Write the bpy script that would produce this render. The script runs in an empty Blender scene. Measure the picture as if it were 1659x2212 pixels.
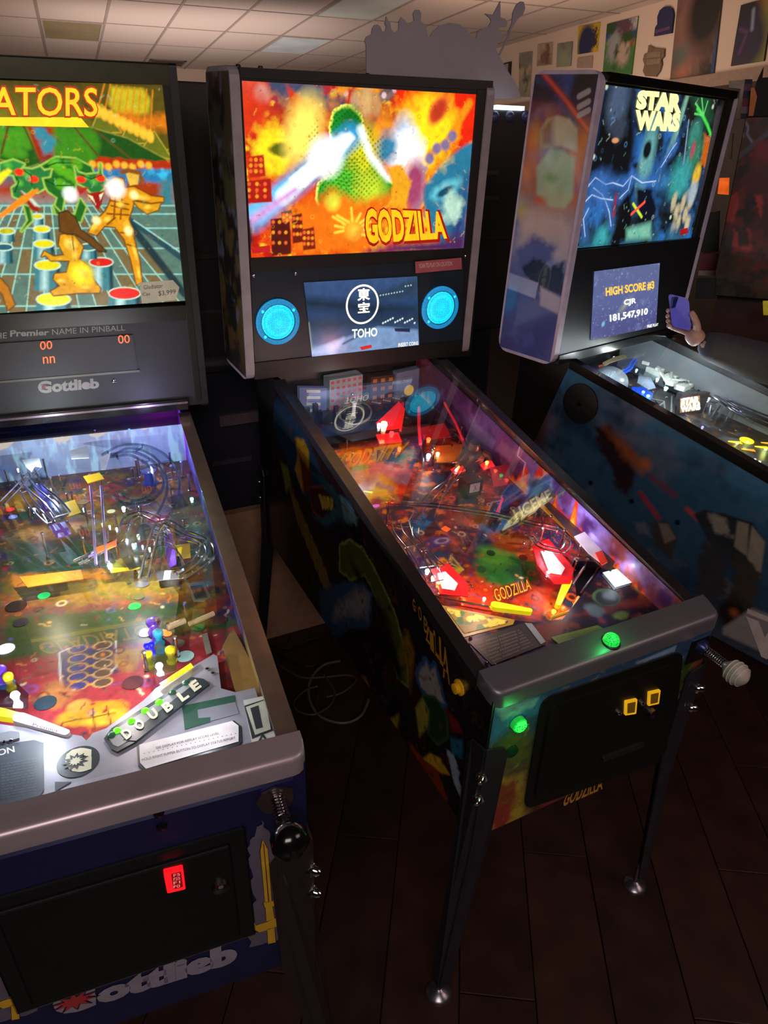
import bpy, bmesh, math, random
import numpy as np
from mathutils import Vector, Matrix
rnd = random.Random(7)
C = bpy.context.scene.collection
SC = bpy.context.scene
# ---------------------------------------------------------------- camera
CAMP = (-0.6341, -0.8314, 1.7621)
YAW, PITCH, ROLL, FPX = 0.4738, -0.4476, 0.0055, 1534.1
def cam_axes():
    cy, sy, cp, sp = math.cos(YAW), math.sin(YAW), math.cos(PITCH), math.sin(PITCH)
    d = Vector((sy*cp, cy*cp, sp)); r = Vector((cy, -sy, 0)); u = r.cross(d)
    cr, sr = math.cos(ROLL), math.sin(ROLL)
    return cr*r + sr*u, -sr*r + cr*u, d
CR, CU, CD = cam_axes()
cam = bpy.data.cameras.new('camera'); camo = bpy.data.objects.new('camera', cam); C.objects.link(camo)
camo.matrix_world = Matrix(((CR.x, CU.x, -CD.x, CAMP[0]), (CR.y, CU.y, -CD.y, CAMP[1]), (CR.z, CU.z, -CD.z, CAMP[2]), (0, 0, 0, 1)))
cam.sensor_fit = 'VERTICAL'; cam.sensor_height = 24.0; cam.lens = FPX/2212*24.0; cam.clip_start = 0.02
SC.camera = camo
# ---------------------------------------------------------------- world, exposure, large lights
w = bpy.data.worlds.new('world'); SC.world = w; w.use_nodes = True
w.node_tree.nodes['Background'].inputs[0].default_value = (0.55, 0.45, 0.42, 1)
w.node_tree.nodes['Background'].inputs[1].default_value = 0.06
SC.view_settings.view_transform = 'Standard'; SC.view_settings.look = 'None'
SC.view_settings.gamma = 1; SC.view_settings.exposure = 0.0; SC.view_settings.use_curve_mapping = False
def area(name, loc, aim, size, power, col, sy=None):
    l = bpy.data.lights.new(name, 'AREA'); l.energy = power; l.color = col; l.size = size
    if sy: l.shape = 'RECTANGLE'; l.size_y = sy
    o = bpy.data.objects.new(name, l); C.objects.link(o); o.location = loc
    o.rotation_euler = (Vector(aim)-Vector(loc)).to_track_quat('-Z', 'Y').to_euler(); return o
def point(name, loc, power, col, r=0.0, parent=None):
    r = 0.0
    l = bpy.data.lights.new(name, 'POINT'); l.energy = power; l.color = col; l.shadow_soft_size = r
    o = bpy.data.objects.new(name, l); C.objects.link(o); o.location = loc; o.parent = parent; return o
area('fill_light_far', (1.6, 8.0, 1.9), (1.8, 8.6, 3.1), 2.5, 40, (1.0, .82, .74))  # hidden fill, added to brighten the far ceiling from below
area('fill_light_left', (-1.5, 5.5, 1.9), (-1.5, 6.5, 3.1), 2.0, 34, (1.0, .58, .30))  # added warm fill, out of sight, for the ceiling at left
area('fill_light_right', (3.0, 4.6, 1.9), (4.6, 4.8, 2.8), 1.2, 30, (1.0, .72, .55))  # added fill washing the poster wall, no fitting modelled
area('fill_light_front', (-1.2, -2.0, 3.0), (-.2, 0.4, 0.9), 1.6, 62, (1.0, .84, .80))  # unseen overhead fill, added to lift the machine fronts and lockbars
area('fill_light_aisle', (2.0, -1.6, 3.0), (1.4, 0.4, 0.6), 1.6, 26, (1.0, .70, .62))  # second unseen overhead fill, added for the right aisle
# ---------------------------------------------------------------- materials
def s2l(c):
    if isinstance(c, str):
        c = c.lstrip('#'); c = tuple(int(c[i:i+2], 16)/255 for i in (0, 2, 4))
    return tuple((x/12.92 if x <= .04045 else ((x+.055)/1.055)**2.4) for x in c[:3])
MATS = {}
def mat(name, col, rough=.5, metal=0, emit=0, var=.12, nscale=30, bump=0, trans=0, alpha=1, coat=0):
    if name in MATS: return MATS[name]
    m = bpy.data.materials.new(name); m.use_nodes = True; nt = m.node_tree; b = nt.nodes['Principled BSDF']
    c = s2l(col)
    tc = nt.nodes.new('ShaderNodeTexCoord'); nz = nt.nodes.new('ShaderNodeTexNoise')
    nz.inputs['Scale'].default_value = nscale; nz.inputs['Detail'].default_value = 3
    nt.links.new(tc.outputs['Object'], nz.inputs['Vector'])
    rp = nt.nodes.new('ShaderNodeValToRGB'); e = rp.color_ramp.elements
    e[0].position = .3; e[1].position = .7
    e[0].color = tuple(x*(1-var) for x in c)+(1,); e[1].color = tuple(min(1, x*(1+var)) for x in c)+(1,)
    nt.links.new(nz.outputs['Fac'], rp.inputs[0]); nt.links.new(rp.outputs[0], b.inputs['Base Color'])
    b.inputs['Roughness'].default_value = rough; b.inputs['Metallic'].default_value = metal
    b.inputs['Coat Weight'].default_value = coat
    if emit:
        nt.links.new(rp.outputs[0], b.inputs['Emission Color']); b.inputs['Emission Strength'].default_value = emit
    if trans: b.inputs['Transmission Weight'].default_value = trans
    if alpha < 1: b.inputs['Alpha'].default_value = alpha
    if bump:
        bp = nt.nodes.new('ShaderNodeBump'); bp.inputs['Strength'].default_value = bump; bp.inputs['Distance'].default_value = .002
        nt.links.new(nz.outputs['Fac'], bp.inputs['Height']); nt.links.new(bp.outputs[0], b.inputs['Normal'])
    MATS[name] = m; return m
def canvas_mat(name, emit=0, rough=.35, coat=0, spec=.5):
    if name in MATS: return MATS[name]
    m = bpy.data.materials.new(name); m.use_nodes = True; nt = m.node_tree; b = nt.nodes['Principled BSDF']
    a = nt.nodes.new('ShaderNodeVertexColor'); a.layer_name = 'Col'
    if emit:
        b.inputs['Base Color'].default_value = (.01, .01, .01, 1)
        nt.links.new(a.outputs[0], b.inputs['Emission Color']); b.inputs['Emission Strength'].default_value = emit
    else: nt.links.new(a.outputs[0], b.inputs['Base Color'])
    b.inputs['Roughness'].default_value = rough; b.inputs['Coat Weight'].default_value = coat; b.inputs['Specular IOR Level'].default_value = spec
    MATS[name] = m; return m
def glass_mat(name, tint=(1, 1, 1), refl=.05, rough=.0):
    if name in MATS: return MATS[name]
    m = bpy.data.materials.new(name); m.use_nodes = True; nt = m.node_tree; nt.nodes.clear()
    o = nt.nodes.new('ShaderNodeOutputMaterial'); mx = nt.nodes.new('ShaderNodeMixShader')
    t = nt.nodes.new('ShaderNodeBsdfTransparent'); g = nt.nodes.new('ShaderNodeBsdfGlossy')
    lw = nt.nodes.new('ShaderNodeLayerWeight'); lw.inputs[0].default_value = .25
    mu = nt.nodes.new('ShaderNodeMath'); mu.operation = 'MULTIPLY_ADD'; mu.inputs[1].default_value = .35; mu.inputs[2].default_value = refl
    nt.links.new(lw.outputs['Fresnel'], mu.inputs[0]); nt.links.new(mu.outputs[0], mx.inputs[0])
    t.inputs[0].default_value = tint+(1,); g.inputs[1].default_value = rough
    nt.links.new(t.outputs[0], mx.inputs[1]); nt.links.new(g.outputs[0], mx.inputs[2]); nt.links.new(mx.outputs[0], o.inputs[0])
    MATS[name] = m; return m
# ---------------------------------------------------------------- mesh helpers
class MB:
    def __init__(s): s.v = []; s.f = []
    def add(s, vs, fs):
        n = len(s.v); s.v += [tuple(x) for x in vs]; s.f += [tuple(i+n for i in f) for f in fs]; return s
    def box(s, a, b, M=None):
        x0, y0, z0 = a; x1, y1, z1 = b
        vs = [Vector(p) for p in ((x0,y0,z0),(x1,y0,z0),(x1,y1,z0),(x0,y1,z0),(x0,y0,z1),(x1,y0,z1),(x1,y1,z1),(x0,y1,z1))]
        if M: vs = [M @ v for v in vs]
        return s.add(vs, [(3,2,1,0),(4,5,6,7),(0,1,5,4),(1,2,6,5),(2,3,7,6),(3,0,4,7)])
    def bbox(s, a, b, r=.003, M=None):
        # box with chamfered edges (bmesh bevel)
        bm = bmesh.new(); bmesh.ops.create_cube(bm, size=1)
        for v in bm.verts: v.co = Vector([(a[i]+b[i])/2+v.co[i]*(b[i]-a[i]) for i in range(3)])
        bmesh.ops.bevel(bm, geom=bm.edges[:], offset=r, segments=2, affect='EDGES', profile=.5)
        vs = [(M @ v.co) if M else v.co.copy() for v in bm.verts]
        s.add(vs, [[v.index for v in f.verts] for f in bm.faces]); bm.free(); return s
    def prism(s, pts, off):
        # pts: loop of 3-D points, off: extrusion vector
        n = len(pts); p = [Vector(q) for q in pts]; o = Vector(off)
        s.add(p+[q+o for q in p], [tuple(range(n))[::-1], tuple(range(n, 2*n))]+[(i, (i+1) % n, n+(i+1) % n, n+i) for i in range(n)]); return s
    def tube(s, path, r, n=6, close=False):
        P = [Vector(p) for p in path]; m = len(P); vs = []
        up = Vector((.13, .31, .94))
        for i, p in enumerate(P):
            a = P[(i-1) % m] if (close or i > 0) else p; b = P[(i+1) % m] if (close or i < m-1) else p
            t = (b-a).normalized(); x = t.cross(up)
            if x.length < .05: x = t.cross(Vector((1, 0, 0)))
            x.normalize(); y = x.cross(t); rr = r[i] if isinstance(r, (list, tuple)) else r
            for k in range(n):
                an = 2*math.pi*k/n; vs.append(p+x*(rr*math.cos(an))+y*(rr*math.sin(an)))
        fs = []
        for i in range(m if close else m-1):
            j = (i+1) % m
            for k in range(n): fs.append((i*n+k, i*n+(k+1) % n, j*n+(k+1) % n, j*n+k))
        if not close: fs += [tuple(range(n)), tuple(range((m-1)*n, m*n))[::-1]]
        return s.add(vs, fs)
    def lathe(s, c, axis, prof, n=20, M=None):
        # prof: (distance along axis, radius)
        ax = Vector(axis).normalized(); c = Vector(c); x = ax.orthogonal().normalized(); y = ax.cross(x); vs = []
        for (h, r) in prof:
            for k in range(n):
                a = 2*math.pi*k/n; vs.append(c+ax*h+x*(r*math.cos(a))+y*(r*math.sin(a)))
        m = len(prof)
        fs = [(i*n+k, i*n+(k+1) % n, (i+1)*n+(k+1) % n, (i+1)*n+k) for i in range(m-1) for k in range(n)]
        fs += [tuple(range(n))[::-1], tuple(range((m-1)*n, m*n))]
        return s.add(vs, fs)
    def build(s, name, m, parent=None, smooth=False, **props):
        me = bpy.data.meshes.new(name); me.from_pydata(s.v, [], s.f); me.update()
        bm = bmesh.new(); bm.from_mesh(me); bmesh.ops.recalc_face_normals(bm, faces=bm.faces); bm.to_mesh(me); bm.free()
        if smooth:
            for p in me.polygons: p.use_smooth = True
            try: me.set_sharp_from_angle(angle=math.radians(40))
            except Exception: pass
        me.materials.append(m)
        o = bpy.data.objects.new(name, me); C.objects.link(o)
        if parent: o.parent = parent
        for k, v in props.items(): o[k] = v
        return o
def tag(o, label, cat, group=None):
    o['label'] = label; o['category'] = cat
    if group: o['group'] = group
    return o
def thing(name, label, cat, loc=(0, 0, 0), rot=(0, 0, 0), group=None):
    o = bpy.data.objects.new(name, None); C.objects.link(o); o.empty_display_size = .1
    o.location = loc; o.rotation_euler = rot; return tag(o, label, cat, group)
def struct(o): o['kind'] = 'structure'; return o
TXT = {}
def text_mesh(s, bold=0, extrude=0.0):
    cu = bpy.data.curves.new('lettering', 'FONT'); cu.body = s; cu.offset = bold; cu.extrude = extrude; cu.resolution_u = 3
    cu.space_line = .85
    o = bpy.data.objects.new('tmp', cu); C.objects.link(o)
    bpy.context.view_layer.update(); dg = bpy.context.evaluated_depsgraph_get()
    me = bpy.data.meshes.new_from_object(o.evaluated_get(dg), depsgraph=dg)
    vs = [v.co.copy() for v in me.vertices]; fs = [tuple(p.vertices) for p in me.polygons]
    bpy.data.objects.remove(o); bpy.data.curves.remove(cu); bpy.data.meshes.remove(me)
    if not vs: return [], []
    x0 = min(v.x for v in vs); x1 = max(v.x for v in vs); y0 = min(v.y for v in vs); y1 = max(v.y for v in vs)
    return [((v.x-x0)/(x1-x0), (v.y-y0)/(y1-y0), v.z) for v in vs], fs
# ---------------------------------------------------------------- machine frame and planes
class Plane:
    def __init__(s, O, U, V):
        s.O = Vector(O); s.U = Vector(U).normalized(); s.V = Vector(V).normalized(); s.N = s.U.cross(s.V)
    def P(s, u, v, n=0): return s.O+s.U*u+s.V*v+s.N*n
def mfrom(pose, tau, hb):
    a = pose[2]; Rz = Matrix.Rotation(a, 4, 'Z'); Rx = Matrix.Rotation(tau, 4, 'X')
    off = Rz @ (Vector((0, 0, hb))-(Rx @ Vector((0, 0, hb))))
    return Matrix.Translation(Vector((pose[0], pose[1], 0))+off) @ Rz @ Rx
class Frame:
    """local frame of a thing; turns photo pixels into points on that thing's own planes"""
    def __init__(s, M): s.M = M; s.I = M.inverted(); s.view(0, 0, 1)
    def view(s, x, y, k): s.vx, s.vy, s.vk = x, y, k
    def ray(s, px, py):
        px = s.vx+px*s.vk; py = s.vy+py*s.vk
        v = CD+CR*((px-829.5)/FPX)-CU*((py-1106)/FPX)
        o = s.I @ Vector(CAMP); return o, (s.I.to_3x3() @ v)
    def uv(s, pl, px, py, n=0):
        o, v = s.ray(px, py); t = (pl.O+pl.N*n-o).dot(pl.N)/v.dot(pl.N); q = o+v*t-pl.O
        return (q.dot(pl.U), q.dot(pl.V))
    def at(s, pl, px, py, n=0):
        u, v = s.uv(pl, px, py, n); return pl.P(u, v, n)
def lettering(fr, pl, s, quad, m, parent, n=.0012, bold=0, name='lettering', thick=.0006, local=False, **props):
    """quad: TL, TR, BR, BL in pixels (or plane coordinates when local)"""
    vs, fs = text_mesh(s, bold)
    if not vs: return None
    q = [Vector(p).to_2d() for p in quad] if local else [Vector(fr.uv(pl, *p)) for p in quad]
    mb = MB()
    out = []
    for (x, y, z) in vs:
        a = q[3].lerp(q[2], x); b = q[0].lerp(q[1], x); c = a.lerp(b, y); out.append(pl.P(c.x, c.y, n))
    mb.add(out, fs); return mb.build(name, m, parent, **props)
# ---------------------------------------------------------------- painter: flat print as coloured vertices on a fine sheet
def fbm(x, y, sc, seed, octv=4):
    rs = np.random.RandomState(seed); T = rs.rand(64, 64); out = np.zeros_like(x); amp = 1; tot = 0
    for o in range(octv):
        X = x*sc*2**o+o*7.3; Y = y*sc*2**o+o*3.1; xi = np.floor(X).astype(int); yi = np.floor(Y).astype(int)
        fx = X-xi; fy = Y-yi; fx = fx*fx*(3-2*fx); fy = fy*fy*(3-2*fy)
        a = T[xi % 64, yi % 64]; b = T[(xi+1) % 64, yi % 64]; c = T[xi % 64, (yi+1) % 64]; d = T[(xi+1) % 64, (yi+1) % 64]
        out += amp*((a*(1-fx)+b*fx)*(1-fy)+(c*(1-fx)+d*fx)*fy); tot += amp; amp *= .55
    return out/tot
class Paint:
    def __init__(s, fr, pl, corners, nu, nv, n=0):
        """corners BL, BR, TR, TL in plane coordinates"""
        s.fr, s.pl, s.n, s.nu, s.nv = fr, pl, n, nu, nv
        a = np.linspace(0, 1, nu+1)[None, :]; b = np.linspace(0, 1, nv+1)[:, None]
        c = [np.array(q, float) for q in corners]
        s.u = ((1-a)*(1-b)*c[0][0]+a*(1-b)*c[1][0]+a*b*c[2][0]+(1-a)*b*c[3][0]).ravel()
        s.v = ((1-a)*(1-b)*c[0][1]+a*(1-b)*c[1][1]+a*b*c[2][1]+(1-a)*b*c[3][1]).ravel()
        s.c = np.zeros((len(s.u), 3)); s.a = (a+0*b).ravel(); s.b = (b+0*a).ravel()
        s.cell = abs(c[1][0]-c[0][0])/nu
    def mix(s, al, col, k=1):
        col = np.array(s2l(col) if isinstance(col, str) else col)*k; al = np.clip(al, 0, 1)[:, None]; s.c = s.c*(1-al)+col*al; return s
    def fill(s, col, k=1): return s.mix(np.ones(len(s.u)), col, k)
    def grad(s, stops, ax='b', k=1):
        t = s.b if ax == 'b' else s.a; cs = np.array([s2l(c) for _, c in stops])*k; ps = [p for p, _ in stops]
        s.c = np.stack([np.interp(t, ps, cs[:, i]) for i in range(3)], 1); return s
    def noise(s, sc, col, lo=.45, hi=.6, seed=1, amt=1, k=1, stretch=1):
        f = fbm(s.u, s.v*stretch, sc, seed); return s.mix(amt*(f-lo)/(hi-lo), col, k)
    def mod(s, sc, amt=.3, seed=3):
        f = fbm(s.u, s.v, sc, seed); s.c = s.c*(1+amt*(f[:, None]-.5)*2); return s
    def pts(s, P): return np.array([s.fr.uv(s.pl, x, y, s.n) for x, y in P])
    def sd(s, Q, closed=True, idx=None):
        u, v = s.u[idx], s.v[idx]; d = np.full(len(u), 1e9); ins = np.zeros(len(u), bool); m = len(Q)
        for i in range(m if closed else m-1):
            x1, y1 = Q[i]; x2, y2 = Q[(i+1) % m]; ex, ey = x2-x1, y2-y1
            t = np.clip(((u-x1)*ex+(v-y1)*ey)/(ex*ex+ey*ey+1e-12), 0, 1)
            d = np.minimum(d, np.hypot(u-x1-t*ex, v-y1-t*ey))
            if closed and abs(ey) > 1e-12:
                c = ((y1 > v) != (y2 > v)) & (u < ex*(v-y1)/ey+x1); ins ^= c
        return np.where(ins, d, -d) if closed else d
    def box(s, Q, pad): return np.nonzero((s.u > Q[:, 0].min()-pad) & (s.u < Q[:, 0].max()+pad) & (s.v > Q[:, 1].min()-pad) & (s.v < Q[:, 1].max()+pad))[0]
    def _put(s, idx, al, col, k):
        col = np.array(s2l(col) if isinstance(col, str) else col)*k; al = np.clip(al, 0, 1)[:, None]; s.c[idx] = s.c[idx]*(1-al)+col*al
    def poly(s, P, col, soft=None, k=1, edge=None, rough=0, seed=1, amt=1):
        Q = s.pts(P); soft = soft or s.cell; idx = s.box(Q, soft+rough+.01)
        if not len(idx): return s
        d = s.sd(Q, True, idx)
        if rough: d = d+(fbm(s.u[idx], s.v[idx], 60, seed, 3)-.5)*2*rough
        if edge: s._put(idx, .5+(d+edge[1])/s.cell, edge[0], edge[2] if len(edge) > 2 else 1)
        s._put(idx, amt*(.5+d/soft), col, k); return s
    def line(s, P, wd, col, soft=None, k=1, amt=1):
        Q = s.pts(P); soft = soft or s.cell; idx = s.box(Q, wd+soft)
        if len(idx): s._put(idx, amt*(.5+(wd/2-s.sd(Q, False, idx))/soft), col, k)
        return s
    def blob(s, c, r, col, soft=1.0, k=1, amt=1, asp=1, ang=0, tex=0, seed=2):
        q = s.pts([c])[0]; ca, sa = math.cos(ang), math.sin(ang); R = r*max(1, asp)*(1.6 if tex else 1.15)+r*.6
        idx = np.nonzero((np.abs(s.u-q[0]) < R) & (np.abs(s.v-q[1]) < R))[0]
        if not len(idx): return s
        du, dv = s.u[idx]-q[0], s.v[idx]-q[1]
        x = du*ca+dv*sa; y = (-du*sa+dv*ca)/asp; rr = np.hypot(x, y)/r
        if tex: rr = rr+(fbm(s.u[idx], s.v[idx], 40, seed)-.5)*tex
        s._put(idx, amt*np.clip((1-rr)/soft+(0 if soft >= 1 else .5), 0, 1), col, k); return s
    def clutter(s, cols, n, seed, r0=.002, r1=.008, amt=.85, cond=None):
        """small printed marks: dots, rings and strokes scattered over the sheet"""
        rs = random.Random(seed); us, vs = s.u, s.v
        for i in range(n):
            k0 = rs.randrange(len(us)); cu, cv = us[k0], vs[k0]
            r = rs.uniform(r0, r1); col = rs.choice(cols); ty = rs.random(); a = rs.uniform(0, math.pi); ca, sa = math.cos(a), math.sin(a)
            idx = np.nonzero((np.abs(us-cu) < r*2.4) & (np.abs(vs-cv) < r*2.4))[0]; du, dv = us[idx]-cu, vs[idx]-cv; x = du*ca+dv*sa; y = -du*sa+dv*ca
            if ty < .4: d = r*.7-np.hypot(x, y*1.5)
            elif ty < .6: d = r*.22-np.abs(np.hypot(x, y)-r)
            else: d = np.minimum(r*.25-np.abs(y+.3*np.sin(x/r*3)*r*.6), r*1.8-np.abs(x))
            s._put(idx, amt*(.5+d/s.cell*.8), col, 1)
        return s
    def burst(s, c, n, r0, r1, wd, col, k=1, seed=1):
        q = s.pts([c])[0]; rs = random.Random(seed); a = np.arctan2(s.v-q[1], s.u-q[0]); r = np.hypot(s.u-q[0], s.v-q[1])
        for i in range(n):
            t = rs.uniform(-math.pi, math.pi); R1 = r1*rs.uniform(.6, 1.1); da = np.abs((a-t+math.pi) % (2*math.pi)-math.pi)
            s.mix(((1-(r-r0)/(R1-r0))*wd/r.clip(1e-4)-da)/.03*(r < R1), col, k)
        return s
    def build(s, name, m, parent, mirror=False, **props):
        nu, nv = s.nu, s.nv; O, U, V, N = (np.array(x) for x in (s.pl.O, s.pl.U, s.pl.V, s.pl.N))
        co = O+s.u[:, None]*U+s.v[:, None]*V+s.n*N
        i = np.arange(nu)[None, :]+np.arange(nv)[:, None]*(nu+1); i = i.ravel()
        F = np.stack([i, i+1, i+nu+2, i+nu+1], 1)
        me = bpy.data.meshes.new(name); me.vertices.add(len(co)); me.vertices.foreach_set('co', co.ravel())
        me.loops.add(F.size); me.loops.foreach_set('vertex_index', F.ravel().astype(np.int32))
        me.polygons.add(len(F)); me.polygons.foreach_set('loop_start', np.arange(0, F.size, 4).astype(np.int32))
        me.update(calc_edges=True); me.validate()
        at = me.color_attributes.new('Col', 'FLOAT_COLOR', 'POINT')
        at.data.foreach_set('color', np.concatenate([s.c.clip(0, 20), np.ones((len(co), 1))], 1).ravel().astype(np.float32))
        me.materials.append(m); o = bpy.data.objects.new(name, me); C.objects.link(o); o.parent = parent
        for k, v in props.items(): o[k] = v
        return o
# ---------------------------------------------------------------- shared materials
BLK = mat('black_panel', '#14120f', .45); BLK2 = mat('black_gloss', '#0c0b0c', .18, coat=.3); MAT_BLACK = mat('matte_black', '#0b0a0a', .7)
STEEL = mat('brushed_steel', '#b0aab2', .34, .85, nscale=8, var=.06); CHROME = mat('chrome', '#d8d8dc', .12, 1)
GREYEDGE = mat('grey_edge_trim', '#8d8487', .4); LEGM = mat('black_leg_enamel', '#26242a', .4, .2); LEGB = mat('brown_leg_enamel', '#2c2020', .4, .3)
WIRE = mat('wireform_steel', '#dcdce4', .15, 1); RUB = mat('white_rubber', '#e8e4da', .5); BRUB = mat('black_rubber', '#151515', .6)
GLASS = glass_mat('playfield_glass', (.96, .97, .97), .035); GLASS2 = glass_mat('dull_playfield_glass', (.95, .96, .96), .012)
GLASS2.node_tree.nodes['Math'].inputs[1].default_value = .12
CLEAR = glass_mat('clear_plastic', (.86, .9, .94), .12, .05)
FRONTGL = glass_mat('backglass_pane', (.97, .97, .97), .02)
LAMPM = {}
def lampm(col, e):
    k = 'lit_%s_%d' % (col.strip('#'), int(e*10))
    return mat(k, col, .3, 0, emit=e, var=.08)
def foot_z(M, x, y, z=0.0):
    # local height at which the local point (x, y) has world height z
    m = M; return (z-m[2][3]-m[2][0]*x-m[2][1]*y)/m[2][2]
class Machine:
    def __init__(s, label, pose, tau, d, group=None, cat='pinball machine'):
        s.__dict__.update(d); s.tau = tau; s.M = mfrom(pose, tau, d.get('pv', s.hb)); s.fr = Frame(s.M)
        s.root = thing('pinball_machine', label, cat); s.root.matrix_world = s.M
        s.x0 = (s.W-s.Wb)/2; s.x1 = (s.W+s.Wb)/2
        s.front = Plane((0, 0, 0), (1, 0, 0), (0, 0, 1)); s.left = Plane((0, 0, 0), (0, -1, 0), (0, 0, 1))
        s.bb = Plane((0, s.yb, 0), (1, 0, 0), (0, 0, 1)); s.bbleft = Plane((s.x0, 0, 0), (0, -1, 0), (0, 0, 1))
        s.rin = Plane((s.W-.021, 0, 0), (0, -1, 0), (0, 0, 1)); s.lin = Plane((.021, 0, 0), (0, 1, 0), (0, 0, 1))
        s.gl = Plane((0, 0, s.hf-.004), (1, 0, 0), (0, s.yb, s.hr-s.hf))
        s.pf = Plane((0, 0, s.hf-s.pd0), (1, 0, 0), (0, s.yb, s.hr-s.hf-s.pd1+s.pd0))
        s.L = s.yb+s.db-.03
    def zg(s, y): return s.hf+(s.hr-s.hf)*y/s.yb
    def cabinet(s, m, mb_edge=None):
        b = MB(); t = .019
        for x in (0, s.W-t):
            b.prism([(x, 0, s.hb), (x, s.L, s.hb), (x, s.L, s.hr), (x, s.yb, s.hr), (x, 0, s.hf)], (t, 0, 0))
        b.box((t, 0, s.hb), (s.W-t, t, s.hf-.03)); b.box((t, s.L-t, s.hb), (s.W-t, s.L, s.hr)); b.box((t, t, s.hb), (s.W-t, s.L-t, s.hb+.015))
        s.cab = b.build('cabinet', m, s.root); return s.cab
    def rails(s, m, w=.03, name='side_rail'):
        for sx in (0, 1):
            b = MB(); x = -.004 if not sx else s.W-w+.004
            dn = -.022; c = .004
            P = [(x, .05, s.zg(.05)+dn), (x, s.yb-.004, s.hr+dn), (x, s.yb-.004, s.hr+c), (x, .05, s.zg(.05)+c)]
            if sx == 0:
                b.prism(P, (.003, 0, 0)); b.prism([(x+.003, .05, s.zg(.05)+.001), (x+.003, s.yb-.004, s.hr+.001), (x+.003, s.yb-.004, s.hr+c), (x+.003, .05, s.zg(.05)+c)], (w-.003, 0, 0))
            else:
                P = [(x+w-.003,)+p[1:] for p in P]
                b.prism(P, (.003, 0, 0)); b.prism([(x, .05, s.zg(.05)+.001), (x, s.yb-.004, s.hr+.001), (x, s.yb-.004, s.hr+c), (x, .05, s.zg(.05)+c)], (w-.003, 0, 0))
            b.build(name, m, s.root)
    def lockbar(s, m, depth=.062, h=.012, over=.003, rise=.024):
        bm = bmesh.new(); bmesh.ops.create_cube(bm, size=1)
        a = (-over, -.008, s.hf-h); c = (s.W+over, depth-.012, s.hf+rise)
        for v in bm.verts: v.co = Vector([(a[i]+c[i])/2+v.co[i]*(c[i]-a[i]) for i in range(3)])
        for v in bm.verts:
            if v.co.y > .02: v.co.z += (s.hr-s.hf)/s.yb*depth
        ve = [e for e in bm.edges if all(v.co.y < .02 for v in e.verts) and abs(e.verts[0].co.z-e.verts[1].co.z) > .01]
        bmesh.ops.bevel(bm, geom=ve, offset=.022, segments=4, affect='EDGES', profile=.5)
        es = [e for e in bm.edges if all(v.co.y < .03 for v in e.verts) and all(v.co.z > s.hf for v in e.verts) and len(e.link_faces) == 2 and any(abs(f.normal.z) < .5 for f in e.link_faces)]
        bmesh.ops.bevel(bm, geom=es, offset=.009, segments=4, affect='EDGES', profile=.5)
        b = MB().add([v.co.copy() for v in bm.verts], [[v.index for v in f.verts] for f in bm.faces]); bm.free()
        s.lb = b.build('lockbar', m, s.root, smooth=True); return s.lb
    def glass(s, gm=None):
        p = s.gl; y0 = .072/s.pf.V.y; y1 = (s.yb-.006)/p.V.y
        b = MB().prism([p.P(.026, y0, .0), p.P(s.W-.026, y0, 0), p.P(s.W-.026, y1, 0), p.P(.026, y1, 0)], p.N*.004)
        return b.build('glass', gm or GLASS, s.root)
    def backbox(s, m, edge, side_t=.024, prot=.0, rad=.03):
        t = side_t
        for x in (s.x0, s.x1-t):
            ys = [(s.yb-prot, s.zb), (s.yb+s.db, s.zb), (s.yb+s.db, s.zt), (s.yb-prot, s.zt)]
            loop = []
            for i, (y, z) in enumerate(ys):
                cy = y+(rad if i in (0, 3) else -rad); cz = z+(rad if i in (0, 1) else -rad)
                a0 = {0: math.pi, 1: -math.pi/2, 2: 0, 3: math.pi/2}[i]
                for k in range(5):
                    a = a0+k*math.pi/8; loop.append((x, cy+rad*math.cos(a), cz+rad*math.sin(a)))
            MB().prism(loop, (t, 0, 0)).build('backbox_side', edge, s.root)
        b = MB(); y = s.yb+.008
        b.box((s.x0+t, y, s.zt-.03), (s.x1-t, s.yb+s.db-.005, s.zt-.004)); b.box((s.x0+t, y, s.zb+.004), (s.x1-t, s.yb+s.db-.005, s.zb+.03))
        b.box((s.x0+t, s.yb+s.db-.02, s.zb+.03), (s.x1-t, s.yb+s.db-.005, s.zt-.03))
        s.box_o = b.build('backbox', m, s.root)
    def leg(s, fx, fy, ztop, m, tf=.002, w=.052, bolts=True, foot=None, plates=None):
        sx = -1 if fx == 0 else 1; sy = -1 if fy == 0 else 1
        cx = 0 if fx == 0 else s.W; cy = 0 if fy == 0 else s.L
        c = Vector((cx+sx*.004, cy+sy*.004, ztop)); f = Vector(foot) if foot else Vector((cx+sx*.045, cy+sy*.03, 0))
        f.z = foot_z(s.M, f.x, f.y, .055)
        k = Vector((c.x, c.y, s.hb+.0)); b = MB(); th = .004
        kw, fw = w*.88, .028
        for ax in (0, 1):
            def P(p, wd, o=0):
                q = p.copy()
                if ax == 0: q.x -= sx*wd
                else: q.y -= sy*wd
                return q
            off = (Vector((0, sy*th, 0)) if ax == 0 else Vector((sx*th, 0, 0)))
            loop = [c, P(c+Vector((0, 0, -.012)), w*.8), P(c+Vector((0, 0, -.03)), w), P(k, kw), P(f, fw), f, k]
            b.prism([p for p in loop], off)
        o = b.build('leg', m, s.root)
        if bolts:
            for z in (ztop-.075, ztop-.135):
                p = Vector((c.x-sx*.004, c.y-sy*.004, z)); a = Vector((sx, sy, 0)).normalized()
                MB().lathe(p+a*.002, a, [(0, .011), (.004, .0125), (.008, .0125), (.009, .009), (.016, .008), (.021, .004)], 10).build('bolt', CHROME, o, smooth=True)
        zf = foot_z(s.M, f.x, f.y, 0); up = (s.M.inverted().to_3x3() @ Vector((0, 0, 1))).normalized()
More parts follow.
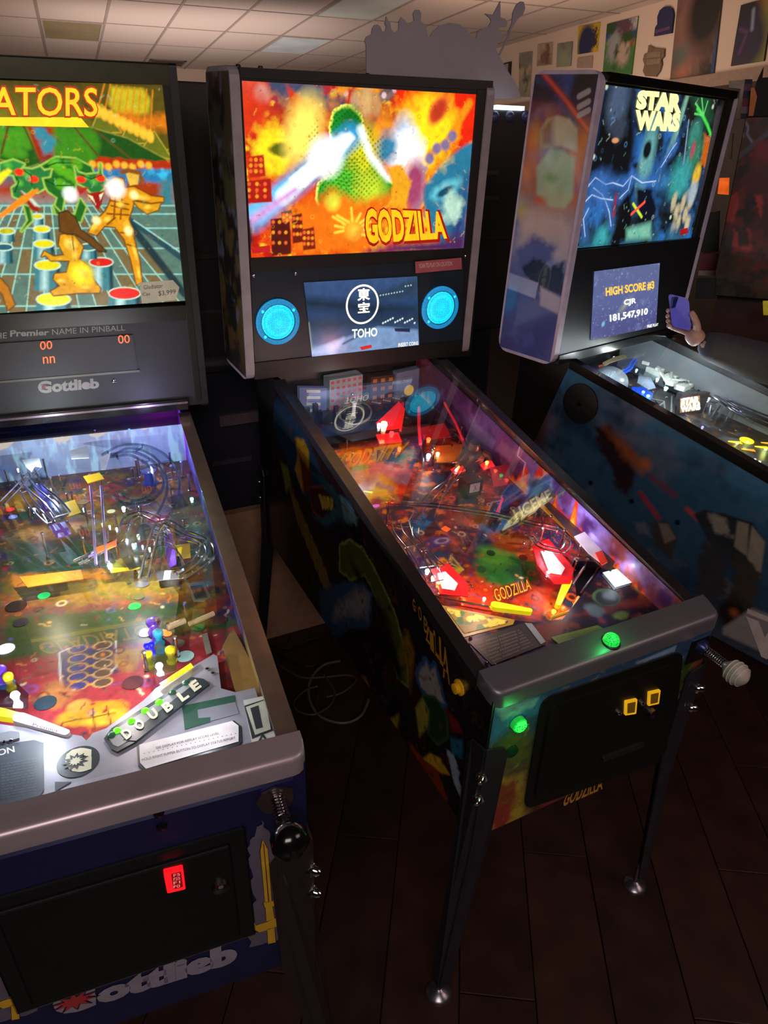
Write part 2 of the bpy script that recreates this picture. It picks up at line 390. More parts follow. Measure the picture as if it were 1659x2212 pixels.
        p = Vector((f.x-sx*.012, f.y-sy*.012, foot_z(s.M, f.x-sx*.012, f.y-sy*.012, 0)))
        MB().lathe(p, up, [(0, .030), (.004, .0305), (.009, .027), (.014, .012), (.018, .006), (.085, .005)], 20).build('leveler', mat('leveler_steel', '#8a8690', .28, .9), o, smooth=True)
        return o
    # ---- playfield pieces (sub-parts of the playfield)
    def A(s, px, py, h=0): return s.fr.at(s.pf, px, py, h)
    def up(s): return s.pf.N
    def post(s, px, py, h=.03, r=.003, m=None, name='post'):
        p = s.A(px, py); MB().lathe(p, s.up(), [(0, r*1.6), (.003, r*1.6), (.004, r), (h-.004, r), (h-.003, r*1.5), (h, r*1.2)], 8).build(name, m or WIRE, s.pfo, smooth=True)
    def bulb(s, px, py, col, e, h=.012, r=.006, light=0, h0=0):
        p = s.A(px, py, h0); o = MB().lathe(p, s.up(), [(0, r*.6), (h*.4, r*.7), (h*.6, r), (h*.9, r*.8), (h, r*.2)], 10).build('bulb', lampm(col, e), s.pfo, smooth=True)
        if light: point('lamp_light', p+s.up()*(h+.012), light, s2l(col), .008, s.root)
    def insert(s, px, py, r, col, e=0, asp=1, ang=0, n=16, shape='round'):
        p = s.A(px, py, .0004); U, V = s.pf.U, s.pf.V; pts = []
        if shape == 'arrow': base = [(-.35, -1), (.35, -1), (.12, 1), (-.12, 1)]
        elif shape == 'sq': base = [(-1, -1), (1, -1), (1, 1), (-1, 1)]
        else: base = [(math.cos(2*math.pi*k/n), math.sin(2*math.pi*k/n)) for k in range(n)]
        for a, b in base:
            a *= r*asp; b *= r; pts.append(p+U*(a*math.cos(ang)-b*math.sin(ang))+V*(a*math.sin(ang)+b*math.cos(ang)))
        MB().prism(pts, s.up()*.0012).build('insert', lampm(col, e) if e else mat('insert_'+col.strip('#'), col, .15, coat=.5), s.pfo)
    def plastic(s, P, h, m, t=.002, name='plastic'):
        return MB().prism([s.A(x, y, h) for x, y in P], s.up()*t).build(name, m, s.pfo)
    def wire(s, P, h, r=.0022, m=None, name='wireform', gap=.016, n=2, hs=None, ties=True):
        pts = [s.A(x, y, (hs[i] if hs else h)) for i, (x, y) in enumerate(P)]
        # smooth the path
        Q = []
        for i in range(len(pts)-1):
            p0 = pts[max(0, i-1)]; p1 = pts[i]; p2 = pts[i+1]; p3 = pts[min(len(pts)-1, i+2)]
            for k in range(5):
                t = k/5; Q.append(.5*((2*p1)+(p2-p0)*t+(2*p0-5*p1+4*p2-p3)*t*t+(3*p1-p0-3*p2+p3)*t**3))
        Q.append(pts[-1]); b = MB(); rows = []
        for j in range(n):
            o = (j-(n-1)/2)*gap; row = []
            for i, q in enumerate(Q):
                tt = (Q[min(i+1, len(Q)-1)]-Q[max(i-1, 0)]).normalized(); sdv = tt.cross(s.up()).normalized(); row.append(q+sdv*o)
            rows.append(row); b.tube(row, r, 6)
        if ties and n > 1:
            for i in range(2, len(Q), 6):
                a, c = rows[0][i], rows[-1][i]; dn = s.up()*-.008; b.tube([a, a+dn, c+dn, c], r*.8, 5)
        return b.build(name, m or WIRE, s.pfo, smooth=True)
    def flipper(s, a, c, m, rub=None, h=.018):
        p = s.A(*a, h); q = s.A(*c, h); d = (q-p); L = d.length; d.normalize(); sd = d.cross(s.up()); loop = []
        for k in range(9):
            t = math.pi/2+math.pi*k/8; loop.append(p+d*(.010*math.cos(t))+sd*(.010*math.sin(t)))
        for k in range(9):
            t = -math.pi/2+math.pi*k/8; loop.append(q+d*(.006*math.cos(t))+sd*(.006*math.sin(t)))
        o = MB().prism(loop, s.up()*.012).build('flipper', m, s.pfo); return o
    def bumper(s, px, py, r, cap, capm, body=RUB, light=None, h=.05):
        p = s.A(px, py); u = s.up()
        MB().lathe(p, u, [(0, r*.95), (.004, r*1.0), (.006, r*.7), (h*.5, r*.62), (h*.72, r*.66), (h*.74, r*.9), (h*.8, r*.92)], 20).build('pop_bumper', body, s.pfo, smooth=True)
        MB().lathe(p+u*(h*.81), u, [(0, r*.9), (.003, r*1.02), (.008, r*.96), (.012, r*.5), (.013, r*.1)], 20).build('bumper_cap', capm, s.pfo, smooth=True)
def rquad(a, b, k=3): return [tuple(a[i]+(b[i]-a[i])*t/k for i in (0, 1)) for t in range(k+1)]
# ================================================================ MIDDLE MACHINE
DB = dict(hf=.9023, hb=.5182, hr=1.1292, yb=1.1442, Wb=.7415, zb=1.1368, zt=1.8952, db=.2124, W=.5736, pd0=.085, pd1=.17)
B = Machine('middle pinball machine with fiery red and green lit backglass and two round cyan speakers', (0, 0, 0), .0782, DB)
def build_B():
    m = B; fr = m.fr; root = m.root
    m.cabinet(BLK); m.rails(mat('dark_side_rail', '#6b6468', .3, .9)); m.glass()
    m.lockbar(mat('grey_lockbar', '#77737c', .42, .6, nscale=6)); m.backbox(BLK, GREYEDGE)
    # --- backglass
    V = (480, 100, .3737); fr.view(*V)
    pl = Plane((0, m.yb+.012, 0), (1, 0, 0), (0, 0, 1))
    q = [fr.uv(pl, *p) for p in ((160, 1225), (1395, 1168), (1475, 248), (105, 175))]
    p = Paint(fr, pl, q, 330, 230)
    p.grad([(0, '#ff4a0c'), (.3, '#ff5a10'), (.6, '#f04010'), (1, '#b03a28')], k=.9)
    p.poly([(230, 150), (800, 150), (1000, 240), (700, 420), (560, 330), (380, 330), (250, 240)], '#3c4a66', soft=.03)
    p.poly([(600, 180), (1010, 230), (960, 330), (760, 300), (640, 280)], '#6a5450', soft=.012); p.line([(640, 250), (740, 290), (860, 305), (960, 290), (1010, 250)], .012, '#8a6a66', .004)
    for c in ((643, 235), (715, 270), (935, 283), (998, 250)): p.blob(c, .007, '#e8c8d0', soft=.6)
    p.noise(16, '#ff9a18', .5, .66, 4, .8); p.noise(30, '#c81c10', .55, .66, 9, .8); p.noise(40, '#ffc828', .62, .74, 12, .7, k=1.1)
    p.poly([(230, 150), (600, 160), (560, 330), (380, 330), (250, 240)], '#46506e', soft=.05, amt=.9)
    p.blob((190, 250), .035, '#e85038', soft=.5, tex=.5); p.blob((230, 275), .02, '#e09080', soft=.6); p.blob((150, 400), .05, '#e83a18', tex=.6, soft=.8)
    p.poly([(1020, 235), (1475, 250), (1455, 550), (1330, 600), (1240, 560), (1280, 420), (1060, 380), (980, 360)], '#ff2a08', soft=.02, k=.95, rough=.01)
    p.poly([(1455, 550), (1395, 1180), (1270, 1180), (1180, 1000), (1150, 830), (1250, 700), (1380, 590)], '#2a7ea0', soft=.012, rough=.006)
    p.poly([(1420, 760), (1395, 1180), (1290, 1180), (1330, 1000)], '#2a3a78', soft=.05)
    p.blob((1290, 830), .05, '#68c8d8', asp=.4, ang=.4, soft=.8, tex=.8); p.blob((1290, 840), .03, '#14506c', asp=.35, ang=.4, soft=.6); p.blob((1330, 930), .035, '#bfe8d0', soft=.8, tex=1.2)
    # plain fiery shapes stand where the printed creatures are
    p.blob((300, 600), .05, '#ffe020', soft=.7, tex=1.2, k=1.2); p.blob((345, 600), .032, '#6a7010', asp=.5, soft=.5, tex=.6)
    p.poly([(370, 220), (560, 400), (620, 560), (560, 650), (440, 640), (390, 520), (420, 420)], '#d83c10', soft=.012, rough=.006)
    p.blob((470, 500), .045, '#ffe060', asp=1.7, ang=-.3, soft=.9, k=1.4); p.blob((1180, 500), .085, '#ffd818', soft=.9, tex=.8, k=1.3); p.blob((950, 520), .05, '#ff9a20', soft=.9, tex=.8)
    p.blob((1250, 370), .04, '#f0602a', asp=.6, ang=.9, soft=.5); p.blob((1250, 372), .028, '#c83c1c', asp=.5, ang=.9, soft=.5)
    for a, c in (((1300, 550), (1430, 330)), ((1180, 640), (1350, 520))):
        p.line([a, c], .02, '#ff9a10', .01)
    p.poly([(1010, 470), (1110, 470), (1120, 640), (1180, 700), (1150, 940), (1100, 940), (1080, 760), (990, 690), (900, 640), (880, 560), (990, 590)], '#b8a0b0', soft=.008, rough=.008)
    p.noise(70, '#e8f4ff', .58, .66, 31, 0); p.blob((1050, 560), .035, '#c8d8ee', asp=1.8, soft=.7); p.blob((1060, 620), .05, '#ffffff', soft=.9, k=1.6, tex=.5); p.blob((950, 590), .035, '#3a88b0', soft=.8, tex=.8); p.blob((1110, 800), .03, '#b04870', asp=2.2, soft=.8)
    for c in ((1240, 590), (1200, 650), (1290, 570), (1330, 520)): p.blob(c, .014, '#8a7aa0', soft=.6)
    p.poly([(800, 440), (900, 400), (860, 520)], '#a84838', soft=.01); p.blob((770, 330), .014, '#d0a878', asp=1.8, soft=.7); p.blob((835, 320), .02, '#e0b070', asp=1.8, soft=.7); p.blob((890, 340), .014, '#d09860', asp=1.8, soft=.7)
    # green mound with a scaly surface
    g = [(628, 470), (645, 390), (690, 352), (745, 350), (795, 400), (822, 520), (860, 640), (905, 730), (985, 800), (1010, 870), (930, 930), (820, 980), (690, 1040), (600, 1000), (545, 880), (560, 800), (650, 740), (665, 640), (640, 550)]
    p.poly(g, '#189a28', soft=.006, edge=('#eef060', .006, 1.3), rough=.004)
    p.blob((800, 640), .045, '#e8e020', asp=1.6, ang=-.3, soft=.8, k=1.1, amt=.9); p.blob((700, 800), .05, '#60d030', soft=.9); p.blob((850, 830), .045, '#c8e030', soft=.9, k=1.1); p.blob((740, 430), .03, '#0d7a20', soft=.9)
    u, v = p.u, p.v; qq = p.pts([(720, 640)])[0]
    rr = np.hypot(u-qq[0], v-qq[1]); sc_ = (np.sin(u*420)*np.sin(v*460+np.sin(u*60)*2))*(rr < .13)*np.clip((.13-rr)/.03, 0, 1)
    isg = (p.c[:, 1] > p.c[:, 0]*.6)
    p.mix(np.clip(sc_*isg*.85, 0, 1), '#075a12')
    for i in range(9): p.line([(660, 640+i*22), (720, 655+i*22), (790, 650+i*20)], .0016, '#0a5a1a', .0015, amt=.8)
    # bright beam
    p.line([(740, 520), (180, 1000)], .055, '#38a8e8', .03); p.poly([(735, 505), (765, 535), (230, 1030), (150, 1000), (140, 930)], '#70c8ff', soft=.012, k=1.1)
    p.poly([(735, 510), (755, 530), (470, 800), (400, 770)], '#ffffff', soft=.02, k=2.2); p.line([(700, 550), (350, 870)], .03, '#f4fbff', .02, k=1.8); p.line([(420, 830), (170, 1010)], .02, '#e8a8e8', .02); p.blob((600, 640), .06, '#ffffff', soft=1, k=2.4)
    p.line([(800, 480), (860, 640), (960, 760)], .012, '#e8ffff', .02, k=1.6)
    p.poly([(560, 880), (640, 830), (780, 900), (980, 850), (1080, 660), (1040, 760), (1000, 900), (900, 1000), (830, 1190), (430, 1190), (400, 1000), (470, 900)], '#ff7a10', soft=.03, rough=.012, amt=.95)
    p.blob((720, 1010), .07, '#ff8a10', soft=1, k=1.1); [p.line([(760+math.cos(a)*60, 1060+math.sin(a)*50), (760+math.cos(a)*(110+40*(k%3)), 1060+math.sin(a)*(95+30*(k%2)))], .005, '#ffe84a', .006, k=1.2) for k, a in enumerate([-2.9, -2.5, -2.1, -1.7, -1.3, -.9, -.5, 0, .6, 3.0])]; p.blob((760, 1060), .035, '#ffd040', soft=1, k=1.1); p.blob((640, 900), .02, '#f8f040', soft=.9); p.poly([(940, 700), (1040, 680), (1090, 780), (1060, 940), (960, 920), (990, 800)], '#ffb020', soft=.01, rough=.006)
    # burning blocks of buildings
    for (x, y, ww, hh, c) in ((150, 640, 90, 110, '#c02414'), (140, 780, 140, 120, '#b81c14'), (280, 1000, 110, 200, '#5a1610'), (400, 980, 60, 150, '#7a1c10'), (340, 960, 60, 50, '#705048'), (460, 1060, 70, 110, '#8a2010')):
        p.poly([(x, y), (x+ww, y-15), (x+ww+10, y+hh), (x+8, y+hh+10)], c, soft=.003)
        for i in range(3):
            for j in range(3): p.blob((x+15+i*ww*.33, y+16+j*hh*.3), .0045, '#ffa820' if (i+j) % 2 else '#ff6a30', soft=.6)
    p.poly([(105, 980), (160, 1010), (180, 1120), (140, 1230)], '#4a1c28', soft=.01); p.poly([(1000, 1140), (1290, 1120), (1400, 1080), (1400, 1190), (820, 1200)], '#50285c', soft=.03)
    p.clutter(['#ffd040', '#c83010', '#ff8020', '#80201a'], 260, 3, .0015, .005, .5); p.mod(90, .22, 5)
    p.build('backglass', canvas_mat('backglass_lit', 1.0, .2), root)
    bg = root.children[-1]
    yb = m.yb+.012; L = lambda *a, **k: lettering(fr, pl, *a, **k)
    L('GODZILLA', [(815, 925), (1290, 945), (1318, 1130), (825, 1160)], mat('title_shadow_print', '#a01808', .4, emit=.6), root, n=.001, bold=.075, name='title_print')
    L('GODZILLA', [(822, 935), (1275, 955), (1298, 1112), (832, 1142)], mat('title_yellow_print', '#ffb014', .4, emit=1.1), root, n=.0022, bold=.04, name='title_print')
    MB().prism([pl.P(*fr.uv(pl, *c), .0012) for c in ((165, 1165), (272, 1150), (278, 1185), (175, 1198))], (0, -.0006, 0)).build('maker_badge', mat('badge_red', '#c02020', .4, emit=.5), root)
    # frames of the glass: top bar, pillars and lower rail
    fr.view(*V); P = lambda x, y, n=0: pl.P(*fr.uv(pl, x, y), n)
    def bar(q, m_, name='glass_frame', t=.012, pr=.004):
        MB().prism([P(x, y, -.006) for x, y in q], (0, -t, 0)).build(name, m_, root)
    bar([(98, 120), (1560, 200), (1555, 255), (100, 182)], BLK); bar([(1470, 245), (1560, 255), (1430, 1790), (1380, 1790), (1395, 1175)], BLK)
    bar([(100, 180), (108, 180), (165, 1240), (155, 1240)], BLK); bar([(158, 1222), (1400, 1166), (1398, 1225), (160, 1300)], BLK)
    fr.view(*V)
    for x, y in ((115, 117), (245, 124), (870, 162), (1385, 190)):
        c = m.fr.at(m.bb, x, y); MB().lathe(Vector((c.x, m.yb+.03, m.zt-.004)), (0, 0, 1), [(0, .006), (.005, .006), (.007, .004)], 10).build('lock_stud', BLK, root)
    # --- speaker panel
    q = [fr.uv(pl, *c) for c in ((190, 1880), (1385, 1790), (1398, 1225), (160, 1300))]
    MB().prism([pl.P(*c, -.004) for c in q], (0, -.007, 0)).build('speaker_panel', mat('speaker_panel_black', '#1c2630', .35), root)
    for (cx, cy, rx, nm) in ((320, 1592, 126, 0), (1257, 1510, 104, 1)):
        c = fr.at(pl, cx, cy, .004); e = fr.at(pl, cx-rx, cy, .004); R = (c-e).length
        sp = MB().lathe(c, (0, -1, 0), [(0, R), (.006, R), (.008, R*.96), (.008, R*.80), (.003, R*.78)], 40).build('speaker', speaker_mat('speaker_ring_lit', '#0a94d4', 1.0), root, smooth=True)
        MB().lathe(c+Vector((0, -.003, 0)), (0, -1, 0), [(0, R*.77), (.002, R*.76), (.007, R*.6), (.010, R*.35), (.011, R*.08)], 40).build('speaker_cone', speaker_mat('speaker_cone_lit', '#08ccf8', 1.5), sp, smooth=True)
        rg = [c+Vector((math.cos(t*.2618)*R*.79, -.0065, math.sin(t*.2618)*R*.79)) for t in range(24)]
        MB().tube(rg, R*.022, 6, close=True).build('speaker_surround', mat('surround_dark_teal', '#043848', .4, emit=.3), sp, smooth=True)
        for a in (.6, 2.5, 3.9):
            MB().lathe(c+Vector((math.cos(a)*R*.87, -.008, math.sin(a)*R*.87)), (0, -1, 0), [(0, .0045), (.003, .003)], 8).build('screw', lampm('#30e0e8', 1), sp)
    q = [fr.uv(pl, *c) for c in ((515, 1793), (1132, 1730), (1122, 1327), (467, 1363))]
    p = Paint(fr, pl, q, 170, 120, n=.006)
    p.grad([(0, '#a8bcf0'), (.18, '#3f5d86'), (.42, '#223850'), (.6, '#26426c'), (1, '#3a5684')])
    p.poly([(490, 1760), (900, 1620), (1132, 1640), (1132, 1740), (515, 1800)], '#7d9cc8', soft=.01); p.poly([(490, 1780), (700, 1690), (640, 1790)], '#c0d0ff', soft=.02)
    p.poly([(460, 1440), (1130, 1500), (1130, 1540), (900, 1560), (460, 1520)], '#182c40', soft=.02, amt=.7); p.poly([(850, 1440), (1120, 1340), (1125, 1450), (900, 1470)], '#2a4258', soft=.02, rough=.01); p.mod(60, .25, 8)
    for i in range(14): p.blob((930+i*14, 1600-((i*37) % 30)), .0028, '#e0f4ff', soft=.8, k=1.2)
    for i in range(12): p.blob((915+i*16, 1440-i*6+(i*29) % 26), .002, '#d0e8ff', soft=.8)
    p.poly([(995, 1630), (1085, 1630), (1085, 1652), (1000, 1648)], '#202a44', soft=.002); p.blob((650, 1480), .012, '#203048', asp=.9); p.poly([(500, 1600), (520, 1760), (490, 1760)], '#c8d0b0', soft=.01, amt=.7); p.line([(700, 1720), (850, 1640)], .006, '#304870', .006)
    scr = p.build('screen', canvas_mat('screen_lit', 1.0, .2), root)
    LT = mat('screen_cream_print', '#f2f4dc', .4, emit=1.15)
    lettering(fr, pl, 'TOHO', [(745, 1632), (890, 1622), (890, 1672), (745, 1685)], LT, scr, n=.0075, bold=.02)
    for ch, qd in (('東', [(775, 1395), (848, 1395), (848, 1462), (775, 1470)]), ('宝', [(778, 1478), (848, 1472), (846, 1535), (778, 1540)])):
        lettering(fr, pl, ch, qd, LT, scr, n=.0075, bold=.03)
    cc = fr.uv(pl, 810, 1492, .006); ru = cc[0]-fr.uv(pl, 714, 1492, .006)[0]; rv = fr.uv(pl, 810, 1376, .006)[1]-cc[1]
    b = MB(); N = 48; w_ = .0055
    ring = [pl.P(cc[0]+(ru+w_*o)*math.cos(2*math.pi*k/N), cc[1]+(rv+w_*o)*math.sin(2*math.pi*k/N), .0075) for k in range(N) for o in (0, -1)]
    b.add(ring, [(2*k, 2*k+1, (2*k+3) % (2*N), (2*k+2) % (2*N)) for k in range(N)]); b.build('ring_print', LT, scr)
    lettering(fr, pl, 'INSERT COINS', [(1012, 1712), (1125, 1702), (1125, 1722), (1012, 1735)], LT, scr, n=.0075)
    MB().prism([pl.P(*fr.uv(pl, *c), .0075) for c in ((788, 1735), (856, 1720), (858, 1738), (800, 1752))], (0, -.0004, 0)).build('badge_print', mat('badge_red', '#c02020', .4, emit=.5), scr)
    # red sticker
    MB().prism([fr.at(pl, *c, .011) for c in ((1115, 1245), (1382, 1222), (1385, 1288), (1118, 1312))], (0, -.0008, 0)).build('red_sticker', mat('sticker_red', '#a05058', .5), root)
    lettering(fr, pl, 'SCAN TO PLAY ON LOCATION', [(1125, 1252), (1315, 1238), (1318, 1262), (1128, 1278)], mat('sticker_white', '#cdbcbc', .5), root, n=.0125, name='sticker_lettering')
    for x, y in ((180, 1327), (420, 1314), (1402, 1215)):
        MB().lathe(fr.at(pl, x, y, .011), (0, -1, 0), [(0, .005), (.003, .004), (.004, .001)], 10).build('screw', CHROME, root)
    MB().box((m.x0+.024, m.yb+.004, m.zb+.002), (m.x1-.024, m.yb+.03, m.zb+.05)).build('panel_moulding', BLK, root)
    # backbox side print (left, seen at a grazing angle)
    q = [(-(m.yb+m.db-.006), m.zb+.01), (-(m.yb+.006), m.zb+.01), (-(m.yb+.006), m.zt-.012), (-(m.yb+m.db-.006), m.zt-.012)]
    p = Paint(fr, m.bbleft, q, 30, 100, n=.0008); p.grad([(0, '#3a2418'), (.3, '#5a4a20'), (.7, '#464430'), (1, '#3a3028')]); p.noise(18, '#1e1a16', .45, .6, 2); p.noise(26, '#5c5c6c', .6, .7, 5, .7)
    p.build('side_print', canvas_mat('printed_decal', 0, .4), root)
def speaker_mat(name, col, e):
    if name in MATS: return MATS[name]
    m = bpy.data.materials.new(name); m.use_nodes = True; nt = m.node_tree; b = nt.nodes['Principled BSDF']
    tc = nt.nodes.new('ShaderNodeTexCoord'); vo = nt.nodes.new('ShaderNodeTexVoronoi'); vo.inputs['Scale'].default_value = 230; vo.inputs['Randomness'].default_value = .25
    rp = nt.nodes.new('ShaderNodeValToRGB'); c = s2l(col); el = rp.color_ramp.elements
    el[0].position = .3; el[0].color = tuple(x*.5 for x in c)+(1,); el[1].position = .5; el[1].color = c+(1,)
    nt.links.new(tc.outputs['Object'], vo.inputs['Vector']); nt.links.new(vo.outputs['Distance'], rp.inputs[0])
    b.inputs['Base Color'].default_value = (.02, .05, .06, 1); nt.links.new(rp.outputs[0], b.inputs['Emission Color']); b.inputs['Emission Strength'].default_value = e
    MATS[name] = m; return m
build_B()
def playfield(m, name='playfield'):
    y0, y1 = .03/m.pf.V.y, (m.yb+m.db-.05)/m.pf.V.y
    p = m.pf
    m.pfo = MB().prism([p.P(.02, y0, -.002), p.P(m.W-.02, y0, -.002), p.P(m.W-.02, y1, -.002), p.P(.02, y1, -.002)], p.N*-.012).build(name, mat('plywood', '#6a5038', .6), m.root)
    m.y1 = y1
def inner_wall(m, side, nu, nv, fn, name='inner_side_print'):
    pl = m.rin if side else m.lin
    if side:
        bl = (-(m.yb+m.db-.06), m.pf.P(0, m.y1).z); br = (-.06, m.pf.P(0, .06).z); tr = (-.06, m.zg(.06)-.008); tl = (-(m.yb+m.db-.06), m.hr-.004)
    else:
        bl = (.06, m.pf.P(0, .06).z); br = (m.yb+m.db-.06, m.pf.P(0, m.y1).z); tr = (m.yb+m.db-.06, m.hr-.004); tl = (.06, m.zg(.06)-.008)
    p = Paint(m.fr, pl, [bl, br, tr, tl], nu, nv, n=.001); fn(p); return p.build(name, canvas_mat('printed_gloss', 0, .4, spec=.25), m.root)
def play_B():
    m = B; fr = m.fr; fr.view(0, 0, 1); root = m.root; playfield(m); pfo = m.pfo; pl = m.pf; U = m.up()
    y0, y1 = .035/pl.V.y, m.y1
    p = Paint(fr, pl, [(.021, y0), (m.W-.021, y0), (m.W-.021, y1), (.021, y1)], 200, 470)
    p.grad([(0, '#2a2038'), (.2, '#7a2a14'), (.5, '#38303c'), (.7, '#5a2a28'), (1, '#281c24')])
    p.noise(22, '#b8401a', .52, .66, 3, .7); p.noise(26, '#203a58', .52, .64, 8, .8); p.noise(40, '#d87a28', .6, .7, 11, .7); p.noise(34, '#3c2250', .58, .68, 15, .7)
    p.blob((1090, 1225), .085, '#2c7a30', soft=.35, tex=.5, asp=.75, ang=.5); p.blob((1070, 1200), .04, '#58a838', soft=.9, tex=.6); p.blob((1130, 1240), .035, '#1a5020', soft=.6, tex=.6)
    [p.line([(1000, 1230), (1000+math.cos(a)*55, 1230+math.sin(a)*35)], .004, '#c8b838', .004) for a in (2.2, 2.6, 3.0, 3.4, 3.8, 4.2)]
    p.blob((1100, 1170), .05, '#a85a20', soft=.5, tex=.9); p.blob((1150, 1195), .04, '#e06a20', soft=.5, tex=.9, asp=.6)
    p.blob((945, 1170), .04, '#4a3878', asp=.55, soft=.2); p.blob((955, 1168), .022, '#b8a8c0', asp=.5, soft=.4); p.blob((955, 1168), .014, '#4a3878', asp=.5, soft=.4)
    p.poly([(880, 1130), (915, 1110), (935, 1125), (900, 1160)], '#2a6ea0', soft=.006); p.blob((1070, 1130), .05, '#3a86b0', soft=.6, tex=.5, asp=.6); p.poly([(1060, 1110), (1085, 1122), (1068, 1150), (1050, 1135)], '#182838', soft=.004)
    p.blob((1040, 1120), .03, '#6a4a20', soft=.4, tex=1); p.blob((985, 1110), .03, '#7a2a20', soft=.5, tex=1)
    p.poly([(1150, 1190), (1230, 1180), (1240, 1260), (1180, 1280)], '#c02020', soft=.006, rough=.004); p.blob((1195, 1195), .014, '#ffffff', soft=.4)
    p.blob((1160, 1300), .05, '#e04818', soft=.6, tex=1); p.blob((1030, 1290), .06, '#c83c18', soft=.7, tex=1); p.blob((1200, 1320), .03, '#ff8a20', soft=.6, tex=1); p.blob((1235, 1290), .014, '#e86018', soft=.2); p.blob((1235, 1290), .008, '#401810', soft=.3)
    p.poly([(720, 930), (860, 935), (900, 1060), (780, 1080)], '#d85a18', soft=.01, rough=.01); p.blob((775, 1010), .03, '#3a9a28', soft=.4, asp=.5, tex=.7); p.blob((840, 985), .05, '#28566a', soft=.5, tex=.8); p.blob((825, 1045), .045, '#c88820', soft=.5, tex=1); p.blob((870, 1040), .04, '#a03818', soft=.6, tex=1)
    p.clutter(['#e8a030', '#b02818', '#203048', '#f0d0a0', '#301418', '#e05018', '#6a4a80', '#2a6a38'], 900, 4, .0018, .009); p.mod(120, .35, 9); p.build('playfield_print', canvas_mat('printed_gloss', 0, .4, spec=.25), pfo)
    lettering(fr, pl, 'GODZILLA', [(1062, 1272), (1145, 1248), (1152, 1278), (1072, 1306)], mat('pf_red_print', '#a02010', .4), pfo, n=.0016, bold=.045, name='title_print')
    lettering(fr, pl, 'GODZILLA', [(1064, 1275), (1142, 1252), (1148, 1274), (1073, 1302)], mat('pf_yellow_print', '#ffcc30', .4, emit=.15), pfo, n=.0022, bold=.0, name='title_print')
    # inner side art, right: purple night, lightning and fire
    def wall(p):
        p.fill('#5a3a80'); p.grad([(0, '#8a2a1c'), (.14, '#5a3668'), (.35, '#6a4a9a'), (.62, '#5a3a7a'), (.8, '#7a3a3c'), (1, '#8a4030')], 'a'); p.noise(14, '#8a78c0', .5, .66, 4, .7); p.noise(18, '#402058', .55, .68, 6, .6)
        for (a0, a1, h, seed) in ((.44, .80, 1.15, 3), (.66, .97, .7, 9), (.0, .16, .6, 5)):
            wn = np.clip(np.minimum(p.a-a0, a1-p.a)*9, 0, 1); sp = .35+.9*np.abs(fbm(p.u, p.u*0, 34, seed, 3)-.5)*2
            hh = h*sp*wn; p.mix((hh-p.b)*9, '#d83818'); p.mix((hh*.74-p.b)*9, '#ff8420'); p.mix((hh*.45-p.b)*9, '#ffd850')
        p.line([(1125, 955), (1118, 985), (1135, 1000), (1128, 1030)], .003, '#d8d8f0', .002)
        p.blob((1160, 1050), .05, '#7aa0c8', asp=.5, ang=.6, soft=.6, tex=1); p.blob((1180, 1015), .016, '#e88a40', asp=.7, soft=.3)
        p.poly([(1150, 1040), (1190, 1020), (1185, 1060), (1140, 1100), (1120, 1100)], '#4a6a98', soft=.01, rough=.006)
        for k in range(24): p.blob((1430+k % 6*7, 1235+k//6*6+(k*7) % 5), .0022, '#e8c858', soft=.5)
        p.mod(90, .25, 4)
    inner_wall(m, 1, 420, 50, wall)
    # apron at the front
    ap = Plane(pl.P(0, 0, .02), pl.U, pl.V)
    Q = [fr.uv(ap, *c) for c in ((945, 1300), (1148, 1345), (1215, 1338), (1253, 1290), (1330, 1185), (1460, 1300))]
    edge = [(.021, Q[0][1]+.01)]+Q[1:5]+[(m.W-.10, Q[4][1]+.0), (m.W-.021, Q[4][1]-.04)]
    yy = .035/pl.V.y; loop = [(.021, yy), (m.W-.021, yy)]+edge[::-1]
    MB().prism([ap.P(*q) for q in loop], U*-.019).build('apron', mat('apron_black', '#191420', .3), root); apo = root.children[-1]
    h = max(q[1] for q in loop)
    pp = Paint(fr, ap, [(.022, yy), (m.W-.022, yy), (m.W-.022, h), (.022, h)], 210, 140, n=.0008)
    pp.fill('#1a1626'); pp.noise(20, '#2a2c58', .5, .65, 3, .8); pp.poly([(1240, 1330), (1500, 1290), (1480, 1260), (1380, 1290)], '#7a2a28', soft=.02, rough=.01); pp.noise(40, '#7a3a28', .6, .7, 6, .6)
    pp.blob((1310, 1290), .035, '#4a7a50', soft=.1, asp=.8); pp.blob((1312, 1292), .029, '#26303c', soft=.2, asp=.8, tex=.3); pp.blob((1318, 1286), .015, '#7a8a9a', soft=.7, tex=1); pp.blob((1285, 1320), .02, '#506878', soft=.6, tex=1); pp.blob((1340, 1330), .02, '#6a8a48', asp=.5, soft=.7, tex=1)
    pp.blob((1385, 1262), .02, '#8a9a58', asp=1.6, soft=.5, tex=1); pp.poly([(1140, 1355), (1200, 1340), (1250, 1350), (1180, 1380)], '#6a2a20', soft=.01, rough=.01)
    # keep only the print that lies on the apron outline
    QQ = np.array(loop); d = pp.sd(QQ, True, np.arange(len(pp.u)))
    o = pp.build('apron_print', canvas_mat('printed_gloss', 0, .4, spec=.25), apo)
    bm = bmesh.new(); bm.from_mesh(o.data); bm.verts.ensure_lookup_table(); bmesh.ops.delete(bm, geom=[v for i, v in enumerate(bm.verts) if d[i] < -.001], context='VERTS'); bm.to_mesh(o.data); bm.free()
    def card(P, m_, name='card', n=.0016, par=apo): return MB().prism([ap.P(*fr.uv(ap, *c), n) for c in P], U*.0008).build(name, m_, par)
    YB = mat('yellow_line', '#a08838', .4)
    card([(945, 1307), (1112, 1340), (1108, 1350), (1000, 1378), (992, 1376)], YB, 'card_border', .0010); 
    cq = Paint(fr, ap, [fr.uv(ap, *c) for c in ((1003, 1370), (1094, 1348), (1097, 1343), (960, 1314))], 70, 40, n=.0026)
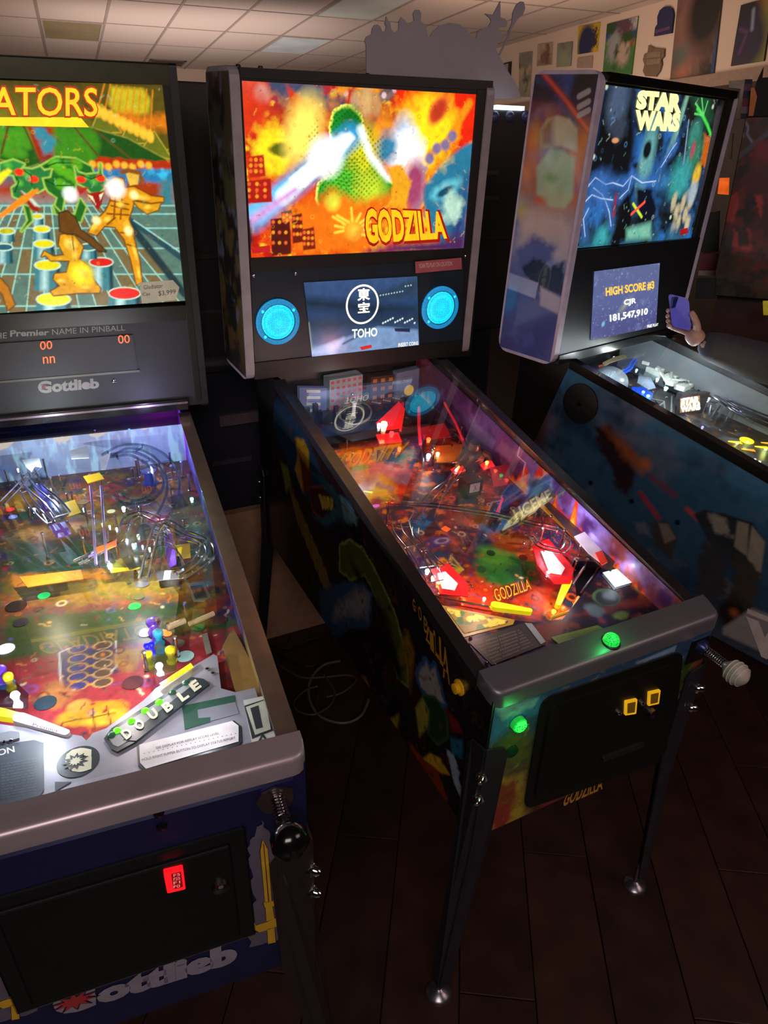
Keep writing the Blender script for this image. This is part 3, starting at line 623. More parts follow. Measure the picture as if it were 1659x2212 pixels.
    cq.fill('#8a7a28'); cq.noise(40, '#2a7030', .48, .56, 3, 1); cq.noise(50, '#f0d048', .55, .64, 6, 1); cq.noise(36, '#283878', .6, .66, 8, 1); cq.build('card_print', canvas_mat('printed_card_matte', 0, .5), apo)
    card([(1012, 1388), (1136, 1345), (1178, 1393), (1062, 1438)], mat('card_dark', '#2c2c2c', .4))
    for i in range(7):
        t = i/7; lettering(fr, ap, 'aieo nestu rolamne vitsa cor' [i:20+i], [(1024+t*44, 1391+t*42), (1120+t*34, 1360+t*37), (1122+t*34, 1364+t*37), (1027+t*44, 1396+t*42)], mat('card_grey_print', '#7a7468', .5), apo, n=.0028, name='small_print')
    card([(1133, 1348), (1148, 1349), (1178, 1388), (1168, 1394)], mat('card_pale', '#8a98a8', .4), n=.0026)
    card([(1190, 1378), (1290, 1352), (1308, 1362), (1208, 1394)], mat('green_strip', '#5a7a2c', .4, emit=.05))
    for i in range(3): lettering(fr, ap, 'ea scoto nerlu mista ro wanef dri sel', [(1200+i*5, 1380+i*4), (1290+i*5, 1357+i*2.5), (1291+i*5, 1360+i*2.5), (1201+i*5, 1383.5+i*4)], mat('green_dark_print', '#2c4014', .5), apo, n=.0028, name='small_print')
    # small lit screen on the apron
    card([(1296, 1238), (1342, 1226), (1370, 1262), (1325, 1276)], BLK, 'small_screen_frame', .0012)
    card([(1301, 1239), (1340, 1229), (1365, 1260), (1328, 1271)], mat('small_screen_lit', '#d8ecff', .3, emit=1.5), 'small_screen', .003)
    point('lamp_light', ap.P(*fr.uv(ap, 1335, 1250), .03), .12, (.8, .9, 1), .01, root)
    for x, y in ((1016, 1380), (1012, 1394), (1050, 1434), (1068, 1438)): MB().lathe(ap.P(*fr.uv(ap, x, y), .002), U, [(0, .004), (.003, .003), (.004, .001)], 8).build('screw', CHROME, apo)
    # lower playfield
    YF = mat('yellow_flipper', '#ffe818', .3, emit=.55)
    m.flipper((1068, 1314), (1142, 1326), YF); m.flipper((1224, 1262), (1203, 1312), YF)
    rail = lambda P, h=.012, r=.003, mm=None: MB().tube([m.A(x, y, h) for x, y in P], r).build('guide_rail', mm or WIRE, pfo, smooth=True)
    rail([(930, 1285), (985, 1298), (1062, 1312)]); rail([(1320, 1180), (1285, 1240), (1255, 1280)]); rail([(1290, 1170), (1262, 1225), (1236, 1262)])
    rail([(1255, 1150), (1310, 1200)], .02); rail([(1250, 1290), (1235, 1320), (1190, 1335)], .014, .004, mat('yellow_rubber', '#e8b020', .4, emit=.1))
    RP = mat('red_plastic', '#d81c20', .25, coat=.5, emit=.12); WP = mat('white_plastic', '#f0e8e8', .3, emit=.1); 
    m.plastic([(1150, 1180), (1185, 1165), (1240, 1230), (1232, 1262), (1196, 1262), (1160, 1222)], .03, RP, name='slingshot'); m.plastic([(1168, 1192), (1188, 1190), (1220, 1228), (1212, 1242), (1186, 1238)], .034, WP, name='slingshot_print')
    m.plastic([(930, 1232), (968, 1218), (1010, 1262), (1012, 1290), (950, 1284)], .03, RP, name='slingshot'); m.plastic([(945, 1240), (962, 1236), (988, 1262), (982, 1276), (955, 1272)], .034, WP, name='slingshot_print')
    for x, y in ((1152, 1182), (1186, 1168), (1240, 1232), (1200, 1262), (930, 1232), (970, 1218), (1012, 1288), (950, 1284), (1130, 1175), (1250, 1200), (915, 1215), (1262, 1230)): m.post(x, y, .034)
    for x, y, c, e, l in ((935, 1255, '#fff0f0', 14, .3), (922, 1240, '#ffffff', 9, .2), (945, 1268, '#ff9040', 8, .15), (975, 1268, '#ffd0d0', 6, .1), (1190, 1208, '#fff4f0', 8, .16), (1182, 1245, '#ffffff', 5, .1), (1175, 1185, '#ff3030', 6, .15), (1255, 1180, '#ffffff', 5, .1)): m.bulb(x, y, c, e, .014, .0055, l, .02)
    m.bulb(1195, 1325, '#ffa030', 5, .01, .006, .12); m.bulb(1215, 1318, '#ff6020', 4, .01, .006, .0); m.bulb(1045, 1298, '#fff0e0', 6, .01, .004, .0)
    m.wire([(865, 1125), (872, 1150), (905, 1190), (925, 1225), (940, 1250)], .045, r=.0016, gap=.022, n=3, name='wireform'); m.wire([(898, 1140), (900, 1160), (930, 1200), (955, 1225)], .05, r=.0016, gap=.016)
    # long double rail across the middle
    m.wire([(830, 1085), (930, 1092), (1050, 1108), (1140, 1128), (1205, 1142)], .07, r=.0028, gap=.014); m.wire([(1200, 1142), (1225, 1165), (1215, 1190), (1170, 1180), (1150, 1160)], .06, r=.002, gap=.014)
    for x, y in ((835, 1135), (1160, 1190), (1205, 1195)): m.post(x, y, .075, .003, WIRE, 'rail_post')
    # ball lane plate along the right
    m.plastic([(1170, 1085), (1205, 1080), (1335, 1195), (1320, 1235), (1300, 1228)], .035, mat('lane_plate', '#3a322e', .35), name='lane_plate')
    sg = m.plastic([(1100, 1106), (1190, 1052), (1200, 1075), (1112, 1128)], .078, mat('sign_cream', '#8a7c50', .4), name='sign_plastic')
    lettering(fr, Plane(pl.P(0, 0, .081), pl.U, pl.V), 'HCEME', [(1106, 1102), (1185, 1056), (1194, 1076), (1116, 1124)], mat('sign_letters', '#e8dca0', .4, emit=.1), sg, n=.0, bold=.03)
    m.plastic([(1240, 1160), (1262, 1150), (1300, 1190), (1295, 1215), (1270, 1195)], .05, WP, name='target_plastic'); m.plastic([(1285, 1195), (1300, 1190), (1312, 1215), (1300, 1222)], .056, mat('orange_red', '#f04020', .3, emit=.4), name='target_plastic')
    # inserts and small marks
    m.insert(963, 1143, .009, '#ff5a10', 1.3, ang=.4, shape='sq'); m.insert(842, 1086, .008, '#ff6010', 1.3, ang=.4, shape='sq'); m.insert(795, 1063, .012, '#ffe810', 1.2, ang=1.0, shape='arrow', asp=1); m.insert(812, 1093, .006, '#c060e0', .8, asp=1.8)
    for x, y, c in ((1000, 1140, '#502828'), (1040, 1160, '#2c3a58'), (1010, 1175, '#4a2438'), (1090, 1150, '#503018'), (1120, 1110, '#2a3450'), (985, 1190, '#603018'), (1060, 1195, '#285028'), (1130, 1205, '#702c18'), (930, 1120, '#2c3c60'), (1040, 1230, '#2a5a2c'), (1080, 1310, '#602010'), (1250, 1318, '#302030')): m.insert(x, y, .011, c)
    # upper left: dark box building, lit flashers, ring ramp
    WB = mat('tower_white', '#a8b4bc', .4, emit=.12); RW = mat('tower_red_window', '#c83a40', .4, emit=.4); BP = mat('sky_panel', '#7a86b8', .4, emit=.25)
    def standing(px0, py0, px1, py1, hgt, thick, m_, name, win=None):
        a = m.A(px0, py0); b_ = m.A(px1, py1); d = Vector((0, 0, 1)); back = Vector((0, thick, 0))
        o = MB().prism([a, b_, b_+d*hgt, a+d*hgt], back).build(name, m_, root if False else pfo)
        if win:
            mm, nx, nz = win; e = (b_-a)
            mbw = MB(); up = d*hgt
            for i in range(nx):
                for j in range(nz):
                    s0 = (i+.25)/nx; s1 = (i+.75)/nx; t0 = (j+.3)/nz; t1 = (j+.72)/nz; n_ = Vector((0, -.001, 0))
                    mbw.prism([a+e*s0+up*t0+n_, a+e*s1+up*t0+n_, a+e*s1+up*t1+n_, a+e*s0+up*t1+n_], n_)
            mbw.build('window_print', mm, pfo)
        return o
    standing(648, 893, 706, 893, .085, .02, BP, 'sky_panel', (mat('pale_cloud', '#e0d8d0', .4, emit=.35), 1, 4)); standing(712, 886, 782, 872, .10, .05, WB, 'model_building', (RW, 6, 5))
    standing(800, 868, 850, 862, .085, .03, mat('brown_block', '#5a3024', .5), 'model_block', (mat('amber_window', '#c87a30', .4, emit=.2), 3, 3)); standing(855, 862, 905, 850, .09, .03, mat('grey_sun_panel', '#8a90b0', .5, emit=.1), 'model_block'); standing(905, 850, 950, 840, .09, .03, mat('brown_block', '#5a3024', .5), 'model_block', (mat('red_window', '#a04038', .4, emit=.2), 3, 4))
    c = m.A(882, 842, .06); MB().lathe(c+Vector((0, -.004, 0)), (0, -1, 0), [(0, .018), (.001, .018)], 14).build('sun_disc', mat('sun_yellow', '#e8c860', .4, emit=.4), pfo)
    # black skyline of little houses in front of them
    b = MB(); rr = random.Random(3)
    for i in range(22):
        a = m.A(655+i*9, 905+rr.uniform(-4, 6)); b.box((a.x-.008, a.y-.008, a.z), (a.x+.006, a.y+.008, a.z+.02+rr.random()*.03))
    b.build('model_houses', mat('house_dark', '#2c2226', .6), pfo)
    m.wire([(735, 905), (735, 880), (765, 865), (800, 880), (795, 905), (762, 918), (735, 905)], .06, r=.0035, n=1, m=mat('pale_tube', '#8a9090', .3, .5), name='ring_tube'); m.post(762, 915, .075, .006, mat('white_tube', '#d0d8d8', .3, emit=.2)); m.post(758, 892, .07, .004)
    m.plastic([(700, 925), (760, 900), (850, 905), (860, 935), (760, 955)], .03, mat('dark_deck', '#2a2428', .4), name='deck'); m.plastic([(690, 935), (900, 925), (905, 945), (700, 960)], .018, mat('dark_deck', '#2a2428', .4), name='deck')
    RL = mat('red_lens', '#ff2020', .2, emit=.8, coat=.6)
    m.plastic([(812, 915), (862, 868), (875, 885), (868, 925), (830, 930)], .055, RL, name='red_flasher'); m.bulb(828, 930, '#ffb070', 12, .03, .011, .25, .06); m.bulb(818, 926, '#ffffff', 9, .018, .006, 0, .062); m.bulb(845, 945, '#ff3030', 5, .02, .008, .1, .04)
    m.plastic([(812, 940), (860, 935), (868, 955), (820, 960)], .04, RL, name='red_flasher'); m.bulb(862, 975, '#ff5030', 5, .014, .006, .05, .02)
    # middle back: clear ramp, red lamps and posts
    m.plastic([(880, 880), (945, 868), (960, 905), (985, 945), (905, 960)], .05, CLEAR, name='ramp'); RTS = mat('red_strip', '#e02838', .3, emit=.5)
    rail([(905, 880), (905, 920), (908, 960)], .05, .005, RTS); rail([(960, 870), (985, 915), (1000, 950)], .06, .004, RTS); rail([(870, 870), (865, 930)], .05, .004, RTS); rail([(910, 960), (915, 1010)], .04, .003, WIRE)
    m.plastic([(905, 925), (960, 915), (975, 945), (915, 950)], .045, RL, name='red_flasher'); m.bulb(925, 955, '#ff5020', 6, .014, .007, .12, .05); m.bulb(925, 990, '#ffffff', 10, .014, .007, .22, .03); m.bulb(945, 985, '#ffe0a0', 6, .012, .006, 0, .03); m.bulb(985, 1020, '#ffe8e0', 5, .012, .004, 0, .03)
    m.plastic([(935, 965), (1000, 960), (990, 1000), (940, 1000)], .028, mat('orange_plastic', '#c87028', .3, emit=.1), name='plastic')
    for i in range(5): m.wire([(905+i*18, 935+i*3), (960+i*12, 925+i*6), (1005, 960+i*8), (1000-i*10, 1000)], .03+i*.006, r=.0015, n=1, name='wire_arch')
    m.wire([(950, 1070), (975, 1035), (1000, 1005), (1040, 985)], .05, r=.002, gap=.02); m.wire([(890, 1130), (915, 1090), (945, 1060), (990, 1030)], .03, r=.002, gap=.02)
    # plain dark turret on a box between red flashers
    TD = mat('turret_dark', '#4a4840', .35, .5, bump=.4, nscale=90)
    t = m.A(1015, 1012); MB().lathe(t, U, [(0, .030), (.02, .034), (.045, .036), (.06, .026), (.066, .016), (.075, .018), (.088, .016), (.094, .008)], 14).build('dark_turret', TD, pfo, smooth=True)
    for sx in (-1, 1): MB().tube([t+U*.05+Vector((sx*.03, 0, 0)), t+U*.04+Vector((sx*.05, -.01, 0)), t+U*.015+Vector((sx*.055, -.02, 0))], [.012, .011, .009], 8).build('turret_arm', TD, pfo, smooth=True)
    RL2 = mat('red_lens', '#ff2020', .2); 
    for (x, y) in ((982, 1010), (1045, 1000)): m.plastic([(x-8, y+5), (x+14, y-8), (x+24, y+8), (x, y+16)], .03, RL2, name='red_flasher'); m.bulb(x+6, y+4, '#ff8040', 7, .012, .006, .14, .034)
    bx = m.A(1018, 1068); MB().bbox((bx.x-.028, bx.y-.012, bx.z), (bx.x+.028, bx.y+.03, bx.z+.048), .003).build('scoop_box', mat('scoop_dark', '#38343a', .35, .4), pfo)
    a = bx+Vector((-.016, -.0125, .014)); MB().prism([a, a+Vector((.032, 0, 0)), a+Vector((.032, 0, .026)), a+Vector((0, 0, .026))], (0, -.001, 0)).build('scoop_label', mat('label_grey', '#b8aeb0', .4, emit=.1), pfo)
    lettering(fr, Plane(a+Vector((0, -.0015, 0)), (1, 0, 0), (0, 0, 1)), 'X', [(.010, .022), (.022, .022), (.022, .005), (.010, .005)], mat('label_dark', '#5a5458', .4), pfo, local=True)
    m.plastic([(1058, 1010), (1100, 1005), (1098, 1048), (1066, 1052)], .05, mat('crimson_panel', '#b03040', .35, emit=.08), name='target_panel'); 
    for i in range(3): m.bulb(1070+i*12, 1020+i*10, ['#e06030', '#40a850', '#e04040'][i], 1, .008, .006, 0, .052)
    m.plastic([(1060, 1085), (1085, 1080), (1080, 1108), (1052, 1110)], .02, mat('pale_frame', '#a8a0a4', .3), name='frame_plate'); m.plastic([(1064, 1088), (1081, 1084), (1077, 1105), (1057, 1107)], .0225, MAT_BLACK, name='frame_hole')
    m.plastic([(1070, 1110), (1076, 1108), (1088, 1078), (1084, 1075)], .03, mat('red_bar', '#e02030', .3, emit=.6), name='red_bar')
    for i in range(9): m.post(1150+rnd.uniform(-10, 60), 1135+rnd.uniform(-10, 60), .03+rnd.random()*.03, .003, CHROME)
    for i in range(14): m.post(700+rnd.uniform(0, 400), 900+rnd.uniform(0, 200), .03+rnd.random()*.03, .0028)
    # general illumination of the playfield
    for x, y, h, e, c in ((1050, 1240, .10, 1.0, (1, .62, .5)), (900, 1040, .13, .8, (1, .6, .45)), (1030, 960, .16, .7, (1, .35, .35)), (780, 870, .13, .5, (.8, .9, 1)), (1210, 1110, .10, .9, (.85, .7, 1)), (1240, 1250, .07, .35, (1, .7, .6))):
        point('playfield_light', m.A(x, y, h), e*.85, c, .01, root)
play_B()
def extras_B():
    m = B; fr = m.fr; root = m.root; fr.view(0, 0, 1)
    DEC = canvas_mat('printed_decal_glossy', 0, .22, coat=.4)
    # left side art: plain shapes, foliage like fans and clouds
    pl = m.left
    p = Paint(fr, pl, [(-(m.L-.004), m.hb+.003), (-.004, m.hb+.003), (-.004, m.hf-.024), (-(m.yb-.0), m.hr-.024)], 330, 120, n=.0012)
    p.fill('#161018'); p.noise(7, '#241418', .45, .6, 2); p.poly([(560, 850), (640, 880), (700, 1040), (740, 1130), (700, 1140), (640, 1040), (600, 960)], '#1c3248', soft=.03)
    P = lambda L_, c, **k: p.poly([(540+x*.3888, 900+y*.3888) for x, y in L_], c, **k)
    P([(250, 120), (300, 130), (330, 200), (330, 380), (290, 420), (250, 300), (265, 220)], '#a07820', soft=.012, rough=.006); P([(270, 200), (335, 300), (350, 400), (300, 430)], '#5c1c14', soft=.02)
    P([(170, 250), (210, 280), (230, 380), (200, 420)], '#6a6a28', soft=.02); P([(330, 400), (400, 395), (480, 440), (490, 490), (450, 550), (400, 570), (350, 520)], '#3a1814', soft=.006, edge=('#7a2a18', .006)); 
    for i in range(4): P([(380+i*22, 430+i*6), (396+i*22, 436+i*6), (420+i*14, 500+i*6), (404+i*14, 520)], '#b09030', soft=.003)
    for i in range(9): P([(200+i*26, 330+i*62), (216+i*26, 350+i*62), (280+i*26, 620+i*62), (266+i*24, 600+i*62)], '#6a5420', soft=.006, amt=.75)
    P([(330, 300), (400, 330), (500, 440), (560, 480), (600, 590), (560, 600), (480, 560), (430, 610), (350, 560), (400, 560), (480, 500), (440, 430)], '#284c58', soft=.01, rough=.008); P([(500, 440), (600, 560), (590, 600), (520, 560)], '#5a7a80', soft=.01, rough=.008)
    P([(500, 720), (560, 690), (620, 730), (720, 900), (800, 1080), (860, 1300), (880, 1500), (820, 1450), (760, 1250), (700, 1000), (640, 880), (560, 900), (500, 860)], '#3c4418', soft=.01, rough=.006, edge=('#7a8440', .005)); P([(560, 800), (640, 900), (760, 1100), (840, 1400), (840, 1500), (700, 1200), (600, 930)], '#151410', soft=.03)
    P([(380, 960), (520, 920), (640, 930), (680, 980), (660, 1180), (560, 1180), (470, 1250), (400, 1180)], '#24405c', soft=.012, rough=.01); P([(470, 1060), (600, 960), (660, 980), (650, 1120), (560, 1100), (460, 1130)], '#70686e', soft=.03, rough=.01)
    P([(470, 1240), (560, 1180), (680, 1190), (690, 1400), (700, 1500), (600, 1430)], '#1a0a0c', soft=.02); P([(600, 1440), (640, 1440), (665, 1500), (640, 1540)], '#7a5a10', soft=.01)
    for i in range(10):
        P([(860+i*4, 1180+i*14), (880+i*4, 1190+i*14), (820+i*8, 1330+i*24)], '#8a4a18' if i % 2 else '#7a7018', soft=.012, amt=.6)
    P([(930, 1440), (980, 1360), (1000, 1420), (1030, 1390), (1050, 1480), (1080, 1590), (1000, 1560), (950, 1500)], '#8a8480', soft=.006, rough=.006, edge=('#2a4a78', .012))
    P([(920, 1620), (960, 1560), (1000, 1600), (990, 1720), (940, 1780)], '#8a8030', soft=.01); P([(960, 1550), (1030, 1560), (1090, 1650), (1100, 1780), (1040, 1820), (990, 1760), (1000, 1640)], '#1c3418', soft=.012, edge=('#3a5a28', .004))
    P([(780, 1680), (830, 1650), (820, 1720), (790, 1800)], '#8a7a1c', soft=.01); P([(960, 1900), (1000, 1870), (1060, 1900), (1110, 1990), (1060, 1980)], '#b08a20', soft=.006, edge=('#3c1c0c', .003))
    P([(880, 1800), (960, 1900), (1040, 1960), (1100, 2120), (1080, 2180), (1000, 2090), (920, 1950)], '#7a2c12', soft=.008, rough=.006); P([(1090, 1850), (1130, 1870), (1160, 1980), (1180, 2160), (1130, 2010)], '#8a9aa8', soft=.006, rough=.008); P([(1110, 1780), (1180, 1800), (1180, 1900), (1120, 1870)], '#1c5a70', soft=.01, rough=.008)
    P([(1090, 1620), (1160, 1700), (1180, 1760), (1120, 1740)], '#6a1a20', soft=.01)
    p.clutter(['#4a3818', '#1c2c38', '#5a2418', '#2c3418', '#0c080a'], 420, 8, .004, .014, .5); p.mod(60, .25, 5); p.build('side_decal', DEC, m.cab)
    GD = mat('gold_side_print', '#b07c28', .4)
    # vertical lettering that runs along the top edge of the side
    word = 'GODZILLA'; posn = [(893, 1302, 26), (905, 1320, 30), (917, 1345, 34), (920, 1362, 38), (930, 1380, 42), (938, 1385, 52), (950, 1402, 58), (956, 1424, 74)]
    for i, ch in enumerate(word):
        x, y, h = posn[i]; w_ = 6+i*1.35; sl = .33
        lettering(fr, pl, ch, [(x, y-h*.5), (x+w_, y-h*.5+w_*1.3), (x+w_+h*.04, y+h*.5+w_*1.3), (x+h*.04, y+h*.5)], GD, m.cab, n=.0024, bold=.02, name='side_letter')
    # front art
    q = Plane((0, 0, 0), (1, 0, 0), (0, 0, 1))
    p = Paint(fr, q, [(.004, m.hb+.003), (m.W-.004, m.hb+.003), (m.W-.004, m.hf-.012), (.004, m.hf-.012)], 170, 110, n=.0012)
    p.grad([(0, '#3c2414'), (.35, '#463a1c'), (.65, '#24343c'), (1, '#24486c')]); V = lambda L_, c, **k: p.poly([(900+x*.446, 1280+y*.446) for x, y in L_], c, **k)
    V([(340, 560), (620, 500), (620, 560), (460, 640), (380, 720), (340, 740)], '#2c5c88', soft=.02, rough=.01); V([(380, 560), (600, 500), (560, 560), (420, 620)], '#6a8c9c', soft=.012, rough=.01)
    V([(360, 760), (480, 660), (560, 700), (540, 860), (420, 860)], '#4a5420', soft=.03, rough=.01); V([(360, 900), (520, 880), (520, 1040), (560, 1100), (420, 1180), (360, 1190)], '#a08a20', soft=.03, rough=.01); V([(370, 940), (480, 910), (500, 980), (440, 1080), (370, 1120)], '#7a3c1c', soft=.02, rough=.012)
    V([(360, 1060), (450, 1020), (460, 1090), (380, 1180)], '#8a2a1c', soft=.01, rough=.01); V([(600, 1030), (1260, 780), (1240, 860), (620, 1120)], '#7a1c12', soft=.02, rough=.01); V([(680, 1080), (900, 960), (960, 900), (1010, 920), (860, 1030), (700, 1100)], '#b06a18', soft=.02, rough=.01); V([(1010, 920), (1080, 850), (1220, 790), (1180, 850), (1060, 890)], '#b0481c', soft=.01, rough=.008)
    V([(1270, 340), (1360, 330), (1300, 560), (1190, 760), (1150, 760), (1220, 560)], '#2c4418', soft=.02, rough=.01); V([(1290, 440), (1350, 400), (1330, 440), (1280, 470)], '#a8842c', soft=.006); V([(1340, 300), (1420, 280), (1410, 340), (1340, 390)], '#6a2c1c', soft=.02, rough=.01); V([(1060, 340), (1260, 255), (1250, 285), (1070, 345)], '#7a94b0', soft=.004)
    V([(1240, 520), (1300, 470), (1290, 520), (1190, 640)], '#8a9a98', soft=.01, rough=.006); p.clutter(['#a06a20', '#6a2418', '#2c3c20', '#7a8a50', '#241810'], 300, 8, .002, .007, .6); p.mod(60, .3, 7); p.build('front_decal', DEC, m.cab)
    lettering(fr, q, 'GODZILLA', [(1225, 1707), (1300, 1677), (1300, 1703), (1212, 1742)], mat('gold_front_print', '#c08830', .4), m.cab, n=.0024, bold=.02, name='title_print')
    # coin door, rounded, with inner frame, slots, lock and flap
    C6 = lambda x, y: (900+x*.446, 1280+y*.446)
    def door(Pq, mm, n, t, r, name, par):
        c = [Vector(fr.uv(q, *pt)) for pt in Pq]; loop = []
        for i in range(4):
            a, b_, d = c[i-1], c[i], c[(i+1) % 4]; u1 = (a-b_).normalized()*r; u2 = (d-b_).normalized()*r
            for k in range(5):
                t_ = k/4; loop.append((b_+u1)*(1-t_)**2+b_*2*t_*(1-t_)+(b_+u2)*t_**2)
        return MB().prism([q.P(v.x, v.y, n) for v in loop], q.N*t).build(name, mm, par)
    cd = door([C6(*c) for c in ((600, 510), (1285, 275), (1225, 800), (512, 1045))], mat('coin_door_frame', '#0e0e10', .42, .2), .001, .004, .03, 'coin_door_frame', root)
    di = door([C6(*c) for c in ((640, 540), (1250, 330), (1195, 765), (560, 985))], mat('coin_door', '#0a0a0c', .5, .2), .005, .004, .02, 'coin_door', root)
    YL = lampm('#e0a818', .7)
    for sq in (((990, 508), (1048, 496), (1042, 568), (988, 576)), ((1103, 465), (1160, 453), (1152, 520), (1100, 531))):
        door([C6(*c) for c in sq], YL, .009, .004, .003, 'coin_slot', di); 
        cx = sum(c[0] for c in sq)/4; cy = sum(c[1] for c in sq)/4
        door([C6(cx+(x-cx)*.66, cy+(y-cy)*.7) for x, y in sq], mat('slot_amber_dark', '#6a4808', .4, emit=.3), .0132, .001, .001, 'slot_plate', di)
    for x, y, r in ((975, 578, .005), (1087, 531, .005)): MB().lathe(fr.at(q, *C6(x, y), .009), (0, -1, 0), [(0, r), (.006, r), (.009, r*.4)], 10).build('return_button', CHROME, di, smooth=True)
    MB().lathe(fr.at(q, *C6(1133, 575), .009), (0, -1, 0), [(0, .012), (.01, .011), (.013, .007)], 16).build('lock', mat('aged_chrome', '#7a7278', .3, 1), di, smooth=True)
    door([C6(*c) for c in ((880, 780), (1080, 705), (1078, 725), (882, 800))], mat('return_cup', '#1c1c20', .4), .009, .006, .004, 'coin_return', di)
    # buttons
    c = fr.at(q, 1117, 1560, .002); MB().lathe(c, (0, -1, 0), [(0, .0155), (.010, .0155), (.012, .013)], 24).build('start_button_ring', mat('button_ring', '#20c040', .3, emit=.5), root, smooth=True)
    o = MB().lathe(c+Vector((0, -.012, 0)), (0, -1, 0), [(0, .0125), (.003, .012), (.004, .009)], 24).build('start_button', lampm('#30ff50', 1.6), root, smooth=True)
    lettering(fr, q, 'START', [(1103, 1556), (1131, 1548), (1131, 1562), (1103, 1570)], mat('button_print_green', '#0a6a1c', .4, emit=.4), o, n=.0185)
    point('start_button_glow', c+Vector((0, -.06, 0)), .10, (.05, 1, .15), .01, root)
    MB().lathe(fr.at(q, *C6(458, 765), .001), (0, -1, 0), [(0, .014), (.006, .013), (.008, .010)], 20).build('dark_button', mat('green_dark_button', '#0c3414', .3), root, smooth=True)
    tp = Plane((0, 0, m.hf+.022), (1, 0, 0), (0, 1, .1)); c = fr.at(tp, 1318, 1392)
    MB().lathe(c, (0, -.1, 1), [(0, .019), (.006, .019), (.008, .017)], 24).build('action_button_ring', BLK, root, smooth=True)
    MB().lathe(c+Vector((0, 0, .008)), (0, -.1, 1), [(0, .0165), (.006, .016), (.012, .013), (.016, .007), (.0175, .001)], 24).build('action_button', speaker_mat('green_dome_lit', '#10e040', 1.1), root, smooth=True)
    point('action_button_glow', c+Vector((0, -.01, .05)), .08, (.05, 1, .2), .01, root)
    c = fr.at(m.left, 994, 1484); MB().lathe(c, (-1, 0, 0), [(0, .017), (.004, .017), (.006, .011), (.014, .011), (.015, .008)], 20).build('flipper_button', mat('yellow_button', '#e0a818', .35), root, smooth=True)
    # plunger
    c = fr.at(q, 1510, 1393, .0); MB().bbox((c.x-.03, -.004, c.z-.045), (c.x+.025, .0, c.z+.02), .003).build('plunger_plate', BLK2, root)
    MB().lathe(c, (0, -1, 0), [(0, .018), (.012, .016), (.02, .010)], 14).build('plunger_housing', mat('blue_black_metal', '#28305a', .3, .6), root, smooth=True)
    pts = []; dv = Vector((0, -1, 0))
    for k in range(90):
        a = k*.7; pts.append(c+Vector((.009*math.cos(a), -.02-k*.00055, .009*math.sin(a))))
    MB().tube(pts, .0012, 5).build('plunger_spring', CHROME, root, smooth=True)
    MB().lathe(c, (0, -1, 0), [(0, .005), (.085, .005)], 10).build('plunger_rod', CHROME, root, smooth=True)
    pk = [(.0, .008), (.006, .014), (.012, .020), (.020, .0235), (.030, .0245), (.040, .0225), (.048, .017), (.053, .009), (.055, .001)]
    MB().lathe(c+Vector((0, -.068, 0)), (0, -1, 0), pk, 24).build('plunger_knob', mat('grey_ridged_knob', '#a8a098', .4, bump=.3, nscale=60), root, smooth=True)
    o = root.children[-1]
    for h, r in ((.016, .0225), (.025, .0248), (.034, .0245), (.043, .0212)):
        N = 24; MB().tube([c+Vector((r*math.cos(2*math.pi*k/N), -.068-h, r*math.sin(2*math.pi*k/N))) for k in range(N)], .0014, 5, close=True).build('knob_ridge', mat('knob_ridge_grey', '#c8beb4', .4), o, smooth=True)
    # legs
    m.leg(0, 0, .79, LEGM, foot=(-.055, -.03, 0)); m.leg(1, 0, .79, LEGM, foot=(m.W+.02, -.03, 0)); m.leg(0, 1, .79, LEGM, foot=(-.04, m.L+.03, 0)); m.leg(1, 1, .79, LEGM)
extras_B()
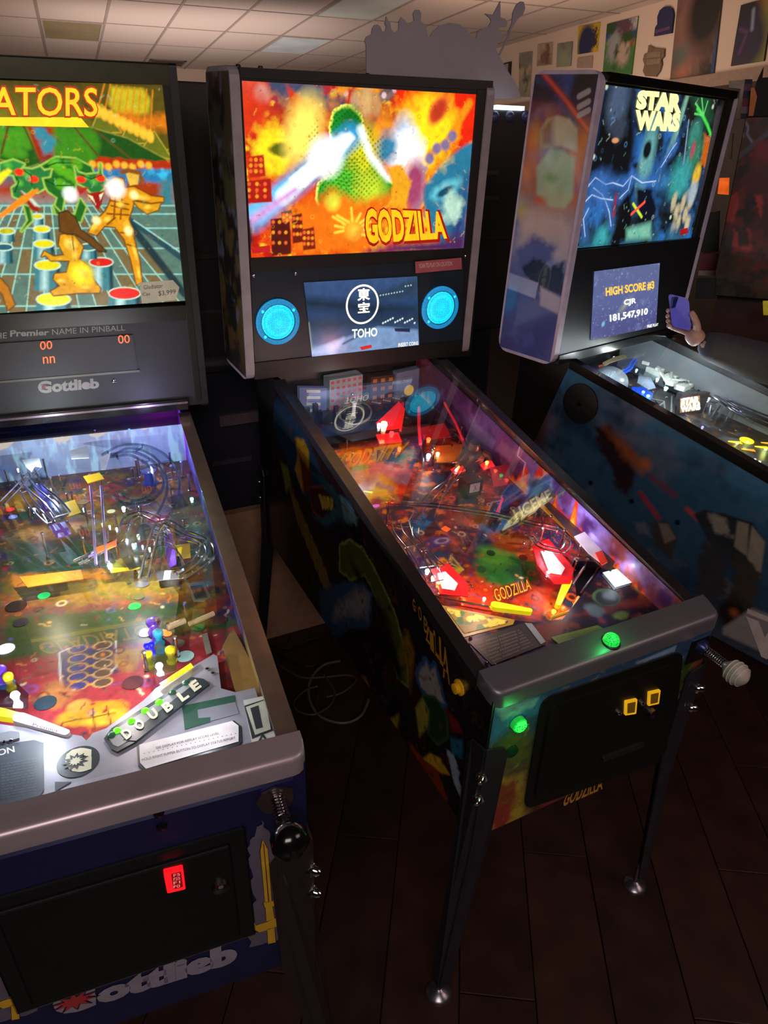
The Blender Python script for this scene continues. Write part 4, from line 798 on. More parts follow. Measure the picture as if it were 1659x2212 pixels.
# ================================================================ LEFT MACHINE
DA = dict(hf=.9805, pv=.5354, hb=.470, hr=1.0036, yb=1.3378, Wb=.6826, zb=1.0195, zt=1.8844, db=.2124, W=.5613, pd0=.075, pd1=.13)
A_ = Machine('left pinball machine with yellow and green dragon backglass and brushed steel rails', (-.933, .0152, -.1147), .0826, DA)
def build_A():
    m = A_; fr = m.fr; root = m.root; fr.view(0, 0, 1)
    m.cabinet(mat('navy_cabinet', '#12123c', .45)); SR = mat('warm_side_rail', '#c8b0a0', .25, .9); m.rails(SR, .034); m.glass(GLASS2); m.lockbar(mat('pale_lockbar', '#b4a4ac', .38, .55, nscale=5), depth=.052); m.backbox(BLK, BLK, side_t=.02, rad=.008)
    pl = Plane((0, m.yb+.012, 0), (1, 0, 0), (0, 0, 1)); V = (0, 100, .2893); fr.view(*V)
    xl = m.x0+.045; br = fr.uv(pl, 1380, 1900); tr = fr.uv(pl, 1240, 290); 
    zb = fr.uv(pl, 0, 2000)[1]; zt = fr.uv(pl, 0, 262)[1]
    p = Paint(fr, pl, [(xl, zb), (br[0], br[1]), (tr[0], tr[1]), (xl, zt)], 250, 280)
    p.grad([(0, '#4a7a78'), (.3, '#6a8a78'), (.45, '#70b0a8'), (.56, '#b03818'), (.62, '#40747c'), (.7, '#8a2a10'), (.85, '#807818'), (1, '#4a3c10')])
    P = p.poly
    # sky, setting sun and pyramids
    P([(600, 270), (1300, 270), (1320, 900), (800, 800), (600, 500)], '#5a4c10', soft=.02, rough=.01); P([(830, 300), (1070, 320), (1125, 400), (1110, 500), (1020, 520), (860, 500), (810, 430)], '#c8b820', soft=.01); P([(860, 500), (1240, 520), (1250, 620), (900, 650)], '#e07810', soft=.02, rough=.012)
    for a, b_, c in (((760, 440), (680, 640), (900, 640)), ((960, 580), (900, 720), (1130, 720)), ((1150, 640), (1050, 790), (1280, 840))): P([a, b_, c], '#6a7018', soft=.002, edge=('#b0a030', .003))
    for i in range(9):
        x = 780+i*45; p.line([(x, 280+i*6), (x-50+i*4, 470+i*24)], .003, '#e08818', .003); p.blob((x-52+i*4, 480+i*24), .009, '#ffb830', soft=.6, asp=1.5, k=1.2)
    # wings
    P([(0, 600), (80, 590), (180, 600), (300, 870), (200, 900), (80, 860), (0, 840)], '#1c5a14', soft=.003, edge=('#7a8a30', .003)); P([(430, 610), (660, 605), (950, 690), (1280, 870), (1240, 880), (1150, 860), (1020, 880), (900, 850), (760, 850), (640, 880), (560, 860), (410, 830)], '#1c5014', soft=.003, edge=('#8a8a30', .003))
    P([(200, 600), (430, 610), (410, 800), (300, 850)], '#a02c0c', soft=.006); P([(240, 600), (320, 600), (420, 700), (410, 800), (330, 790)], '#3c8ca0', soft=.01, rough=.01)
    for i in range(36):
        x = 450+(i*83) % 240; y = 630+(i*47) % 190; p.blob((x, y), .012+(i % 3)*.003, '#3f8a18', soft=.8, amt=.8)
    for i in range(22): p.blob((10+(i*53) % 200, 620+(i*61) % 200), .011, '#4a9a1c', soft=.8, amt=.8)
    for L_ in (((560, 610), (760, 850)), ((700, 620), (1030, 880)), ((180, 600), (300, 870)), ((60, 600), (10, 800))): p.line(L_, .005, '#5a4a18', .003)
    # horizon band
    P([(620, 880), (760, 830), (1280, 860), (1290, 925), (640, 920)], '#b83008', soft=.004, rough=.004); P([(560, 920), (1290, 920), (1300, 1050), (1180, 1080), (700, 1040)], '#2c7cb0', soft=.01); P([(1060, 920), (1260, 940), (1240, 1040), (1150, 960)], '#3cc0e8', soft=.012, rough=.02); P([(900, 1020), (1290, 1010), (1300, 1290), (1000, 1270)], '#a8380c', soft=.01, rough=.01); P([(1200, 1000), (1290, 980), (1310, 1300), (1180, 1280)], '#3a8088', soft=.02)
    for i in range(8): p.blob((690+i*60, 880+(i % 3)*10), .008, '#ffb830', soft=.7)
    # floor of tiles in perspective, drums with coloured caps
    P([(-1500, 1180), (1310, 1180), (1390, 2020), (-1500, 2020)], '#5a7a6c', soft=.01)
    for row in range(6):
        y0, y1 = 1190+row*row*22+row*40, 1190+(row+1)**2*22+(row+1)*40
        for cidx in range(-7, 9):
            def X(k, y): return 330+(k*95)*(.55+(y-1190)/900)
            if (row+cidx) % 2: P([(X(cidx, y0), y0), (X(cidx+1, y0), y0), (X(cidx+1, y1), y1), (X(cidx, y1), y1)], '#7a6840', soft=.004)
        p.line([(-1500, y0), (1390, y0)], .004, '#8ac8b8', .002)
    for k in range(-7, 10): p.line([(330+k*95*.55, 1190), (330+k*95*1.45, 2020)], .003, '#a0d8c0', .002)
    p.line([(960, 1290), (1380, 1600)], .014, '#2a4c54', .004); p.line([(960, 1320), (1380, 1850)], .02, '#22383c', .006); p.line([(1000, 1300), (1380, 1560)], .003, '#a0e0d0', .002)
    def drum(x, y, rx, h, cap):
        P([(x-rx, y), (x+rx, y), (x+rx*1.1, y+h), (x-rx*1.1, y+h)], '#3c8088', soft=.002); P([(x-rx*.5, y), (x, y), (x, y+h), (x-rx*.55, y+h)], '#c8f0e8', soft=.012, amt=.8); P([(x+rx*.7, y), (x+rx, y), (x+rx*1.1, y+h), (x+rx*.75, y+h)], '#123840', soft=.006)
        L_ = [(x+rx*math.cos(a*math.pi/8), y+rx*.36*math.sin(a*math.pi/8)) for a in range(16)]; P(L_, cap, soft=.002, edge=('#c8e8d0', .003))
    for a in ((280, 1270, 40, 60, '#e0d010'), (312, 1365, 58, 90, '#f0e010'), (328, 1475, 72, 110, '#f0e010'), (355, 1635, 92, 190, '#f0e010'), (400, 1890, 125, 120, '#ffee10'), (50, 1380, 55, 80, '#c8c010'), (30, 1500, 60, 120, '#2a6070'), (755, 1612, 85, 210, '#e01c10'), (930, 1845, 115, 120, '#f02010'), (660, 1500, 60, 90, '#3a7070')): drum(*a)
    # dragon bodies and heads
    G = '#1e6a1c'; GE = ('#a0c850', .004)
    P([(300, 900), (420, 830), (560, 840), (680, 900), (700, 960), (560, 1000), (560, 1080), (480, 1130), (460, 1240), (400, 1240), (430, 1130), (360, 1080), (320, 1000)], G, soft=.003, edge=GE)
    for i in range(14): p.blob((400+(i*59) % 180, 880+(i*37) % 220), .011, '#58b018', soft=.8)
    P([(100, 960), (150, 910), (240, 920), (300, 900), (330, 930), (380, 920), (370, 970), (310, 980), (330, 1060), (280, 1090), (240, 1060), (200, 1110), (150, 1140), (100, 1120), (90, 1060), (130, 1030)], '#2a7a38', soft=.003, edge=GE)
    P([(560, 900), (580, 940), (640, 960), (740, 950), (750, 880), (760, 960), (800, 1010), (770, 1060), (730, 1100), (680, 1090), (640, 1050), (580, 1020)], '#2a7a38', soft=.003, edge=GE); P([(640, 1100), (780, 1080), (760, 1180), (730, 1230), (690, 1170)], '#a01810', soft=.003); P([(650, 1105), (690, 1120), (720, 1190), (690, 1150)], '#f0f0c0', soft=.002); P([(740, 1110), (775, 1090), (750, 1150)], '#f0f0c0', soft=.002)
    P([(0, 880), (100, 850), (180, 880), (110, 960), (0, 950)], '#2a8a3c', soft=.004, edge=GE); P([(400, 1190), (420, 1250), (560, 1260), (600, 1140), (640, 1200), (600, 1310), (500, 1290)], G, soft=.003, edge=GE); P([(180, 1190), (220, 1200), (240, 1300), (160, 1380), (210, 1300)], G, soft=.003, edge=GE)
    for c in ((145, 940), (250, 992), (605, 995), (750, 985)): p.blob(c, .011, '#ff3010', soft=.4, asp=.7, k=1.2)
    P([(150, 1080), (180, 1090), (290, 1200), (290, 1240), (230, 1220)], '#a02010', soft=.004); P([(160, 1080), (240, 1140), (300, 1200), (260, 1190)], '#d8f0d8', soft=.006)
    P([(0, 1250), (160, 1120), (280, 1060), (290, 1080), (200, 1160), (0, 1290)], '#ff9018', soft=.004); P([(500, 1110), (640, 1050), (660, 1060), (560, 1140), (510, 1140)], '#b02818', soft=.004); P([(760, 1040), (910, 1110), (900, 1140), (860, 1130)], '#b02818', soft=.004)
    p.blob((525, 1105), .022, '#ffffff', soft=1, k=2); P([(-60, 990), (60, 910), (90, 930), (0, 1030)], '#ffe020', soft=.006, k=1.2)
    # two figures in plain gold shapes
    Y = '#e89c10'; YE = ('#6a3808', .003)
    P([(800, 1020), (860, 980), (920, 990), (930, 1060), (1000, 1050), (1130, 1120), (1220, 1130), (1220, 1160), (1130, 1170), (1000, 1140), (990, 1200), (960, 1290), (1000, 1440), (1040, 1600), (1060, 1760), (1020, 1780), (980, 1600), (930, 1440), (860, 1350), (780, 1340), (720, 1410), (660, 1390), (700, 1320), (790, 1230), (830, 1150)], Y, soft=.003, edge=YE)
    P([(1000, 1160), (1130, 1180), (1200, 1170), (1180, 1220), (1100, 1250), (1030, 1200)], '#e0a018', soft=.004, edge=YE); P([(940, 950), (990, 930), (1040, 950), (1030, 1030), (970, 1040)], '#f0c040', soft=.003); P([(890, 930), (950, 910), (1050, 930), (1080, 1010), (1040, 1040), (1040, 960), (960, 945), (900, 960)], '#8a5010', soft=.004)
    for L_ in (((820, 1150), (960, 1180)), ((830, 1190), (960, 1220)), ((860, 1130), (850, 1290)), ((910, 1140), (900, 1290)), ((950, 1480), (1020, 1500)), ((800, 1250), (960, 1260))): p.line(L_, .004, '#8a4808', .002)
    P([(500, 1400), (560, 1420), (620, 1500), (590, 1590), (660, 1640), (680, 1720), (750, 1810), (740, 1840), (600, 1840), (400, 1860), (380, 1830), (450, 1790), (400, 1740), (410, 1700), (500, 1690), (520, 1600), (380, 1600), (340, 1560), (310, 1570), (330, 1530), (400, 1570), (480, 1560), (440, 1480), (450, 1410)], '#e8a414', soft=.003, edge=YE)
    P([(440, 1250), (500, 1230), (560, 1280), (600, 1370), (700, 1440), (790, 1530), (740, 1530), (640, 1450), (560, 1400), (500, 1400), (450, 1380)], '#6a4210', soft=.004, edge=('#3a2008', .003)); p.blob((610, 1700), .026, '#ffe020', soft=.9, k=1.3); p.blob((530, 1480), .012, '#ffe060', soft=.9); p.line([(540, 1420), (560, 1600)], .003, '#8a4808', .002)
    for L_ in (((800, 1330), (860, 1280)), ((900, 1390), (980, 1400))): p.line(L_, .004, '#8a4808', .002)
    for (x, y, r, a_, an) in ((870, 1020, .018, .6, 0), (1060, 1130, .008, 3, 1.45), (1100, 1200, .012, .6, .2), (700, 1350, .014, .6, .5), (800, 1290, .012, .6, .4), (960, 1370, .013, 2, .2), (1010, 1540, .007, 4, .2), (1035, 1690, .005, 4, 0), (500, 1470, .010, 1.6, 0), (560, 1560, .010, 1.6, -.2), (450, 1750, .012, .5, .2), (640, 1800, .014, .4, 0), (620, 1690, .02, 1, 0), (900, 1180, .012, 1, 0), (450, 1585, .006, .4, 0)):
        p.blob((x, y), r, '#ffd850', soft=1, asp=a_, ang=an, k=1.15); p.blob((x+26, y+30), r*.8, '#8a5008', soft=1, asp=a_, ang=an, amt=.5)
    for (x, y, r) in ((420, 860, .014), (500, 870, .01), (200, 960, .012), (150, 1020, .010), (700, 1010, .012), (650, 980, .008), (60, 890, .012)): p.blob((x, y), r, '#6ad040', soft=1, amt=.8)
    for L_ in (((110, 960), (140, 1010), (110, 1090)), ((180, 930), (230, 960), (240, 1040)), ((600, 960), (680, 990), (760, 960)), ((340, 900), (420, 870), (540, 870)), ((340, 1000), (420, 1040), (540, 1040))): p.line(L_, .0025, '#0c3a10', .002)
    P([(0, 1730), (60, 1800), (110, 1930), (60, 1970), (20, 1850), (-40, 1800)], '#c07818', soft=.004, edge=YE)
    for c, r in (((860, 1060), .03), ((1000, 1110), .014), ((720, 1300), .014), ((960, 1380), .014)): p.blob(c, r, '#ffffff' if r > .02 else '#fff0a0', soft=1, k=1.8)
    p.clutter(['#e8c830', '#3a6a50', '#1c4c20', '#b86818', '#a0d8b0', '#704010'], 300, 3, .0015, .005, .45); p.mod(110, .22, 5); p.c *= 1.12; p.build('backglass', canvas_mat('backglass_lit', 1.0, .2), root)
    MB().prism([fr.at(pl, *c, .001) for c in ((-900, 530), (600, 530), (665, 605), (-900, 575))], (0, -.0005, 0)).build('title_banner', mat('banner_yellow', '#ffc818', .4, emit=1.1), root)
    for (a, b_, o) in (((-840, 285), (735, 520), 0), ((-835, 300), (728, 512), 1)):
        lettering(fr, pl, 'GLADIATORS', [(a[0], a[1]-4), (b_[0], a[1]+10), (b_[0], b_[1]+22-o*8), (a[0], b_[1]-10)], mat('title_red_print', '#a82c08', .4, emit=.8) if not o else mat('title_gold_print', '#ffb414', .4, emit=1.15), root, n=.002+o*.0015, bold=.05 if not o else .012, name='title_print')
    # frame
    P3 = lambda x, y, n=0: pl.P(*fr.uv(pl, x, y, n), n)
    FR = mat('olive_black_frame', '#1e1c14', .3); x1 = m.x1-.02; X0 = m.x0+.02
    MB().box((X0, m.yb-.004, tr[1]+.0), (x1, m.yb+.02, tr[1]+.045)).build('glass_frame', mat('frame_band', '#3a3824', .3, .3), root); MB().box((X0, m.yb-.012, tr[1]+.045), (x1, m.yb+.02, m.zt-.002)).build('glass_frame', FR, root)
    MB().box((br[0], m.yb-.004, m.zb+.02), (x1, m.yb+.012, tr[1])).build('glass_frame', FR, root); MB().box((X0, m.yb-.004, m.zb+.02), (xl, m.yb+.012, tr[1])).build('glass_frame', FR, root)
    MB().box((xl, m.yb+.0, zb-.04), (br[0], m.yb+.018, zb)).build('glass_frame', FR, root)
    fr.view(0, 660, .3376); lp = Plane((0, m.yb+.006, 0), (1, 0, 0), (0, 0, 1))
    MB().box((xl, m.yb+.006, m.zb+.03), (br[0], m.yb+.02, zb-.035)).build('score_panel', mat('score_panel_black', '#181618', .5), root)
    z1 = fr.uv(lp, 850, 185)[1]; z0 = fr.uv(lp, 860, 410)[1]; xr = fr.uv(lp, 850, 200)[0]
    MB().box((xl+.06, m.yb+.002, z0), (xr, m.yb+.006, z1)).build('score_display', mat('display_window', '#242224', .5), root); dsp = root.children[-1]
    MB().box((xl+.06, m.yb+.0, z0-.006), (xr+.005, m.yb+.0055, z0)).build('display_lip', mat('lip_grey', '#5a5850', .3), root)
    OR = mat('score_orange', '#ff5a20', .4, emit=1.4); dp = Plane((0, m.yb+.002, 0), (1, 0, 0), (0, 0, 1))
    for s_, q in (('00', ((255, 230), (332, 224), (336, 276), (258, 284))), ('00', ((753, 190), (828, 186), (832, 238), (758, 244))), ('nn', ((273, 328), (350, 322), (353, 366), (277, 372))), ('00', ((-330, 260), (-255, 255), (-252, 305), (-328, 312)))):
        lettering(fr, dp, s_, q, OR, dsp, n=.001, bold=.0, name='score_digits')
    GP = mat('grey_print', '#8a867e', .5); 
    lettering(fr, lp, 'THE', [(-70, 172), (45, 172), (45, 208), (-70, 216)], GP, root, n=.001); lettering(fr, lp, 'Premier', [(65, 156), (315, 152), (313, 190), (65, 200)], GP, root, n=.001, bold=.03); lettering(fr, lp, 'NAME IN PINBALL', [(333, 150), (798, 124), (800, 158), (334, 188)], GP, root, n=.001)
    lettering(fr, lp, 'G', [(240, 482), (330, 480), (330, 558), (244, 562)], GP, root, n=.001, bold=.05); lettering(fr, lp, 'ottlieb', [(330, 478), (632, 465), (636, 528), (333, 556)], GP, root, n=.001, bold=.05)
    lettering(fr, lp, 'x', [(262, 505), (300, 503), (300, 535), (264, 538)], mat('star_red_print', '#7a3038', .5), root, n=.0016, bold=.08)
    MB().lathe(fr.at(lp, 730, 484), (0, -1, 0), [(0, .006), (.004, .006), (.006, .003)], 12).build('lock', CHROME, root, smooth=True)
    MB().box((.0, m.yb-.012, m.zb+.0), (m.W, m.yb+.03, m.zb+.03)).build('backbox_sill', BLK2, root); b = m.yb-.013
    MB().box((.0, b-.003, m.zb+.02), (m.W, b, m.zb+.026)).build('sill_trim', mat('sill_chrome', '#8a7880', .25, .9), root)
    # ---- playfield
    fr.view(0, 0, 1); playfield(m); pfo = m.pfo; pf = m.pf; U = m.up(); y0, y1 = .035/pf.V.y, m.y1
    p = Paint(fr, pf, [(.021, y0), (m.W-.021, y0), (m.W-.021, y1), (.021, y1)], 190, 480)
    p.grad([(0, '#7a2428'), (.35, '#8a2c30'), (.48, '#34482a'), (.6, '#50421c'), (.8, '#6a4020'), (1, '#2a3a68')]); p.noise(18, '#8a6018', .5, .64, 3, .7); p.noise(26, '#2c4a2c', .54, .66, 8, .7); p.noise(34, '#a02c30', .6, .7, 11, .6); p.noise(30, '#3c2c5a', .6, .7, 15, .6)
    p.poly([(0, 1230), (470, 1220), (480, 1300), (0, 1310)], '#8a7020', soft=.02, rough=.01, amt=.3); p.poly([(20, 1235), (220, 1225), (240, 1250), (30, 1270)], '#c07820', soft=.006, rough=.006); p.poly([(30, 1170), (260, 1180), (200, 1235), (20, 1240)], '#26442a', soft=.02, rough=.01); p.blob((110, 1150), .07, '#c88c20', soft=.8, asp=.5, tex=.8); p.blob((40, 1080), .05, '#e0a020', soft=.8, tex=.8)
    p.poly([(0, 1330), (440, 1300), (460, 1360), (330, 1430), (0, 1430)], '#3a4a24', soft=.02, rough=.01, amt=.8); p.poly([(0, 1430), (480, 1360), (500, 1450), (400, 1530), (180, 1590), (0, 1590)], '#962c34', soft=.02, amt=.8)
    p.poly([(120, 1400), (240, 1385), (260, 1450), (140, 1500)], '#3c3058', soft=.006, amt=.8)
    for i in range(5):
        yy = 1398+i*20; p.line([(160, yy+5), (235, yy-5)], .004, '#c8902c', .002); p.blob((168, yy+4), .018, '#c8902c', soft=.15, asp=.7); p.blob((168, yy+4), .015, '#2e2a6a', soft=.2, asp=.7); p.blob((222, yy-4), .018, '#c8a05c', soft=.15, asp=.7); p.blob((222, yy-4), .0145, '#5a4030', soft=.2, asp=.7)
    p.line([(250, 1385), (252, 1440), (240, 1450)], .004, '#c8c0b8', .002); p.line([(150, 1400), (128, 1410), (132, 1495), (160, 1490)], .004, '#c8c0b8', .002)
    p.blob((200, 1540), .06, '#c8861c', soft=.25, asp=.45, tex=.4); p.blob((230, 1550), .035, '#e8a828', soft=.5, asp=.5); p.blob((170, 1525), .02, '#c88838', soft=.4, asp=.8); p.blob((280, 1420), .03, '#a87830', soft=.6, tex=1.2); p.blob((120, 1500), .03, '#a86838', soft=.6, tex=1.2)
    for L_ in (((140, 1560), (250, 1540)), ((200, 1530), (205, 1575)), ((230, 1525), (240, 1565))): p.line(L_, .003, '#6a3c10', .002)
    p.clutter(['#d8a040', '#8a2028', '#20303c', '#e0d0a0', '#2c1418', '#c87020', '#5a4a90', '#3a6a3c', '#6a4a28'], 1000, 4, .0018, .009, .8); p.mod(120, .35, 9); p.build('playfield_print', canvas_mat('printed_gloss', 0, .4, spec=.25), pfo)
    def wallr(p):
        p.grad([(0, '#6a5ad0'), (.2, '#5a4ab8'), (.42, '#46427a'), (.75, '#3a3460'), (1, '#3c3430')], 'a'); p.noise(14, '#8a8ad8', .55, .7, 4, .5, stretch=.3)
        p.mix(np.clip((p.a-.72)*9, 0, 1)*np.clip((.93-p.a)*20, 0, 1)*(fbm(p.u*2, p.v*.2, 9, 4) > .4), '#7a6a30')
    inner_wall(m, 1, 300, 20, wallr); inner_wall(m, 0, 60, 10, lambda p: p.fill('#4a4a8a'))
    # apron
    ap = Plane(pf.P(0, 0, .024), pf.U, pf.V); S = lambda x, y: (x*.4099, 1200+y*.4099)
    E_ = [(.021, fr.uv(ap, *S(0, 985))[1]+.10)]+[(max(.06, fr.uv(ap, *S(*c))[0]), fr.uv(ap, *S(*c))[1]) for c in ((150, 910), (430, 950), (455, 975), (490, 935), (560, 910), (760, 760), (820, 700), (1125, 520), (1145, 530), (1165, 700), (1240, 720))]
    loopuv = [(.021, .03/pf.V.y), (m.W-.03, .03/pf.V.y), (m.W-.03, E_[-1][1])]+E_[::-1]
    MB().prism([ap.P(*q) for q in loopuv], U*-.023).build('apron', mat('apron_silver', '#9a98a4', .4, .25), root); apo = root.children[-1]
    def flat(Q, mm, name='apron_print', n=.0006, t=.0006, par=apo): return MB().prism([ap.P(*fr.uv(ap, *S(*c)), n) for c in Q], U*t).build(name, mm, par)
    DK = mat('apron_dark', '#2a3438', .35); CR = mat('apron_cream', '#d8d4b8', .4); WH = mat('card_white', '#e0d8d8', .5); GR = mat('apron_green', '#285040', .4)
    flat([(550, 975), (590, 920), (1010, 650), (1075, 660), (1105, 685), (720, 990), (620, 1045), (590, 1030)], DK, 'double_plate', .0006, .004); flat([(575, 975), (600, 935), (1015, 668), (1050, 672), (1080, 690), (720, 965), (625, 1020), (600, 1010)], mat('plate_grey', '#8a8e92', .4), 'double_plate', .0012, .004); flat([(650, 985), (1055, 665), (1105, 690), (720, 990)], DK, 'double_plate', .0018, .004)
    word = 'DOUBLE'; cs = [(672, 955), (737, 908), (808, 852), (886, 812), (966, 755), (1030, 702)]; dpn = Plane(ap.P(0, 0, .0), ap.U, ap.V); a0 = math.atan2(cs[5][1]-cs[0][1], cs[5][0]-cs[0][0]); dx, dy = math.cos(a0), math.sin(a0)
    for ch, (x, y) in zip(word, cs):
        w_, h_ = 24, 28; q = [(x-dx*w_+dy*h_*.55-8, y-dy*w_-dx*h_*.9), (x+dx*w_+dy*h_*.55-8, y+dy*w_-dx*h_*.9), (x+dx*w_-dy*h_*.55+8, y+dy*w_+dx*h_*.9), (x-dx*w_-dy*h_*.55+8, y-dy*w_+dx*h_*.9)]
        lettering(fr, ap, ch, [S(*c) for c in q], CR, apo, n=.0075, bold=.05, name='double_letter')
    for x, y, lit in ((620, 937, 1), (695, 887, 1), (767, 832, 1), (840, 787, 1), (910, 735, 0), (980, 685, 0), (590, 960, 0)):
        c = ap.P(*fr.uv(ap, *S(x, y)), .005); MB().lathe(c, U, [(0, .0065), (.003, .006), (.006, .002)], 12).build('indicator_lamp', lampm('#60f020', 1.3) if lit else mat('lamp_off', '#3a6a50', .3), apo, smooth=True)
    # round logo
    c = S(413, 1087); cc = ap.P(*fr.uv(ap, *c), .0006); R = (ap.P(*fr.uv(ap, *S(522, 1082)), .0006)-cc).length; N = 32
    MB().prism([cc+ap.U*(R*math.cos(2*math.pi*k/N))+ap.V*(R*math.sin(2*math.pi*k/N)) for k in range(N)], U*.0006).build('logo_disc', DK, apo)
    lettering(fr, ap, 'G', [S(340, 1022), S(486, 1015), S(482, 1140), S(345, 1152)], CR, apo, n=.0018, bold=.09, name='logo_letter')
    star = []
    for k in range(22):
        a = 2*math.pi*k/22; r = R*(.62 if k % 2 else .36); star.append(cc+U*.0016-ap.U*R*.12+ap.U*(r*math.cos(a))+ap.V*(r*math.sin(a)*.9))
    MB().prism(star, U*.0004).build('logo_star', DK, apo)
    st2 = [(v-(cc+U*.0016-ap.U*R*.12))*.55+(cc+U*.0022-ap.U*R*.12) for v in star]; MB().prism(st2, U*.0004).build('logo_star', CR, apo)
    flat([(960, 795), (1238, 738), (1240, 775), (1040, 815), (1045, 860), (1108, 855), (1110, 880), (975, 920)], GR, n=.0008); flat([(1045, 815), (1240, 775), (1260, 835), (1112, 875), (1108, 855), (1045, 862)], mat('apron_midgrey', '#7a7c84', .4), n=.0008)
    flat([(720, 1010), (1235, 875), (1270, 905), (1275, 985), (1260, 1005), (770, 1145), (730, 1110)], DK, 'card_holder', .0006, .002); flat([(735, 1005), (1225, 880), (1258, 905), (1258, 988), (770, 1132), (740, 1100)], WH, 'instruction_card', .003, .0006)
    TP = mat('card_text', '#403840', .5); lettering(fr, ap, 'SEE DISPLAY FOR REPLAY SCORE LEVEL', [S(822, 1018), S(1155, 940), S(1157, 952), S(824, 1031)], TP, apo, n=.0042, name='card_print'); lettering(fr, ap, 'HOLD RIGHT FLIPPER BUTTON TO DISPLAY STATUS REPORT', [S(748, 1080), S(1240, 963), S(1242, 976), S(750, 1093)], TP, apo, n=.0042, name='card_print')
    lettering(fr, ap, '. . . . . . . . . . . . . . . . . . . . .', [S(760, 1052), S(1245, 945), S(1245, 949), S(760, 1056)], TP, apo, n=.0042, name='card_print')
    flat([(-400, 1090), (-60, 1010), (180, 975), (230, 990), (232, 1240), (190, 1300), (-300, 1420)], mat('instructions_grey', '#4c5460', .4), 'instruction_panel', .0008); lettering(fr, ap, 'CHAMPION', [S(-230, 1080), S(75, 1008), S(80, 1040), S(-225, 1115)], WH, apo, n=.002, bold=.02, name='panel_print')
    for i in range(13): lettering(fr, ap, 'shoot the ramp to light jackpot'[i:17+i] if i % 2 else 'hit all targets for double', [S(10, 1100+i*15), S(195, 1068+i*15), S(195, 1075+i*15), S(10, 1108+i*15)], mat('panel_text', '#7c8490', .5), apo, n=.002, name='small_print')
    flat([(290, 1195), (378, 1195), (300, 1240), (300, 1262), (290, 1262)], DK); flat([(-60, 960), (60, 935), (102, 940), (104, 972), (60, 985), (-60, 1000)], mat('apron_midgrey', '#7a7c84', .4), 'corner_plate', .0008, .004)
    for x, y in ((1093, 603), (1124, 625), (25, 990), (60, 983)): MB().lathe(ap.P(*fr.uv(ap, *S(x, y)), .001), U, [(0, .0045), (.003, .004), (.005, .001)], 8).build('screw', CHROME, apo)
    # shooter gauge at right
    flat([(1283, 770), (1410, 742), (1500, 975), (1330, 1000)], mat('gauge_plate', '#c8cac0', .4), 'gauge_plate', .002, .001, root); flat([(1288, 800), (1405, 762), (1440, 930), (1350, 965), (1330, 975)], mat('gauge_line', '#303438', .4), 'gauge_print', .0032, .0004, root); flat([(1296, 808), (1400, 770), (1428, 925), (1345, 955)], mat('gauge_cream', '#b8baa8', .4), 'gauge_print', .0037, .0004, root); flat([(1320, 815), (1362, 800), (1385, 915), (1350, 925)], mat('gauge_line', '#303438', .4), 'gauge_print', .0042, .0004, root); flat([(1385, 945), (1412, 985), (1400, 985), (1384, 962), (1370, 992), (1358, 992)], mat('gauge_line', '#303438', .4), 'gauge_print', .0037, .0004, root)
    # wooden lane strip
    flat([(1170, 450), (1225, 350), (1440, 760), (1285, 770), (1240, 700)], mat('lane_wood', '#8a6a38', .4), 'lane_wood', -.014, .002, root)
    # ---- playfield furniture
    PU = mat('purple_plastic', '#6a3cd0', .3, emit=.12); YP = mat('yellow_plastic', '#e8c018', .3, emit=.12); CP = glass_mat('clear_ramp', (.8, .88, 1.0), .22, .08); WPm = mat('milky_plastic', '#c8d0e0', .3, emit=.15)
    # blue and yellow back panels standing up
    def stand(Q, mm, h0, h1, t=.003, name='back_panel'):
        for (a, b_) in zip(Q[:-1], Q[1:]):
            pa, pb = m.A(*a), m.A(*b_); MB().prism([pa+U*h0, pb+U*h0, pb+U*h1, pa+U*h1], Vector((0, t, 0))).build(name, mm, pfo)
    back = Plane((0, m.yb-.05, 0), (1, 0, 0), (0, 0, 1)); zz0 = pf.P(0, (m.yb-.05)/pf.V.y).z
    qd = [(.025, zz0), (m.W-.025, zz0), (m.W-.025, m.zg(m.yb-.05)-.012), (.025, m.zg(m.yb-.05)-.012)]
    p = Paint(fr, back, qd, 260, 60); p.grad([(0, '#28488c'), (.5, '#3c74b8'), (1, '#6a9cd8')]); p.noise(60, '#9adcf0', .5, .62, 4, .9, stretch=.25); p.noise(50, '#1c3c78', .56, .66, 8, .8, stretch=.25)
    for x, y, r in ((138, 940, .03), (215, 928, .03), (318, 915, .022), (10, 955, .028), (272, 912, .014), (70, 932, .014)): p.blob((x, y), r, '#f0c010', soft=.15, asp=.6, ang=.5, tex=.5)
    p.build('back_panel', canvas_mat('printed_glow', .5, .3), pfo); MATS['printed_glow'].node_tree.nodes['Principled BSDF'].inputs['Base Color'].default_value = (.25, .3, .4, 1)
    m.wire([(60, 1015), (75, 1050), (110, 1080), (135, 1110)], .07, r=.0025, gap=.018, n=3); m.wire([(40, 1040), (70, 1090), (110, 1130), (100, 1110)], .06, r=.0022, gap=.016); m.wire([(80, 1010), (60, 1030), (20, 1070), (0, 1090)], .07, r=.0025, gap=.016)
    m.plastic([(60, 1000), (90, 1008), (150, 1110), (128, 1128), (62, 1040)], .06, CP, name='ramp'); m.plastic([(70, 1045), (96, 1052), (122, 1098), (100, 1100)], .055, PU, name='ramp_print'); 
    for x, y in ((90, 1075), (104, 1060), (100, 1088), (133, 1100)): m.insert(x, y, .007, '#f0d010', .3); 
    m.wire([(235, 985), (285, 980), (330, 1005), (345, 1045), (325, 1075), (285, 1085), (250, 1070)], .085, r=.004, gap=.02, m=CP, name='ramp_tube'); m.wire([(230, 985), (270, 965), (320, 970), (360, 1000), (375, 1050), (360, 1100), (335, 1130)], .09, r=.0035, gap=.03, m=CP, name='ramp_tube')
